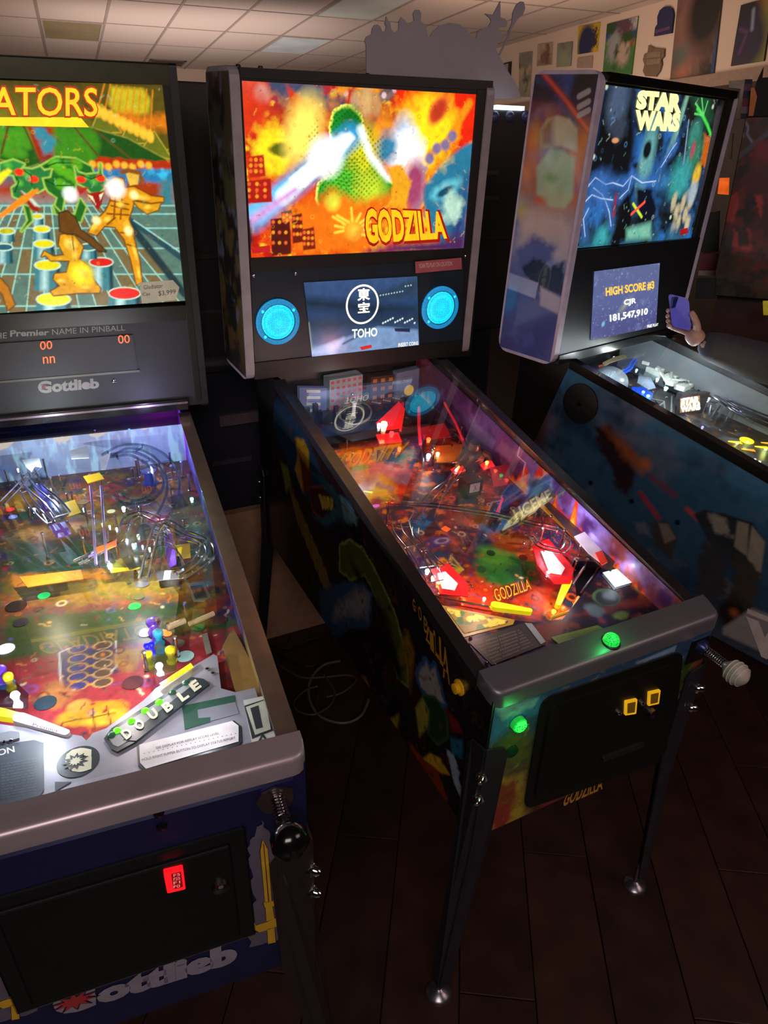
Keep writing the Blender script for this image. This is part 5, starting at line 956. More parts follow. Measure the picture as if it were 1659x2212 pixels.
    m.plastic([(150, 975), (190, 965), (192, 990), (155, 992)], .10, WPm, name='plastic'); m.plastic([(215, 990), (238, 980), (228, 1015), (218, 1015)], .095, WPm, name='plastic'); m.plastic([(48, 995), (85, 990), (90, 1010), (75, 1008), (68, 1020), (56, 1010)], .10, WPm, name='castle_plastic')
    m.bumper(325, 1045, .022, '', CP, mat('bumper_blue', '#3040a0', .3)); m.plastic([(180, 1030), (215, 1022), (225, 1035), (190, 1045)], .05, YP, name='plastic')
    m.wire([(195, 1050), (200, 1100), (207, 1220)], .085, r=.003, n=1, m=mat('rod_purple', '#b8a0e0', .3, .7), name='rod'); m.wire([(218, 1050), (222, 1100), (230, 1215)], .085, r=.003, n=1, m=mat('rod_purple', '#b8a0e0', .3, .7), name='rod')
    m.wire([(165, 1215), (215, 1190), (260, 1160), (275, 1120), (310, 1110), (350, 1130), (395, 1155)], .08, r=.0026, gap=.018); m.plastic([(205, 1185), (252, 1168), (252, 1180), (210, 1195)], .085, mat('orange_plate', '#d06030', .3, emit=.1), name='plastic')
    m.wire([(310, 1250), (345, 1130), (400, 1150), (445, 1170), (455, 1200), (430, 1225), (395, 1250)], .09, r=.0032, gap=.016); m.wire([(395, 1160), (440, 1175), (425, 1210), (380, 1240)], .075, r=.0028, gap=.016); m.plastic([(355, 1160), (372, 1152), (382, 1220), (362, 1230)], .05, PU, name='plastic'); m.plastic([(375, 1180), (410, 1175), (412, 1205), (385, 1208)], .045, YP, name='plastic')
    m.plastic([(255, 1140), (310, 1130), (318, 1175), (300, 1205), (262, 1200)], .07, CP, name='ramp'); m.plastic([(170, 1218), (320, 1200), (318, 1225), (175, 1228)], .05, CP, name='plastic'); m.plastic([(230, 1215), (315, 1200), (320, 1215), (300, 1230), (240, 1238)], .035, YP, name='plastic'); m.plastic([(42, 1248), (175, 1232), (180, 1252), (60, 1270)], .03, mat('gold_print_plastic', '#c08020', .3, bump=.3, emit=.08), name='plastic')
    b = m.A(371, 1262); MB().bbox((b.x-.026, b.y-.01, b.z), (b.x+.026, b.y+.035, b.z+.05), .004).build('kicker_box', BLK2, pfo); 
    m.plastic([(338, 1235), (398, 1232), (396, 1250), (340, 1255)], .055, WPm, name='kicker_plate'); m.plastic([(405, 1262), (440, 1258), (455, 1290), (440, 1300), (418, 1300)], .02, mat('lane_frame', '#9a9a90', .3, .4), name='lane_frame')
    m.plastic([(412, 1268), (436, 1265), (448, 1290), (422, 1294)], .0225, mat('lane_frame_dark', '#2a2838', .3), name='lane_frame')
    rail = lambda P, h, r, mm: MB().tube([m.A(x, y, h) for x, y in P], r).build('guide_rail', mm, pfo, smooth=True)
    rail([(362, 1355), (400, 1340)], .03, .006, mat('pale_wood', '#c8b088', .5)); rail([(408, 1348), (462, 1325)], .03, .005, mat('pale_wood', '#c8b088', .5))
    m.plastic([(345, 1478), (352, 1484), (418, 1442), (412, 1434)], .03, mat('yellow_flipper', '#ffe818', .3), name='slingshot_rubber')
    # slingshot cluster
    m.plastic([(310, 1415), (345, 1385), (380, 1420), (382, 1450), (345, 1462), (315, 1450)], .028, CP, name='slingshot'); m.bumper(335, 1368, .014, '', PU, PU, h=.03)
    for x, y, c, e, l, r in ((345, 1447, '#ffffff', 14, .4, .007), (35, 1510, '#e0f0ff', 16, .5, .008), (238, 1228, '#e8f4ff', 14, .3, .006), (268, 1105, '#b0f0ff', 10, .2, .005), (415, 1085, '#80f0e8', 5, .05, .005), (365, 968, '#ff30ff', 12, .5, .007), (308, 944, '#20e050', 3, 0, .004), (333, 953, '#30c8ff', 3, 0, .004), (280, 935, '#4090ff', 3, 0, .004), (318, 1403, '#1010f0', 2.5, 0, .006), (328, 1400, '#1010f0', 2.5, 0, .006), (290, 1185, '#fff8d0', 8, .12, .005), (300, 1165, '#fff8d0', 6, 0, .004), (275, 1175, '#ffffff', 5, 0, .004), (235, 985, '#ffffff', 6, .1, .004), (75, 1108, '#e0e0ff', 5, .1, .004), (120, 1102, '#b0a0ff', 4, 0, .004)):
        m.bulb(x, y, c, e, .014, r, l, .03)
    for x, y, r, c, e in ((95, 1287, .012, '#10c860', 1.2), (291, 1310, .012, '#20e840', 1.2), (430, 1356, .011, '#1c6a34', .1), (350, 1367, .010, '#ff9010', 1.3), (362, 1370, .008, '#ff8010', 1.2), (350, 1405, .011, '#20a0c8', .5), (400, 1418, .016, '#a0c8c0', .3), (12, 1402, .016, '#d8f0f0', .9), (15, 1478, .014, '#1890b0', .4), (98, 1519, .018, '#2c3c44', 0), (287, 1475, .018, '#5a3038', 0), (328, 1338, .013, '#5a5c40', 0), (315, 1367, .014, '#1c4a34', 0), (370, 1342, .010, '#5a5430', 0), (385, 1390, .012, '#6a7068', 0), (300, 1290, .011, '#6a6440', 0), (308, 1262, .014, '#6a6a70', 0), (35, 1310, .02, '#2c2420', 0), (45, 1345, .014, '#383038', 0), (460, 1275, .014, '#3a3438', 0), (475, 1340, .014, '#502c2c', 0), (240, 1105, .010, '#e0d8a0', .3), (28, 1117, .010, '#8098f0', .5), (200, 1202, .009, '#a090ff', 1.0), (180, 1085, .014, '#806020', 0), (315, 1235, .016, '#7a5a18', 0), (22, 1101, .010, '#f03020', .8), (345, 1122, .006, '#ff7030', 1)):
        m.insert(x, y, r, c, e, asp=1.05)
    for x, y, c in ((338, 1385, PU), (372, 1430, YP), (322, 1440, YP), (345, 1392, mat('cyan_star', '#28a8c8', .3, emit=.3))): m.bumper(x, y, .010, '', c, c, h=.03)
    m.plastic([(436, 1372), (448, 1368), (458, 1410), (446, 1416)], .004, mat('lane_frame', '#9a9a90', .3, .4), name='lane_frame')
    for x, y in ((140, 975), (210, 960), (235, 985), (222, 1065), (200, 1060), (300, 1120), (400, 1160), (430, 1230), (350, 1150), (130, 1100), (345, 1380), (385, 1420), (318, 1452), (405, 1345), (255, 1150), (60, 1060), (20, 1050), (370, 1010), (395, 1030), (410, 1060)): m.post(x, y, .05, .003)
    sm = glass_mat('thin_clear_guard', (.9, .95, 1), .25, .05)
    for i in range(10):
        x, y = 30+(i*97) % 350, 1030+(i*61) % 190; m.plastic([(x, y), (x+34, y-10), (x+48, y+16), (x+18, y+26)], .045+.004*(i % 4), [sm, YP, sm, PU, sm][i % 5] if i % 3 else sm, name='plastic')
    for i in range(16): m.bulb(40+(i*71) % 370, 1020+(i*43) % 220, ['#ffffff', '#ffe8a0', '#b0d0ff'][i % 3], 4, .012, .0028, 0, .035)
    for i in range(6): m.wire([(270+i*9, 1150+i*12), (300+i*8, 1120+i*12), (340+i*8, 1128+i*12), (360+i*8, 1160+i*12)], .05+i*.006, r=.0014, n=1, name='wire_arch')
    for i in range(26): m.post(60+rnd.uniform(0, 360), 1020+rnd.uniform(0, 220), .03+rnd.random()*.04, .0028)
    m.flipper((45, 1560), (145, 1593), mat('white_flipper', '#d8d0d0', .4)); fl = m.flipper((-20, 1545), (48, 1558), mat('yellow_flipper', '#ffe818', .3)); lettering(fr, Plane(pf.P(0, 0, .031), pf.U, pf.V), 'Premier', [(72, 1561), (128, 1576), (126, 1583), (70, 1568)], mat('card_text', '#403840', .5), pfo, n=0)
    m.plastic([(0, 1480), (30, 1470), (62, 1500), (60, 1530), (0, 1530)], .026, CP, name='slingshot'); m.bumper(5, 1475, .013, '', PU, PU, h=.03); m.bumper(25, 1488, .009, '', YP, YP, h=.03)
    for x, y, h, e, c in ((330, 960, .12, .5, (.6, .5, 1)), (100, 1000, .12, .7, (.8, .9, 1)), (280, 1180, .12, 1.1, (.85, .9, 1)), (80, 1180, .12, .8, (1, .85, .6)), (250, 1400, .12, .55, (1, .85, .8)), (60, 1450, .12, .7, (.85, .9, 1)), (430, 1500, .10, .25, (.9, .9, 1))):
        point('playfield_light', m.A(x, y, h), e*(2.2 if y < 1250 else 1.5), c, .01, root)
    # ---- front of the cabinet
    q = m.front; T = lambda x, y: (x*.434, 1700+y*.434)
    DKD = mat('coin_door', '#0a0a0c', .5, .2)
    def rr(Pq, mm, n, t, r, name, par):
        c = [Vector(fr.uv(q, *T(*pt))) for pt in Pq]; loop = []
        for i in range(4):
            a, b_, d = c[i-1], c[i], c[(i+1) % 4]; u1 = (a-b_).normalized()*r; u2 = (d-b_).normalized()*r
            for k in range(5):
                t_ = k/4; loop.append((b_+u1)*(1-t_)**2+b_*2*t_*(1-t_)+(b_+u2)*t_**2)
        return MB().prism([q.P(v.x, v.y, n) for v in loop], q.N*t).build(name, mm, par)
    a1 = Vector(fr.uv(q, *T(1220, 210))); a2 = Vector(fr.uv(q, *T(1220, 740)))
    MB().bbox((.10, -.005, a2.y-.0), (a1.x, -.0, a1.y+.01), .004).build('coin_door_frame', mat('coin_door_frame', '#0e0e10', .42, .2), root); MB().bbox((.125, -.010, a2.y+.02), (a1.x-.025, -.004, a1.y-.015), .004).build('coin_door', DKD, root); cd = root.children[-1]
    rr([(808, 378), (905, 355), (917, 455), (827, 476)], lampm('#f01420', 1.0), .010, .008, .003, 'coin_slot', cd); rr([(845, 378), (893, 366), (903, 440), (856, 452)], mat('slot_red_dark', '#7a0810', .4, emit=.5), .0182, .0008, .001, 'slot_plate', cd)
    for i, t_ in enumerate(('F5', 'F25', 'F1', 'F0')): lettering(fr, q, t_, [T(856, 374+i*19), T(888, 368+i*19), T(889, 381+i*19), T(857, 388+i*19)], mat('slot_print', '#ff8a80', .4, emit=.8), cd, n=.020)
    MB().lathe(fr.at(q, *T(1098, 490), .010), (0, -1, 0), [(0, .014), (.008, .013), (.010, .009)], 16).build('lock', mat('aged_chrome', '#7a7278', .3, 1), cd, smooth=True)
    MB().lathe(fr.at(q, *T(1098, 490), .020), (0, -1, 0), [(0, .005), (.003, .004)], 10).build('keyhole', CHROME, cd, smooth=True)
    GW = mat('grey_front_print', '#8a8290', .5)
    lettering(fr, q, 'G', [T(262, 1010), T(476, 985), T(478, 1090), T(262, 1148)], GW, m.cab, n=.0012, bold=.09, name='maker_letter'); 
    lettering(fr, q, 'ottlieb', [T(478, 985), T(1178, 760), T(1182, 868), T(484, 1085)], GW, m.cab, n=.0012, bold=.07, name='maker_lettering')
    c0 = fr.at(q, *T(372, 1065), .0026); star = []
    for k in range(20):
        a = 2*math.pi*k/20; r = .032*(1 if k % 2 else .5); star.append(c0+Vector((r*1.2*math.cos(a), 0, r*.85*math.sin(a))))
    MB().prism(star, (0, -.0004, 0)).build('maker_star', mat('star_front_dark', '#1c1418', .5), m.cab); MB().prism([(v-c0)*.8+c0+Vector((0, -.0008, 0)) for v in star], (0, -.0004, 0)).build('maker_star', mat('star_front_red', '#a03038', .5), m.cab)
    lettering(fr, q, '®', [T(1140, 740), T(1178, 733), T(1178, 760), T(1142, 768)], GW, m.cab, n=.0012)
    # grey torn panels with swords
    def sword(dx, dy, k=0):
        Tm = lambda x, y: T(x+dx, y+dy)
        pts = [(1310, 170), (1335, 230), (1370, 290), (1400, 350), (1425, 470), (1440, 600), (1460, 740), (1240, 800), (1230, 700), (1270, 560), (1250, 440), (1230, 300), (1270, 240)]
        jag = []; r_ = random.Random(4)
        for i in range(len(pts)):
            a, b_ = pts[i], pts[(i+1) % len(pts)]
            for s_ in range(4): jag.append((a[0]+(b_[0]-a[0])*s_/4+(r_.uniform(-14, 14) if i not in (6,) else 0), a[1]+(b_[1]-a[1])*s_/4+r_.uniform(-8, 8)))
        o = MB().prism([fr.at(q, *Tm(*c), .0012) for c in jag], (0, -.0004, 0)).build('torn_panel_print', mat('torn_grey', '#5c5464', .5), m.cab)
        GO = mat('sword_gold', '#c89c28', .4); DKg = mat('sword_outline', '#3a280c', .4)
        for (sc, mm, n) in ((1.16, DKg, .0020), (1, GO, .0027)):
            def w_(L_): 
                cx = sum(a for a, _ in L_)/len(L_); cy = sum(b for _, b in L_)/len(L_); return [Tm(cx+(x-cx)*sc, cy+(y-cy)*(1+(sc-1)*.2)) for x, y in L_]
            for L_ in ([(1307, 262), (1332, 310), (1352, 570), (1320, 578), (1296, 320)], [(1312, 575), (1362, 568), (1364, 592), (1318, 600)], [(1322, 600), (1356, 595), (1366, 655), (1326, 668)], [(1252, 652), (1275, 690), (1330, 672), (1368, 655), (1415, 640), (1432, 598), (1436, 640), (1405, 682), (1350, 705), (1290, 722), (1262, 708)], [(1330, 705), (1365, 698), (1372, 772), (1334, 780)]):
                MB().prism([fr.at(q, *c, n) for c in w_(L_)], (0, -.0004, 0)).build('sword_print', mm, m.cab)
        MB().prism([fr.at(q, *Tm(*c), .0034) for c in ((1310, 280), (1314, 285), (1340, 570), (1335, 572))], (0, -.0003, 0)).build('sword_print', DKg, m.cab)
    sword(0, 0); sword(-1275, 380)
    # plunger escutcheon
    pts = [(1270, 70), (1300, 30), (1370, -5), (1455, 5), (1460, 40), (1440, 85), (1400, 85), (1340, 125), (1315, 120)]
    o = MB().prism([fr.at(q, *T(*c), .001) for c in pts], (0, -.004, 0)).build('plunger_plate', mat('plate_brown_steel', '#5a4c4c', .3, .8), root)
    cpl = fr.at(q, *T(1383, 62), .005); sp = [cpl+Vector((.010*math.cos(k*.7), -.0006*k, .010*math.sin(k*.7))) for k in range(60)]
    MB().tube(sp, .0016, 5).build('plunger_spring', CHROME, root, smooth=True); MB().lathe(cpl, (0, -1, 0), [(0, .006), (.10, .006)], 10).build('plunger_rod', BLK, root, smooth=True); MB().lathe(cpl+Vector((0, -.045, 0)), (0, -1, 0), [(0, .010), (.008, .020), (.02, .027), (.035, .027), (.046, .018), (.05, .002)], 20).build('plunger_knob', BLK2, root, smooth=True)
    for x, y in ((790, 130), (805, 195)): MB().lathe(fr.at(q, *T(x, y), .001), (0, -1, 0), [(0, .008), (.003, .007), (.005, .002)], 10).build('carriage_bolt', BLK2, root, smooth=True)
    fr.view(0, 0, 1)
    zt = m.hf-.175
    m.leg(1, 0, zt, LEGB, w=.068); m.leg(0, 0, zt, LEGB, w=.068); m.leg(0, 1, zt, LEGB); m.leg(1, 1, zt, LEGB)
    # paper price tag stuck on the glass
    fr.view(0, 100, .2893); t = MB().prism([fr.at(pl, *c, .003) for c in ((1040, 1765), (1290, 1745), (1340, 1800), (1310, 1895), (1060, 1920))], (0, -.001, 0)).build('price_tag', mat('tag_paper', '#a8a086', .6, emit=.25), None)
    t.data.transform(m.M); tag(t, 'small handwritten paper price tag stuck on lower right corner of dragon backglass', 'price tag')
    HP = mat('pen_print', '#3c3a34', .6)
    for s_, qd in (('Gladiator', ((1070, 1782), (1215, 1768), (1215, 1800), (1072, 1812))), ('Cas', ((1062, 1838), (1120, 1832), (1120, 1856), (1064, 1860))), ('$3,999', ((1180, 1825), (1310, 1812), (1310, 1850), (1184, 1866)))):
        o = lettering(fr, pl, s_, qd, HP, t, n=.0045, name='handwriting'); o.data.transform(m.M)
build_A()
# ================================================================ RIGHT MACHINE
DC = dict(hf=.9288, hb=.5038, hr=1.1585, yb=1.1677, Wb=.7468, zb=1.1536, zt=1.9121, db=.2173, W=.5736, pd0=.085, pd1=.17)
C_ = Machine('right pinball machine with dark blue lightning backglass and yellow white lettering', (1.1272, -.2473, .2415), .072, DC)
def build_C():
    m = C_; fr = m.fr; root = m.root; fr.view(0, 0, 1)
    m.cabinet(BLK); m.rails(BLK2); m.glass(GLASS2); m.lockbar(BLK2); LILAC = mat('lilac_edge_trim', '#a89cae', .35); m.backbox(BLK, LILAC, rad=.035)
    pl = Plane((0, m.yb+.012, 0), (1, 0, 0), (0, 0, 1)); V = (1040, 100, .3731); fr.view(*V)
    q = [fr.uv(pl, *c) for c in ((545, 1170), (1215, 1108), (1375, 285), (695, 200))]
    p = Paint(fr, pl, q, 240, 280); P = p.poly
    p.grad([(0, '#2a5c78'), (.15, '#16242c'), (.45, '#1c3a5c'), (.7, '#16181a'), (1, '#26261c')]); p.noise(12, '#2c6ab0', .5, .66, 4, .6); p.noise(20, '#0c1014', .5, .62, 8, .7)
    P([(700, 210), (760, 240), (870, 260), (900, 420), (880, 700), (700, 760), (640, 600)], '#182c50', soft=.05); P([(720, 260), (840, 240), (870, 330), (880, 560), (850, 740), (700, 720), (640, 700), (680, 480)], '#0c0e12', soft=.02, rough=.004)
    p.blob((790, 330), .045, '#4a5a74', asp=1.3, soft=.8); p.blob((800, 480), .03, '#384050', soft=.9, tex=.8); p.blob((775, 545), .016, '#d89868', asp=.4, soft=.5)
    P([(1190, 260), (1210, 260), (1120, 560), (1060, 650), (1100, 540)], '#6a9a8a', soft=.012); p.line([(1200, 270), (1110, 580)], .008, '#8ac0a0', .012)
    P([(1200, 270), (1320, 280), (1340, 420), (1300, 480), (1240, 350)], '#1c4c30', soft=.03); p.line([(1250, 360), (1280, 400), (1310, 460), (1345, 560)], .010, '#40d048', .006, k=1.2)
    for a in ((1240, 330), (1275, 290), (1310, 320), (1235, 390)): p.line([(1285, 400), a], .005, '#68e070', .004)
    P([(1290, 500), (1345, 540), (1310, 700), (1270, 680)], '#c86018', soft=.01, rough=.01); p.noise(90, '#ffb040', .7, .78, 4, .0)
    p.blob((1235, 520), .035, '#3c8a7c', asp=1.2, soft=.8); p.blob((1235, 640), .04, '#387a5c', asp=1.4, soft=.8, tex=.5); p.blob((1225, 600), .012, '#b05060', asp=2, soft=.6); p.blob((1150, 770), .06, '#3ca0a0', asp=.9, soft=.9, tex=.7); p.blob((1245, 750), .022, '#e8b830', asp=1.6, soft=.6); p.line([(1200, 430), (1180, 600), (1170, 680)], .006, '#8aa0c0', .004); p.blob((960, 640), .035, '#68a8a8', asp=2.6, soft=.8); p.blob((960, 600), .02, '#0e1418', asp=1.2, soft=.5)
    for L_ in (((610, 820), (660, 760), (720, 800), (760, 790), (820, 810), (870, 750), (930, 790), (1010, 780)), ((650, 820), (700, 860), (720, 900), (740, 960), (750, 1040)), ((600, 900), (640, 860), (690, 880), (760, 890)), ((600, 1100), (590, 1000), (620, 940)), ((1040, 700), (1100, 600), (1130, 560)), ((870, 750), (850, 830), (800, 880))):
        p.line(L_, .02, '#3c70c0', .03, amt=.9); p.line(L_, .0015, '#d8ecff', .004, k=1.3)
    p.blob((700, 800), .06, '#3c70b8', soft=1, amt=.8, tex=.5); p.blob((1060, 780), .05, '#3a80b8', soft=1, amt=.8, tex=.5)
    P([(760, 1120), (820, 900), (850, 860), (870, 960), (850, 1110)], '#06080a', soft=.008); P([(900, 830), (980, 820), (1010, 940), (980, 1080), (920, 1090)], '#0a0e20', soft=.012, rough=.006); p.poly([(840, 1060), (980, 1020), (980, 1110), (840, 1120)], '#7ac0a8', soft=.02)
    p.line([(878, 912), (928, 988)], .008, '#c0e030', .004, k=1.3); p.line([(945, 902), (868, 972)], .008, '#ff5040', .004, k=1.3); p.line([(780, 860), (765, 980)], .010, '#a02838', .006)
    for x, y in ((1115, 900), (1130, 960), (1165, 910), (1180, 970), (1210, 900), (1140, 1020), (1110, 1050), (1190, 1030)): p.blob((x, y), .014, '#c8b890', asp=1.8, soft=.8, tex=.8)
    p.blob((1220, 850), .025, '#a8b8c0', asp=1.3, soft=.8, tex=.7); p.blob((700, 1110), .05, '#40b0b8', soft=1, tex=.6); p.blob((1100, 1090), .05, '#2c6a90', soft=1); p.clutter(['#5aa0d8', '#0c1418', '#88c0b0', '#2c5a80', '#c8d8c0'], 260, 5, .0015, .006, .5); p.mod(100, .25, 4)
    for c in ((725, 235), (1095, 990), (1340, 350), (700, 260), (650, 640)): p.blob(c, .006, '#c8d8c0', soft=.8)
    p.build('backglass', canvas_mat('backglass_lit', 1.0, .2), root)
    TW = mat('title_pale_yellow', '#fff8a0', .4, emit=1.25); TD = mat('title_dark_edge', '#3a3820', .4)
    for (s_, qd) in (('STAR', ((905, 252), (1162, 272), (1152, 388), (888, 364))), ('WARS', ((890, 366), (1152, 384), (1138, 496), (884, 486)))):
        cx, cy = 1020, 375
        lettering(fr, pl, s_, [(x, y) for x, y in qd], TW, root, n=.002, bold=.075, name='title_print')
    MB().prism([pl.P(*fr.uv(pl, *c), .0012) for c in ((1148, 1062), (1190, 1050), (1196, 1080), (1150, 1094))], (0, -.0006, 0)).build('maker_badge', mat('badge_red', '#c02020', .4, emit=.5), root)
    x0, x1 = m.x0+.024, m.x1-.024; zt_ = q[3][1]; zb_ = min(q[0][1], q[1][1])
    MB().box((x0, m.yb-.006, zt_), (x1, m.yb+.02, m.zt-.003)).build('glass_frame', BLK2, root); MB().box((q[1][0], m.yb+.002, zb_), (x1, m.yb+.012, zt_)).build('glass_frame', mat('olive_black_frame', '#1e1c14', .3), root)
    MB().box((x0, m.yb-.002, zt_-.002), (x1-.04, m.yb+.003, zt_+.003)).build('frame_trim', mat('trim_gold_grey', '#9a9474', .25, .8), root)
    MB().box((x0, m.yb+.0, m.zb+.03), (x1, m.yb+.010, zb_)).build('speaker_panel', mat('panel_black', '#141416', .35), root); MB().box((x0, m.yb-.004, m.zb+.003), (x1, m.yb+.02, m.zb+.03)).build('panel_moulding', BLK2, root)
    q = [fr.uv(pl, *c, .012) for c in ((628, 1702), (1008, 1622), (1030, 1254), (650, 1303))]
    p = Paint(fr, pl, q, 110, 110, n=.014); p.fill('#545a90'); p.grad([(0, '#4c4c84'), (.5, '#5c6498'), (1, '#606a94')]); p.blob((830, 1500), .06, '#8a9090', asp=.35, ang=.6, soft=1); p.blob((840, 1490), .03, '#b0b098', asp=.3, ang=.6, soft=1); p.noise(50, '#6a74a8', .55, .7, 4, .6); p.noise(140, '#a0a8c8', .72, .78, 7, .8); p.blob((705, 1608), .008, '#80c0e0', soft=.9)
    scr = p.build('screen', canvas_mat('screen_lit', 1.0, .2), root)
    OY = mat('screen_orange_print', '#ffb838', .4, emit=1.1); CRM = mat('screen_cream_print', '#f2f4dc', .4, emit=1.15)
    lettering(fr, pl, 'HIGH SCORE #3', [(693, 1392), (975, 1352), (975, 1402), (695, 1446)], OY, scr, n=.016, bold=.03); lettering(fr, pl, 'CJR', [(800, 1462), (872, 1450), (870, 1490), (800, 1502)], CRM, scr, n=.016, bold=.03); lettering(fr, pl, '181,547,910', [(718, 1548), (940, 1508), (937, 1552), (720, 1596)], CRM, scr, n=.016, bold=.03); lettering(fr, pl, 'FREE PLAY', [(935, 1608), (1000, 1596), (1000, 1612), (935, 1625)], CRM, scr, n=.016)
    lettering(fr, pl, 'STAR\nWARS', [(525, 1245), (565, 1238), (560, 1298), (522, 1305)], mat('faint_grey_print', '#4a4a54', .5), root, n=.012); lettering(fr, pl, 'A', [(578, 1232), (605, 1230), (602, 1295), (572, 1300)], mat('faint_grey_print', '#4a4a54', .5), root, n=.012)
    for x, y in ((556, 1148), (1195, 1155), (634, 1262)): MB().lathe(fr.at(pl, x, y, .004), (0, -1, 0), [(0, .005), (.003, .004), (.004, .001)], 8).build('screw', CHROME, root)
    # large printed panel on the left side of the backbox: abstract shapes
    s0, s1 = m.yb+.010, m.yb+m.db-.008
    p = Paint(fr, m.bbleft, [(-s1, m.zb+.010), (-s0, m.zb+.010), (-s0, m.zt-.010), (-s1, m.zt-.010)], 90, 300, n=.001); P = p.poly
    p.grad([(0, '#3a3c78'), (.25, '#343a80'), (.4, '#6a7aa0'), (.55, '#8a8088'), (.62, '#a05a38'), (.75, '#7a4a58'), (.86, '#3a3050'), (1, '#3c3830')]); p.noise(14, '#5060a0', .55, .7, 3, .4)
    p.blob((300, 560), .05, '#b86a30', soft=1, tex=.6, asp=1.6); p.blob((260, 740), .04, '#c87830', soft=1, tex=.8); p.blob((400, 420), .05, '#7a3a60', soft=1, tex=.5); p.blob((240, 960), .04, '#b09018', soft=1, tex=.6); p.blob((580, 640), .05, '#b05a30', soft=.9, asp=1.5)
    P([(340, 480), (380, 420), (440, 400), (510, 420), (555, 480), (555, 610), (460, 580), (340, 590)], '#a8a690', soft=.008); P([(340, 480), (380, 420), (420, 410), (420, 585), (340, 590)], '#6a3850', soft=.02, amt=.8); P([(400, 590), (470, 600), (540, 650), (530, 880), (480, 940), (400, 930), (320, 860), (320, 700)], '#8ea890', soft=.012); p.blob((400, 760), .03, '#4a8a58', soft=1, asp=.6, tex=.5); p.blob((340, 890), .035, '#b04a38', soft=1, asp=.5, tex=.4)
    P([(250, 960), (400, 980), (520, 1020), (520, 1250), (300, 1230), (200, 1180)], '#a09aa0', soft=.03, rough=.01); P([(200, 1180), (300, 1100), (440, 1160), (400, 1250), (230, 1300)], '#4a5a90', soft=.02, rough=.01); P([(240, 1290), (300, 1220), (400, 1280), (480, 1250), (480, 1450), (320, 1420)], '#1c2438', soft=.012, rough=.01); P([(160, 1310), (330, 1370), (310, 1460), (150, 1400)], '#8a92b4', soft=.004); P([(340, 1390), (470, 1460), (460, 1560), (340, 1500)], '#9a94a4', soft=.01)
    p.line([(340, 135), (480, 300), (620, 490)], .016, '#8a3028', .01); p.line([(340, 135), (480, 300), (620, 490)], .009, '#c8584c', .006)
    for y in (275, 335, 385): p.line([(565, y+15), (620, y-15)], .014, '#a09898', .003)
    p.mod(30, .15, 3); p.build('side_panel_print', canvas_mat('printed_decal_glossy', 0, .22, coat=.4), root)
    # cabinet side art: snowy blue ground with plain dark shapes
    pl = m.left; fr.view(1080, 860, .349)
    p = Paint(fr, pl, [(-(m.L-.004), m.hb+.003), (-.004, m.hb+.003), (-.004, m.hf-.024), (-(m.yb-.0), m.hr-.024)], 380, 140, n=.0012); P = p.poly
    p.grad([(0, '#3a4050'), (.4, '#2c4860'), (1, '#34607c')]); p.noise(5, '#6a6878', .5, .66, 3, .7, stretch=1.6); p.noise(8, '#22384e', .5, .66, 5, .7); P([(0, 60), (120, 0), (300, 100), (260, 300), (120, 260)], '#4a1a18', soft=.06)
    P([(600, 130), (1100, 420), (1000, 520), (860, 300), (620, 220)], '#6a6874', soft=.07, amt=.7); P([(590, 180), (680, 170), (800, 330), (840, 480), (790, 600), (720, 560), (680, 420), (600, 280)], '#2c1c22', soft=.02, rough=.01); P([(640, 180), (760, 260), (900, 400), (880, 470), (780, 380), (680, 230)], '#96502c', soft=.03, rough=.01); p.blob((900, 410), .03, '#c0602c', soft=1)
    p.line([(870, 590), (980, 740)], .014, '#a03038', .012); p.line([(1160, 690), (1240, 760)], .014, '#b04848', .01); p.line([(940, 490), (1080, 600)], .014, '#7a3448', .02)
    for c in ((560, 525), (815, 640), (1098, 770)): p.blob(c, .008, '#101418', soft=.3)
    # distant plain rock shapes
    P([(1200, 720), (1260, 690), (1400, 720), (1560, 770), (1640, 880), (1600, 1100), (1480, 1080), (1300, 900)], '#2c3036', soft=.006); P([(1290, 720), (1400, 740), (1440, 860), (1330, 830)], '#8a8478', soft=.012, rough=.01); P([(1470, 760), (1540, 780), (1530, 980), (1450, 920)], '#8a8070', soft=.006); P([(1560, 790), (1640, 890), (1610, 1110), (1530, 990)], '#948a7a', soft=.006)
    P([(1240, 900), (1420, 940), (1400, 1200), (1300, 1290), (1215, 1190)], '#34343a', soft=.02, rough=.02); P([(1450, 960), (1630, 1080), (1560, 1300), (1400, 1290), (1430, 1100)], '#3a3630', soft=.02, rough=.02)
    P([(930, 770), (1040, 760), (1100, 870), (1060, 1000), (960, 920)], '#3c3838', soft=.008); P([(980, 770), (1040, 780), (1090, 870), (1020, 900)], '#7a6a60', soft=.008); P([(820, 760), (900, 760), (940, 860), (860, 830)], '#5c6068', soft=.012, rough=.01)
    p.blob((1440, 1340), .05, '#241c18', soft=.7); p.blob((1450, 1330), .02, '#a8562c', soft=1)
    P([(1380, 1420), (1560, 1300), (1900, 1420), (1900, 1700), (1380, 1460)], '#8a8684', soft=.01)
    p.mod(50, .2, 5); p.build('side_decal', canvas_mat('printed_decal_glossy', 0, .22, coat=.4), m.cab)
    lettering(fr, pl, 'WARS', [(1525, 1345), (2500, 1740), (2450, 1990), (1525, 1555)], mat('white_side_letters', '#c8b8b4', .4), m.cab, n=.0026, bold=.08, name='side_lettering'); lettering(fr, pl, '-', [(1535, 1300), (2500, 1690), (2500, 1725), (1530, 1330)], mat('white_side_letters', '#c8b8b4', .4), m.cab, n=.0026, name='side_rule')
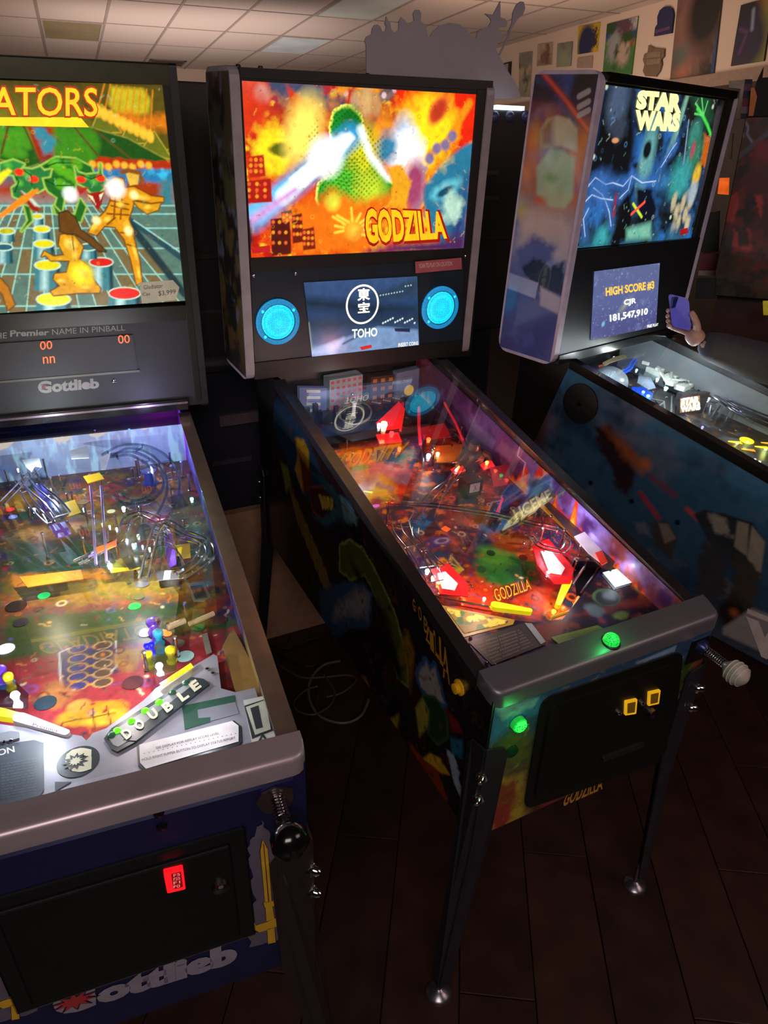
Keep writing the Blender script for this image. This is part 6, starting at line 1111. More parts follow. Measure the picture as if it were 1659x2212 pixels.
    # hinge bracket disc on the side
    fr.view(1180, 640, .2887); c = fr.at(m.left, 260, 800, .001); MB().lathe(c, (-1, 0, 0), [(0, .062), (.006, .062), (.008, .055)], 24).build('pivot_cover', MAT_BLACK, root, smooth=True); MB().lathe(c+Vector((-.008, 0, 0)), (-1, 0, 0), [(0, .008), (.004, .006)], 10).build('pivot_bolt', BLK2, root)
    # ---- playfield
    playfield(m); pfo = m.pfo; pf = m.pf; U = m.up(); y1 = m.y1; S = lambda x, y: (x, y)
    p = Paint(fr, pf, [(.021, .1), (m.W-.021, .1), (m.W-.021, y1), (.021, y1)], 110, 220); p.grad([(0, '#1c2028'), (.5, '#3c3428'), (.7, '#2c3038'), (1, '#28303c')]); p.noise(24, '#4a5668', .5, .66, 4, .8); p.noise(30, '#5a4428', .56, .68, 9, .7); p.clutter(['#c8a040', '#6a7a90', '#181c24', '#8a3028', '#d8d8c8', '#2c4a70'], 400, 6, .002, .009); p.mod(90, .3, 4); p.build('playfield_print', canvas_mat('printed_gloss', 0, .4, spec=.25), pfo)
    inner_wall(m, 1, 40, 14, lambda p: (p.fill('#6a7074'), p.mod(20, .2, 3))); 
    m.plastic([(800, 760), (840, 700), (960, 740), (960, 900), (900, 880)], .03, MAT_BLACK)
    def A(x, y, h=0): return m.A(x, y, h)
    # grey dome
    c = A(470, 640, .03); R = (A(585, 680, .03)-A(350, 590, .03)).length*.55; prof = [(-R*.3, R*.9), (0, R)]+[(R*math.sin(a*math.pi/16), R*math.cos(a*math.pi/16)) for a in range(1, 8)]
    MB().lathe(c, U, [(h*.8, r) for h, r in prof], 28).build('grey_dome', mat('dome_grey', '#6c7478', .3, bump=.2, nscale=60), pfo, smooth=True)
    for x, y, c_, e, r, l in ((358, 482, '#60b8ff', 6, .006, .03), (460, 455, '#a0d0f0', 3, .004, 0), (535, 432, '#90c8ff', 5, .006, .03), (605, 412, '#90a8e0', 3, .005, 0), (500, 475, '#b0c8d8', 3, .004, 0), (680, 455, '#50a8ff', 5, .007, .03), (825, 640, '#e0fff8', 5, .006, .05), (910, 510, '#f0fff0', 4, .008, .05), (795, 465, '#d8f0e0', 3, .008, 0), (670, 570, '#b0d8d0', 3, .005, 0), (755, 765, '#90e8ff', 6, .006, .05), (720, 735, '#a0e8ff', 5, .005, 0), (890, 705, '#c0fff0', 4, .008, .04), (1060, 640, '#e8e8d0', 3, .005, 0), (1255, 705, '#e0e8f0', 2.5, .006, .02), (1290, 720, '#e0e8f0', 2.5, .005, 0), (1525, 830, '#f0f0e0', 2.5, .006, .02), (1445, 880, '#b0a0e0', 2, .004, 0), (1210, 785, '#d0d0d8', 2, .005, .02), (1110, 632, '#c8e0e0', 2, .005, 0), (1145, 668, '#c8e0e0', 2, .005, 0), (1160, 1000, '#b0a0f0', 2.5, .004, .02), (1585, 1262, '#e0e8ff', 4, .004, .03), (1550, 1245, '#e0e8ff', 3, .004, 0)):
        m.bulb(x, y, c_, e*.6, .014, r, l, .03)
    BLU = mat('blue_translucent', '#1c50d8', .3, emit=.5); PW = mat('pale_machinery', '#c4ccc4', .35, emit=.16); MET = mat('dull_metal', '#7c8488', .35, .7); CP = MATS['clear_ramp']  # pale machinery is no lamp; slight emission makes it look brightly lit
    m.wire([(540, 580), (590, 560), (630, 530), (645, 500), (690, 450)], .05, r=.004, gap=.012, m=BLU); m.plastic([(640, 680), (720, 680), (800, 730), (770, 800), (700, 780), (640, 740)], .035, BLU, name='blue_plastic'); m.plastic([(420, 500), (500, 460), (610, 430), (600, 460), (480, 500), (430, 530)], .05, mat('cream_plastic', '#b8a880', .4, emit=.06)); m.plastic([(390, 520), (430, 510), (430, 530), (395, 540)], .05, mat('orange_plate', '#d06030', .3))
    m.plastic([(640, 500), (780, 480), (880, 560), (800, 640), (700, 600)], .03, CP, name='ramp'); m.plastic([(690, 600), (780, 610), (820, 690), (760, 700), (680, 650)], .06, mat('slate_plastic', '#5a6474', .3), name='plastic')
    r_ = random.Random(9)
    for i in range(30):
        x = 760+i*11+r_.uniform(-12, 12); y = 465+i*6.5+r_.uniform(-25, 75); a = A(x, y, .03+r_.random()*.03); sz = .012+r_.random()*.012
        MB().bbox((a.x-sz*1.3, a.y-sz, a.z-sz*.5), (a.x+sz*1.3, a.y+sz*1.2, a.z+sz*.5), .003).build('machinery_block', PW if i % 3 else MET, pfo)
    for a, b_ in (((820, 500), (900, 640)), ((940, 540), (930, 640)), ((880, 620), (1060, 640)), ((780, 460), (980, 560))): MB().tube([A(*a, .06), A(*b_, .06)], .006, 8).build('machinery_tube', PW, pfo, smooth=True)
    sp = [A(960+i*2.2, 655-i*.25, .06)+Vector((0, .006*math.cos(i*1.3), .006*math.sin(i*1.3))) for i in range(44)]; MB().tube(sp, .0014, 5).build('coil_spring', CHROME, pfo, smooth=True)
    for off in range(3): m.wire([(1030+off*14, 545+off*40), (1130+off*10, 640+off*30), (1260+off*10, 700+off*32), (1420, 790+off*36), (1560, 850+off*38), (1700, 905+off*40)], .06-off*.008, r=.003, gap=.016)
    m.wire([(1180, 690), (1300, 760), (1480, 850), (1680, 960)], .03, r=.003, gap=.02)
    ya = .03/pf.V.y; mx = m.W/2
    MB().prism([pf.P(.021, ya, .02), pf.P(m.W-.021, ya, .02), pf.P(m.W-.021, .30, .02), pf.P(m.W-.08, .27, .02), pf.P(mx+.05, .19, .02), pf.P(mx-.06, .19, .02), pf.P(.06, .28, .02), pf.P(.021, .32, .02)], U*-.019).build('apron', mat('apron_slate', '#23262e', .35), root)
    for sx in (-1, 1):
        a = pf.P(mx-.015+sx*.085, .29, .012); e_ = pf.P(mx-.015+sx*.02, .24, .012); MB().tube([a, e_], [.010, .006], 10).build('flipper', mat('white_flipper', '#d8d0d0', .4), pfo, smooth=True)
    # small lit sign box
    a = A(960, 885, .0); b_ = A(1165, 870, .0); up_ = U; e = b_-a
    hgt = .075
    MB().prism([a, b_, b_+up_*hgt, a+up_*hgt], Vector((0, .02, 0))).build('sign_box', mat('sign_box_dark', '#3a3438', .4), pfo); sb = Plane(a, e, up_); 
    fr2 = [fr.uv(sb, *c, .001) for c in ((1002, 765), (1148, 742), (1152, 850), (1000, 872))]
    MB().prism([sb.P(*c, .001) for c in fr2], sb.N*.0004).build('sign_glow', mat('sign_glow', '#a8885c', .4, emit=.35), pfo)
    for s_, qd in (('STAR', ((1010, 762), (1142, 742), (1148, 800), (1002, 818))), ('WARS', ((1000, 818), (1148, 798), (1152, 846), (1000, 868)))): lettering(fr, sb, s_, qd, mat('sign_white', '#fff4f0', .4, emit=1.3), pfo, n=.0022, bold=.07, name='sign_letters')
    lettering(fr, sb, 'hyperspeed', [(1002, 925), (1130, 905), (1130, 935), (1005, 955)], mat('gold_print_plastic', '#c08020', .3), pfo, n=.002)
    for L_ in (((790, 770), (880, 790), (890, 870)), ((940, 750), (935, 860), (920, 890)), ((820, 840), (880, 800)), ((1190, 780), (1250, 790), (1300, 800)), ((1220, 880), (1230, 820)), ((1240, 900), (1300, 820))): MB().tube([A(*c, .03) for c in L_], .004, 6).build('bracket', MET, pfo, smooth=True)
    YL = lampm('#ffb820', 1.0)
    for x, y, r, an, c_, e in ((1280, 1090, .022, .9, '#f0b020', 1.1), (1410, 1092, .022, .9, '#ffe020', 1.4), (1510, 1150, .022, .9, '#f0a030', .8), (1610, 1130, .022, .9, '#ffd820', 1.4), (1345, 1128, .008, .9, '#f07040', .8), (1410, 1160, .010, .9, '#f08030', .8), (1650, 1100, .02, .9, '#ffc020', .7)): m.insert(x, y, r, c_, e, ang=an, shape='arrow')
    m.insert(1500, 1080, .022, '#e8d020', 1.1, asp=1.2); m.bulb(1425, 1105, '#ffff90', 4, .004, .005, .05); m.bulb(1505, 1095, '#ffff90', 4, .004, .005, .05); m.bulb(1640, 1150, '#ffff90', 4, .004, .005, .05)
    for i in range(18): m.post(800+r_.uniform(0, 700), 560+i*22+r_.uniform(-40, 80), .04, .003)
    for x, y, h, e, c_ in ((500, 520, .12, .35, (.7, .85, 1)), (850, 520, .13, .55, (.9, 1, .98)), (1150, 700, .12, .4, (.9, .95, 1)), (750, 700, .1, .25, (.5, .7, 1)), (1500, 1000, .12, .4, (1, .85, .5))): point('playfield_light', A(x, y, h), e*2.4, c_, .01, root)
    fr.view(0, 0, 1)
    for a in ((0, 0), (1, 0), (0, 1), (1, 1)): m.leg(a[0], a[1], .79, LEGM)
build_C()
# ================================================================ ROOM
TH = 1.47616; RZ = TH-math.pi/2
RM = Frame(Matrix.Rotation(RZ, 4, 'Z')); CEIL = Plane((0, 0, 3.1), (1, 0, 0), (0, 1, 0)); XW = 4.42
def room_obj(b, name, m, parent=None, **k):
    o = b.build(name, m, parent, **k)
    if not parent: o.rotation_euler = (0, 0, RZ)
    return o
def build_room():
    # floor with separate dark planks
    fl = struct(room_obj(MB().box((-4, -4, -.06), (XW+.1, 11.6, -.012)), 'floor', mat('floor_base', '#140a08', .6)))
    wm = [mat('wood_plank_%s' % n, c, .42, var=.35, nscale=9, bump=.15) for n, c in (('dark', '#301c18'), ('warm', '#38201a'), ('brown', '#2c1a18'))]
    ww, wl = .18, 1.22; me = {}
    ang = math.radians(-33); r_ = random.Random(5)
    proto = [MB().bbox((.0015, .0015, -.012), (ww-.0015, wl-.0015, 0), .0015).build('plank', w_, fl) for w_ in wm]
    k = 0
    Rf = Matrix.Rotation(-RZ, 3, 'Z')
    for i in range(-14, 18):
        for j in range(-3, 5):
            lx, ly = i*ww, j*wl+(i % 3)*.41; x = lx*math.cos(ang)-ly*math.sin(ang); y = lx*math.sin(ang)+ly*math.cos(ang)
            if not (-2.2 < x < 3.1 and -1.9 < y < 2.4): continue
            if k < 3: o = proto[k]
            else: o = proto[r_.randrange(3)].copy(); C.objects.link(o)
            v = Rf @ Vector((x, y, 0)); o.location = v; o.rotation_euler = (0, 0, ang-RZ); k += 1
    # ceiling: grid, tiles, lights, vent
    ce = struct(room_obj(MB().box((-4, -4, 3.13), (XW+.1, 11.6, 3.2)), 'ceiling', mat('ceiling_deck', '#3a302c', .8)))
    tm = mat('ceiling_tile', '#c8b8b0', .85, bump=.5, nscale=120, var=.06); gm = mat('ceiling_grid', '#9a8c86', .6)
    q0 = RM.uv(CEIL, 555, 7); gx = q0[0]; q1 = RM.uv(CEIL, 560, 23); gy = q1[1]
    tw, tl = .61, 1.22; gb = MB()
    i0 = math.ceil((-3.2-gx)/tw); i1 = math.floor((XW-gx)/tw); j0 = math.floor((2.6-gy)/tl); j1 = math.floor((11-gy)/tl)
    t0 = MB().bbox((.012, .012, 3.098), (tw-.012, tl-.012, 3.11), .003).build('tile', tm, ce); first = True
    lit = {}
    for nm, (px, py) in (('a', (640, 97)), ('b', (765, 15)), ('c', (150, 72))):
        u, v = RM.uv(CEIL, px, py); lit[(math.floor((u-gx)/tw), math.floor((v-gy)/tl))] = nm
    for i in range(i0, i1+1):
        for j in range(j0, j1+1):
            x, y = gx+i*tw, gy+j*tl
            if (i, j) in lit: continue
            if first: o = t0; first = False
            else: o = t0.copy(); C.objects.link(o)
            o.location = (x, y, 0); o.rotation_euler = (0, 0, 0)
    for i in range(i0, i1+2): gb.box((gx+i*tw-.012, 2.0, 3.094), (gx+i*tw+.012, 11.6, 3.125))
    for j in range(j0, j1+2): gb.box((-3.6, gy+j*tl-.012, 3.0945), (XW, gy+j*tl+.012, 3.1245))
    gb.build('ceiling_grid', gm, ce)
    LB = {'a': ('ceiling_light', 'pale ceiling light panel above the left half of the middle machine', '#b4bcc0'), 'b': ('ceiling_light', 'pale ceiling light panel at the top edge left of the paper cutout', '#b4b4ac'), 'c': ('ceiling_light', 'dim ceiling light panel above the left machine', '#8a7c5c')}
    for (i, j), nm in lit.items():
        x, y = gx+i*tw, gy+j*tl; o = thing(LB[nm][0], LB[nm][1], 'ceiling light', (0, 0, 0), (0, 0, RZ), 'ceiling light panels')
        hl = .012
        MB().box((x+.03, y+.03, 3.092), (x+tw-.03, y+tl-.03, 3.10)).build('diffuser', mat('diffuser_'+nm, LB[nm][2], .5, nscale=3, emit=.12 if nm != 'c' else .02), o)
        b = MB()
        for a, c in (((x+hl, y+hl), (x+tw-hl, y+.03)), ((x+hl, y+tl-.03), (x+tw-hl, y+tl-hl)), ((x+hl, y+.03), (x+.03, y+tl-.03)), ((x+tw-.03, y+.03), (x+tw-hl, y+tl-.03))): b.box((a[0], a[1], 3.088), (c[0], c[1], 3.102))
        b.build('frame', mat('fixture_frame', '#b0a49c', .5), o)
    v0 = RM.uv(CEIL, 325, 126); v1 = RM.uv(CEIL, 410, 124); o = thing('ceiling_vent', 'dark slatted air vent in the ceiling between left and middle machines', 'vent', (0, 0, 0), (0, 0, RZ))
    b = MB(); x0, x1, y0 = v0[0], v1[0], v0[1]
    b.box((x0, y0, 3.085), (x1, y0+.04, 3.097)); b.box((x0, y0+.5, 3.085), (x1, y0+.55, 3.097)); b.box((x0, y0, 3.085), (x0+.03, y0+.55, 3.097)); b.box((x1-.03, y0, 3.085), (x1, y0+.55, 3.097)); b.build('frame', mat('vent_grey', '#6a5a54', .5), o)
    for k in range(8): MB().box((x0+.03, y0+.05+k*.056, 3.082), (x1-.03, y0+.075+k*.056, 3.094)).build('slat', mat('vent_dark', '#3a302c', .5), o)
    # walls
    WM = mat('warm_white_wall', '#c8b4a4', .8, var=.04, nscale=2); DW = mat('dark_lower_wall', '#2c201e', .7)
    struct(room_obj(MB().box((-4.1, 11.5, 0), (XW+.4, 11.6, 3.13)), 'wall_back', WM)); struct(room_obj(MB().box((-4.1, -4.1, 0), (-4, 11.6, 3.13)), 'wall_left', DW)); struct(room_obj(MB().box((XW+.3, -4.1, 0), (XW+.4, 11.6, 3.13)), 'wall_right', DW)); struct(room_obj(MB().box((-4.1, -4.2, 0), (XW+.4, -4.1, 3.13)), 'wall_front', DW))
    wp = Plane((XW, 0, 0), (0, -1, 0), (0, 0, 1))
    zl = RM.uv(wp, 1464, 173)[1]
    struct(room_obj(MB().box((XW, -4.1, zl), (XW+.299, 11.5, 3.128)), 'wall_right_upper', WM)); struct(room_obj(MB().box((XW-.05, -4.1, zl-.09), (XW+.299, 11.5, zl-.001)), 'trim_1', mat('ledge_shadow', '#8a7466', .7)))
    # low beige divider behind the row and flooring edge
    dv = struct(MB().box((-1.6, 1.56, 0), (.75, 1.60, .60)).build('divider_wall', mat('beige_divider', '#b88c6c', .75), None)); 
    # posters on the right wall
    def poster(name, label, P, col, fn, n=.012, t=.012, frame=None, res=60, cat='poster'):
        q = [RM.uv(wp, *c) for c in P]   # TL TR BR BL
        o = thing(name, label, cat, (0, 0, 0), (0, 0, RZ))
        MB().prism([wp.P(u, v, .001) for u, v in q], wp.N*t).build('backing', mat('poster_'+name+col, frame or col, .6), o)
        ins = [(sum(a[0] for a in q)/4, sum(a[1] for a in q)/4)]
        k = .94 if frame else 1.0; q2 = [(ins[0][0]+(u-ins[0][0])*k, ins[0][1]+(v-ins[0][1])*k) for u, v in q]
        p = Paint(RM, wp, [q2[3], q2[2], q2[1], q2[0]], res, int(res*1.4), n=t+.002); p.fill(col); fn(p); p.build('print', canvas_mat('poster_print', 0, .6), o); return o
    RM.view(1080, 0, .349)
    poster('poster', 'narrow pale grey poster half hidden behind the right machine backbox', [(125, 330), (205, 318), (188, 600), (122, 600)], '#8a8474', lambda p: (p.noise(4, '#a89878', .45, .6, 3), p.noise(7, '#4a423c', .55, .7, 5, .7), p.poly([(130, 330), (205, 320), (200, 400), (130, 410)], '#76786a', soft=.05)))
    poster('poster', 'small pinkish framed poster, second from the far end of the wall', [(240, 275), (330, 262), (325, 400), (232, 410)], '#8c7468', lambda p: (p.noise(5, '#a8907e', .45, .6, 7), p.noise(7, '#6a4438', .55, .68, 9, .7)), frame='#a08c7c')
    poster('poster', 'small grey green poster left of the yellow one', [(362, 272), (455, 258), (443, 408), (355, 415)], '#74706a', lambda p: (p.noise(5, '#88887a', .45, .6, 11), p.noise(8, '#4a4440', .55, .7, 5, .8), p.blob((405, 350), .15, '#8a9474', soft=1)))
    poster('poster', 'bright yellow square poster with a plain dark blue and red shape', [(492, 165), (625, 140), (608, 318), (484, 338)], '#c0a014', lambda p: (p.noise(6, '#a88c14', .5, .7, 3, .6), p.poly([(520, 190), (600, 180), (600, 290), (560, 310), (530, 300), (505, 260)], '#3a2430', soft=.03, rough=.05), p.blob((530, 270), .13, '#22284c', soft=.5, asp=1.3)))
    poster('poster', 'tall green and blue landscape poster with white cloud', [(670, 150), (862, 102), (820, 462), (642, 458)], '#3c6a34', lambda p: (p.poly([(600, 60), (900, 60), (900, 250), (600, 280)], '#28407c', soft=.06), p.blob((820, 130), .14, '#a8a8b0', asp=.5, soft=.5, tex=.3), p.poly([(600, 250), (900, 235), (900, 290), (600, 310)], '#4c7840', soft=.05), p.blob((810, 265), .09, '#a06a3c', asp=.3, soft=.8), p.blob((760, 210), .13, '#5a3c48', asp=1.6, soft=.7, tex=.8), p.blob((705, 290), .1, '#8a8c90', asp=1.2, soft=.7, tex=.8), p.blob((765, 320), .09, '#a89484', asp=1.2, soft=.7, tex=.6), p.noise(6, '#28481e', .55, .68, 6, .8)))
    poster('poster', 'very large grey poster with deep blue right edge', [(1115, -60), (1395, -130), (1330, 452), (1060, 492)], '#4c4438', lambda p: (p.noise(3, '#5c4e40', .45, .6, 3), p.noise(6, '#28221e', .5, .62, 7, .9), p.noise(9, '#8a7a5c', .62, .7, 12, .8), p.poly([(1370, -160), (1420, -160), (1350, 480), (1300, 480)], '#22406c', soft=.02), p.blob((1210, 110), .25, '#7c5850', asp=1.5, soft=.8, tex=.4), p.blob((1340, 40), .1, '#a88424', soft=.5), p.blob((1280, 60), .2, '#1e1a1a', asp=1.3, soft=.6), p.blob((1130, 430), .12, '#a86050', soft=1), p.blob((1120, 350), .14, '#4a625c', soft=1)))
    poster('poster', 'dark poster with red and green glow at the right end of the wall', [(1500, 33), (1700, -22), (1640, 378), (1436, 410)], '#2c2430', lambda p: (p.blob((1600, 110), .2, '#8a2c1c', soft=.9, asp=1.2, tex=.4), p.blob((1625, 230), .16, '#7c7c28', soft=.9, asp=1.6), p.blob((1520, 130), .14, '#1e1c24', soft=.5, asp=1.2), p.blob((1540, 260), .16, '#241e38', soft=.6, asp=1.2), p.line([(1570, 60), (1560, 180)], .02, '#8a98b0', .03), p.line([(1485, 180), (1530, 200), (1480, 330)], .015, '#5a3a60', .03)))
    # flat cut boards
    for nm, lb, L_, c1 in (('wooden_plaque', 'dark navy round topped wooden plaque left of the very large poster', [(965, 225), (972, 170), (985, 150), (985, 105), (1000, 65), (1025, 44), (1055, 42), (1078, 58), (1085, 95), (1072, 205)], '#24264c'), ('wooden_sign', 'brown stacked wooden cutout sign below the navy plaque', [(930, 280), (965, 298), (1028, 305), (1025, 350), (1008, 370), (1012, 400), (1000, 440), (975, 475), (910, 472), (895, 440), (905, 400), (895, 370), (905, 335), (925, 325)], '#6c5848'), ('wooden_sign', 'small pale cutout sign hanging below the yellow poster', [(490, 360), (580, 348), (575, 420), (485, 420)], '#988478')):
        o = MB().prism([wp.P(*RM.uv(wp, *c), .001) for c in L_], wp.N*.02).build(nm, mat('board_'+c1, c1, .6), None); o.rotation_euler = (0, 0, RZ); tag(o, lb, 'wall sign')
        if c1 == '#24264c': MB().prism([wp.P(*RM.uv(wp, *c), .022) for c in ((978, 188), (1066, 162), (1064, 182), (977, 208))], wp.N*.002).build('rose_strip', mat('plaque_rose', '#5a3a54', .6), o)
        if c1 == '#6c5848':
            for y in (318, 360): MB().prism([wp.P(*RM.uv(wp, *c), .022) for c in ((925, y+8), (1012, y), (1005, y+36), (918, y+44))], wp.N*.004).build('sign_board', mat('sign_tan', '#7c6a56', .6, bump=.6, nscale=20), o)
    RM.view(0, 0, 1)
    o = thing('picture_frame', 'small black picture frame beside the right edge of the paper cutout', 'picture', (0, 0, 0), (0, 0, RZ)); L_ = [(1080, 140), (1106, 133), (1104, 168), (1082, 165)]
    MB().prism([wp.P(*RM.uv(wp, *c), .001) for c in L_], wp.N*.02).build('frame', BLK, o); MB().prism([wp.P(*RM.uv(wp, *c), .0215) for c in ((1081, 143), (1102, 137), (1100, 163), (1082, 161))], wp.N*.001).build('picture', mat('faded_picture', '#8a8678', .6), o)
    # cables on the floor
    FZ = Plane((0, 0, .008), (1, 0, 0), (0, 1, 0)); F0 = Frame(Matrix.Identity(4)); CB = mat('black_cable', '#1e1a1a', .45); CG = mat('grey_cable', '#4c4440', .45)
    def cable(P, label, mm, r=.0045, seed=1, grp=None):
        pts = [F0.at(FZ, *c) for c in P]; Q = []; rr = random.Random(seed)
        for i in range(len(pts)-1):
            p0, p1, p2, p3 = pts[max(0, i-1)], pts[i], pts[i+1], pts[min(len(pts)-1, i+2)]
            for k in range(6):
                t = k/6; v = .5*((2*p1)+(p2-p0)*t+(2*p0-5*p1+4*p2-p3)*t*t+(3*p1-p0-3*p2+p3)*t**3); v.z = (.0062, .0062, .0062, .0165, .0262)[seed-1]; Q.append(v)
        o = MB().tube(Q, r, 6).build('power_cord', mm, None, smooth=True); tag(o, label, 'cable')
    cable([(585, 1392), (620, 1400), (660, 1385), (700, 1372)], 'black cord running straight to the middle machine, nearest the beige divider', CB, seed=1); cable([(590, 1402), (640, 1432), (675, 1438), (697, 1415), (705, 1398)], 'black cord curving in a shallow bow below the straight cord', CB, seed=2)
    cable([(600, 1435), (650, 1462), (700, 1462), (750, 1458), (770, 1468), (740, 1495), (700, 1506)], 'grey cord lying in a wide wave across the dark floor', CG, seed=3)
    cable([(735, 1432), (700, 1440), (672, 1470), (668, 1510), (690, 1550), (740, 1566), (780, 1550), (798, 1510)], 'pale grey cord coiled in a large open ring between the machines', mat('pale_grey_cable', '#6c625c', .4), .005, 4); cable([(700, 1465), (722, 1500), (715, 1530), (680, 1552), (645, 1545), (636, 1525), (660, 1500), (690, 1490)], 'thin grey cord looped inside the large open ring', CG, .004, 5)
    # ---- machines of the row behind, seen from the back
    def rear_machine(label, cx, yb_, wdt, top, bot, rot, dome=0):
        o = thing('pinball_machine', label, 'pinball machine', (cx, yb_, 0), (0, 0, rot)); DK = mat('rear_black', '#221e20', .6); w2 = wdt/2
        MB().bbox((-w2, 0, 1.12), (w2, .24, top), .006).build('backbox', DK, o); MB().prism([(-.28, .0, bot), (-.28, 1.2, bot), (-.28, 1.2, .92), (-.28, .0, 1.12)], (.56, 0, 0)).build('cabinet', mat('rear_navy', '#1c1a2a', .55), o)
        for x in (-.27, .25):
            for y in (.01, 1.17): MB().prism([(x, y, 0.001), (x+.02, y, 0.001), (x+.03, y, bot+.2), (x-.01, y, bot+.2)], (0, .02, 0)).build('leg', LEGM, o)
        MB().box((-w2*.7, -.006, 1.50), (w2*.9, 0, 1.515)).build('seam', mat('rear_seam', '#2e282a', .5), o)
        return o, w2
    e, w2 = rear_machine('black back of a machine in the next row, seen between the left and middle machines', -.03, 1.62, .72, 2.0, .56, 0)
    MB().box((-.02, -.02, .93), (.17, -.0, .97)).build('power_strip', mat('strip_grey', '#5a4c52', .5), e); MB().box((-.06, -.012, .78), (.09, 0, .80)).build('vent_bar', mat('strip_dim', '#3c3440', .5), e)
    for i in range(2): MB().box((.14, -.008, 1.50+i*.1), (.24, 0, 1.512+i*.1)).build('vent_slot', mat('slot_olive', '#3a3820', .5), e)
    f, w2 = rear_machine('black back of a machine in the next row with a paper cutout standing on top', 1.0, 1.85, .86, 1.985, .56, 0)
    bp = Plane((0, 0, 0), (1, 0, 0), (0, 0, 1)); bpw = Plane((0, 1.85, 0), (1, 0, 0), (0, 0, 1))
    def W(x, y): v = F0.at(bpw, x, y); return (v.x-1.0, v.z)
    for x in (1068, 1101, 1136):
        u, v = W(x, 252); MB().lathe(Vector((u, 0, v)), (0, -1, 0), [(0, .022), (.006, .02), (.014, .012), (.017, .003)], 14).build('vent_dome', mat('blue_grey_dome', '#464a70', .35), f, smooth=True)
    for y in (373, 428): u, v = W(1068, y); MB().box((u-.06, -.004, v-.008), (u+.02, 0, v+.008)).build('vent_slot', mat('slot_olive', '#3a3820', .5), f)
    u0, v0 = W(1070, 211); u1, _ = W(1122, 214); 
    MB().box((u0, -.012, 1.985), (u1+.02, .012, 2.0)).build('light_strip', mat('strip_white_lit', '#d8ecff', .3, emit=2.2), f)
    # paper cutout (own thing), standing on the machine
    K = lambda x, y: (560+x*.3858, y*.3858)
    out = [(600, 420), (598, 250), (590, 230), (600, 205), (628, 190), (632, 160), (645, 140), (662, 136), (680, 150), (690, 178), (705, 172), (712, 150), (703, 130), (712, 92), (722, 115), (735, 130), (740, 165), (756, 182), (780, 168), (782, 120), (795, 94), (815, 112), (832, 140), (845, 128), (866, 115), (862, 75), (874, 55), (896, 54), (908, 75), (905, 118), (935, 140), (945, 205), (955, 212), (970, 180), (1010, 142), (1065, 126), (1120, 136), (1165, 168), (1195, 218), (1215, 210), (1222, 180), (1245, 158), (1282, 148), (1300, 120), (1292, 100), (1262, 76), (1310, 82), (1350, 5), (1352, 98), (1378, 105), (1390, 130), (1382, 150), (1345, 150), (1340, 170), (1360, 195), (1392, 182), (1415, 130), (1420, 70), (1440, 25), (1462, 8), (1482, 10), (1490, 45), (1478, 80), (1445, 110), (1425, 145), (1395, 195), (1362, 212), (1320, 265), (1350, 320), (1380, 380), (1420, 440), (1450, 490), (1465, 552), (600, 560)]
    t = MB().prism([Vector((F0.at(Plane((0, 1.93, 0), (1, 0, 0), (0, 0, 1)), *K(*c)).x, 1.93, max(1.99, F0.at(Plane((0, 1.93, 0), (1, 0, 0), (0, 0, 1)), *K(*c)).z))) for c in out], (0, .005, 0)).build('cardboard_cutout', mat('grey_card_back', '#b0a4ac', .8, var=.08, nscale=4), None)
    tag(t, 'grey cardboard cutout skyline of people, an arch and a pointed hat on machine behind', 'cardboard cutout')
    st = MB().tube([F0.at(Plane((0, 1.925, 0), (1, 0, 0), (0, 0, 1)), *K(*c)) for c in ((1405, 180), (1375, 245), (1345, 305))], .004, 6).build('cutout_stick', mat('grey_card_back', '#b0a4ac', .8), t)
build_room()
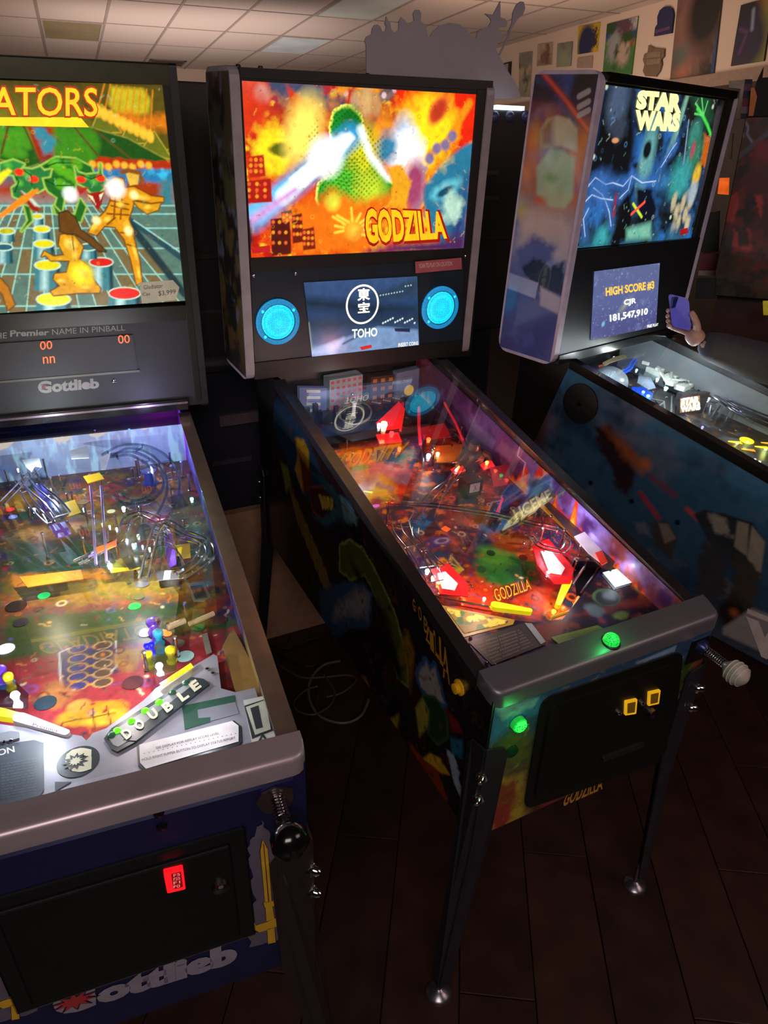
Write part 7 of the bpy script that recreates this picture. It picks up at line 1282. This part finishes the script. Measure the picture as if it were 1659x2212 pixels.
# ================================================================ FAR RIGHT GROUP, PERSON
def build_right():
    F0 = Frame(Matrix.Identity(4)); F0.view(1440, 100, .2714)
    # machine further along, its printed side towards us
    def ray_at(px, py, dist):
        o, v = F0.ray(px, py); return o+v.normalized()*dist
    # plane of the printed side
    a = ray_at(440, 1250, 3.55); 
    side = Plane((a.x, a.y, 0), (.55, -.83, 0), (0, 0, 1)); bx = thing('pinball_machine', 'machine at far right edge with a dark red printed backbox side', 'pinball machine', (a.x, a.y, 0), (0, 0, math.atan2(-.83, .55)))
    q = [F0.uv(side, *c) for c in ((410, 1990), (690, 2010), (830, 560), (560, 560))]
    u0 = min(c[0] for c in q); u1 = q[1][0]; z0 = q[0][1]; z1 = q[3][1]; u1 = max(q[1][0], u0+.26); u0m = (q[0][0]+q[3][0])/2
    L2 = Plane((0, 0, 0), (1, 0, 0), (0, 0, 1))
    fl = Frame(bx_m := Matrix.Translation((a.x, a.y, 0)) @ Matrix.Rotation(math.atan2(-.83, .55), 4, 'Z')); fl.view(1440, 100, .2714)
    w_ = .26
    MB().bbox((u0m, .0, z0), (u0m+w_, .70, z1), .008).build('backbox', BLK, bx); MB().box((u0m+.02, .08, .5), (u0m+1.3, .62, z0-.005)).build('cabinet', mat('dark_red_cabinet', '#3c1414', .4), bx)
    for x in (u0m+.05, u0m+1.2):
        for y in (.1, .58): MB().box((x, y, .001), (x+.03, y+.03, .5)).build('leg', LEGM, bx)
    p = Paint(fl, L2, [(u0m+.004, z0+.005), (u0m+w_-.004, z0+.005), (u0m+w_-.004, z1-.005), (u0m+.004, z1-.005)], 60, 170, n=.002)
    p.grad([(0, '#3a3018'), (.35, '#3c1c10'), (.6, '#4c1414'), (.85, '#4a2018'), (1, '#3c2c20')]); p.noise(12, '#6a1c14', .5, .64, 3, .8); p.noise(18, '#1c100c', .55, .66, 7, .8)
    p.poly([(480, 1200), (560, 1160), (570, 1280), (520, 1400), (470, 1380)], '#a03020', soft=.01, rough=.01); p.poly([(700, 1180), (760, 1180), (750, 1370), (730, 1300)], '#b03028', soft=.01, rough=.01); p.poly([(530, 1460), (560, 1480), (570, 1590), (650, 1590), (650, 1450), (680, 1500), (670, 1640), (530, 1630)], '#a03024', soft=.01, rough=.01); p.line([(560, 890), (820, 680)], .02, '#4a4c50', .006)
    p.line([(620, 590), (650, 640), (640, 700), (680, 760)], .006, '#8a90a0', .004); p.line([(620, 590), (600, 660), (610, 720)], .005, '#8a90a0', .004); p.poly([(700, 760), (830, 740), (820, 930), (720, 880)], '#7a1c2c', soft=.02); p.build('side_print', canvas_mat('printed_decal', 0, .4), bx)
    # plain dark pointed topper on it
    tp = [(655, 560), (680, 440), (700, 340), (720, 270), (770, 165), (760, 250), (830, 245), (860, 200), (880, 560)]
    t = MB().prism([fl.at(L2, *c, -.05) for c in tp], (0, .02, 0)).build('horned_topper', MAT_BLACK, bx); MB().prism([fl.at(L2, *c, -.045) for c in ((655, 555), (672, 330), (700, 330), (720, 400), (690, 555))], (0, -.004, 0)).build('orange_print', mat('topper_orange', '#b0602c', .5, emit=.08), t)
    cols = ['#2c2440', '#6a4858', '#241c38', '#7a2c34', '#8a7080', '#241c34']
    st = thing('striped_banner', 'narrow purple and dark striped column left of the horned topper', 'banner', (0, 0, 0)); PS = Plane(tuple(side.O+Vector((.05, .08, 0))), (.55, -.83, 0), (0, 0, 1))
    for i, (y0, y1) in enumerate(((262, 300), (300, 355), (355, 415), (415, 480), (480, 535), (535, 575))):
        d = (y0-262)*.12; MB().prism([F0.at(PS, *c) for c in ((625-d, y0), (680-d, y0), (680-d-(y1-y0)*.12, y1), (625-d-(y1-y0)*.12, y1))], PS.N*-.02).build('stripe', mat('stripe_'+cols[i], cols[i], .6), st)
    def slab(P, nm, lb, cat, mm, off=(.2, .2), t=.03):
        PS2 = Plane(tuple(side.O+Vector((off[0], off[1], 0))), (.55, -.83, 0), (0, 0, 1)); o = MB().prism([F0.at(PS2, *c) for c in P], PS2.N*-t).build(nm, mm, None); return tag(o, lb, cat)
    slab([(497, 275), (622, 265), (580, 580), (545, 580), (590, 340), (495, 330)], 'white_board', 'white board partly hidden behind the top right corner of right machine', 'board', mat('board_white', '#b0a090', .6), (.25, .35)); slab([(480, 690), (530, 690), (512, 895), (470, 895)], 'white_card', 'small white card low behind the right machine edge', 'card', mat('board_white', '#b0a090', .6), (.25, .35))
    slab([(420, 1048), (495, 1046), (488, 1182), (405, 1175)], 'orange_sign', 'small glowing orange sign right of the right machine backbox', 'sign', mat('orange_sign_lit', '#f06018', .5, emit=.8, var=.3), (.15, .3))
    slab([(280, 1650), (430, 1648), (425, 1780), (262, 1780)], 'red_box', 'dark red box on the white shelf board behind the right machine', 'box', mat('red_box', '#7c2434', .5), (.12, .2), .12); slab([(255, 1784), (425, 1784), (415, 1822), (248, 1825)], 'shelf_board', 'white shelf board under the dark red box', 'shelf', mat('board_white', '#b0a090', .6), (.12, .2), .16)
    slab([(240, 1845), (390, 1845), (380, 2010), (225, 2010)], 'black_box', 'black box with a grey square below the white shelf board', 'box', BLK, (-.24, .30), .02); slab([(300, 1330), (420, 1310), (410, 1640), (270, 1640)], 'grey_panel', 'dull grey green panel above the dark red box', 'panel', mat('grey_green_panel', '#3c3c30', .6), (.2, .35))
    slab([(765, 2030), (830, 2030), (830, 2140), (770, 2140)], 'yellow_light', 'small yellow glowing block at the right edge below the red printed side', 'sign', mat('yellow_block', '#b0a020', .5, emit=.3), (0, -.3), .02)
build_right()
def build_person():
    # person standing beyond the right machine, reaching left over its glass with a phone
    F0 = Frame(Matrix.Identity(4)); m = C_
    def D(px, py, d): o, v = F0.ray(px, py); return o+v.normalized()*d
    hand = D(1478, 706, 2.42); wrist = D(1515, 742, 2.40); elbow = D(1700, 800, 2.62); sh = m.M @ Vector((.80, .62, 1.36))
    root = thing('person', 'person in a dark grey sweatshirt reaching in from the right holding a phone', 'person', (sh.x+.12, sh.y+.1, 0)); R0 = root.location
    def skin(name, V, E, R, mm, par, lvl=2):
        me = bpy.data.meshes.new(name); me.from_pydata([tuple(Vector(v)-R0) for v in V], E, []); o = bpy.data.objects.new(name, me); C.objects.link(o)
        md = o.modifiers.new('s', 'SKIN'); sv = me.skin_vertices[0].data if me.skin_vertices else None
        if sv is None:
            bm = bmesh.new(); bm.from_mesh(me); bm.verts.layers.skin.verify(); bm.to_mesh(me); bm.free(); sv = me.skin_vertices[0].data
        for i, r in enumerate(R): sv[i].radius = (r, r) if not isinstance(r, tuple) else r; sv[i].use_root = (i == 0)
        sb = o.modifiers.new('d', 'SUBSURF'); sb.levels = lvl; sb.render_levels = lvl; o.parent = par
        bpy.context.view_layer.update(); dg = bpy.context.evaluated_depsgraph_get(); me2 = bpy.data.meshes.new_from_object(o.evaluated_get(dg), depsgraph=dg); o.modifiers.clear(); o.data = me2; me2.materials.clear(); me2.materials.append(mm)
        for p in me2.polygons: p.use_smooth = True
        return o
    base = m.M @ Vector((.97, .53, 0)); base.z = 0; SKN = mat('skin', '#a88478', .5, var=.06); CL = mat('grey_sweatshirt', '#34323a', .85, bump=.4, nscale=60); TR = mat('dark_trousers', '#1c1c24', .8)
    pel = base+Vector((0, 0, .95)); ch = base+Vector((-.01, 0, 1.28)); nk = base+Vector((-.02, 0, 1.50)); hd = base+Vector((-.04, 0, 1.62)); ht = base+Vector((-.04, 0, 1.74)); d = (base-sh); d.z = 0; hx = (m.M @ Vector((1.14, .45, 0)))-(m.M @ Vector((.80, .62, 0))); hx.z = 0; hx.normalize(); s2 = base+hx*.20; s2.z = 1.38; s1 = sh.copy(); 
    mid = (s1+elbow)/2+Vector((0, -.0, -.03)); e2 = s2+Vector((.03, .05, -.30)); h2 = e2+Vector((-.06, -.10, -.24))
    # body: one continuous surface
    V = [pel, ch, nk, hd, ht, s1, s1.lerp(elbow, .5), elbow, wrist, s2, e2, h2]; E = [(0, 1), (1, 2), (2, 3), (3, 4), (1, 5), (5, 6), (6, 7), (7, 8), (1, 9), (9, 10), (10, 11)]; R = [.10, .10, .050, .085, .07, .050, .045, .040, .027, .050, .038, .026]
    legs = []
    for sy in (-1, 1):
        hp = pel+hx*sy*.09+Vector((0, 0, -.06)); kn = base+hx*sy*.11+Vector((0, 0, .50)); an = base+hx*sy*.12+Vector((0, 0, .09)); to = base+hx*sy*.12+Vector((-.06, .12, .045)); i = len(V); V += [hp, kn, an, to]; E += [(0, i), (i, i+1), (i+1, i+2), (i+2, i+3)]; R += [.07, .048, .036, .035]
    body = skin('body', V, E, R, SKN, root)
    # clothing follows the body
    cl = skin('sweatshirt', [pel+Vector((0, 0, .02)), ch, base+Vector((-.015, 0, 1.43)), s1, s1.lerp(elbow, .5), elbow, elbow.lerp(wrist, .5), wrist.lerp(hand, .05), s2, e2, h2.lerp(e2, .08)], [(0, 1), (1, 2), (1, 3), (3, 4), (4, 5), (5, 6), (6, 7), (1, 8), (8, 9), (9, 10)], [.18, .195, .10, .092, .075, .072, .062, .044, .092, .062, .038], CL, root)
    tv = [pel+Vector((0, 0, .10))]; te = []; tr = [.165]
    for sy in (-1, 1):
        hp = pel+hx*sy*.09+Vector((0, 0, -.06)); kn = base+hx*sy*.11+Vector((0, 0, .50)); an = base+hx*sy*.12+Vector((0, 0, .12)); i = len(tv); tv += [hp, kn, an]; te += [(0, i), (i, i+1), (i+1, i+2)]; tr += [.115, .078, .06]
    skin('trousers', tv, te, tr, TR, root)
    MB().lathe(hd-R0+Vector((.015, 0, .0)), (0, 0, 1), [(-.04, .085), (.02, .10), (.08, .098), (.12, .085), (.155, .05), (.165, .01)], 18).build('hair', mat('dark_hair', '#241a16', .6, bump=.6, nscale=40), root, smooth=True)
    # hand: palm and five fingers closed round the phone
    fwd = (hand-wrist).normalized(); up = Vector((0, 0, 1)); rt = fwd.cross(up).normalized(); up = rt.cross(fwd)
    pc = wrist+fwd*.055
    hv = [wrist, D(1502, 728, 2.40), D(1488, 712, 2.402)]; he = [(0, 1), (1, 2)]; hr = [.026, .030, .027]
    hob = skin('hand', hv, he, hr, SKN, root)
    for k in range(4):
        L_ = (0, 3, 1, -3)[k]; skin('finger', [D(1492, 706+5*k, 2.405), D(1470, 686+9*k, 2.394), D(1447, 673+11*k+L_*.3, 2.386), D(1442-L_*.5, 670+11*k+L_*.3, 2.358)], [(0, 1), (1, 2), (2, 3)], [.0105, .0092, .0082, .0070], SKN, hob).parent = hob
    skin('thumb', [D(1506, 716, 2.39), D(1505, 700, 2.37), D(1499, 684, 2.352), D(1492, 672, 2.345)], [(0, 1), (1, 2), (2, 3)], [.0135, .0115, .0098, .0080], SKN, hob).parent = hob
    # phone
    PC = [(1443, 634), (1488, 645), (1493, 715), (1452, 706)]
    pts = [D(x, y, 2.36) for x, y in PC]; n = (pts[1]-pts[0]).cross(pts[3]-pts[0]).normalized()
    ph = thing('smartphone', 'purple blue smartphone held up in the hand of the person at right', 'phone', tuple((pts[0]+pts[2])/2)); ph.location = (pts[0]+pts[2])/2; O = ph.location
    def loop(k, off, shrink=0):
        L_ = []; c = sum(pts, Vector())/4
        for i in range(4):
            a, b_, d_ = pts[i-1], pts[i], pts[(i+1) % 4]
            u1, u2 = (a-b_).normalized()*.012, (d_-b_).normalized()*.012
            for j in range(4): t = j/3; L_.append(((b_+u1)*(1-t)**2+b_*2*t*(1-t)+(b_+u2)*t*t-c)*k+c-O+n*off)
        return L_
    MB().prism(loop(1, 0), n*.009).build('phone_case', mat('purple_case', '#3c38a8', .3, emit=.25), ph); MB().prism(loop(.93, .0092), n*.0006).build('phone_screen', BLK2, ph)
    camp = pts[0].lerp(pts[1], .3).lerp(pts[3].lerp(pts[2], .3), .22)-O; MB().bbox((camp.x-.014, camp.y-.004, camp.z-.016), (camp.x+.014, camp.y+.004, camp.z+.016), .003).build('camera_bump', mat('dark_purple', '#1c2060', .3), ph)
build_person()
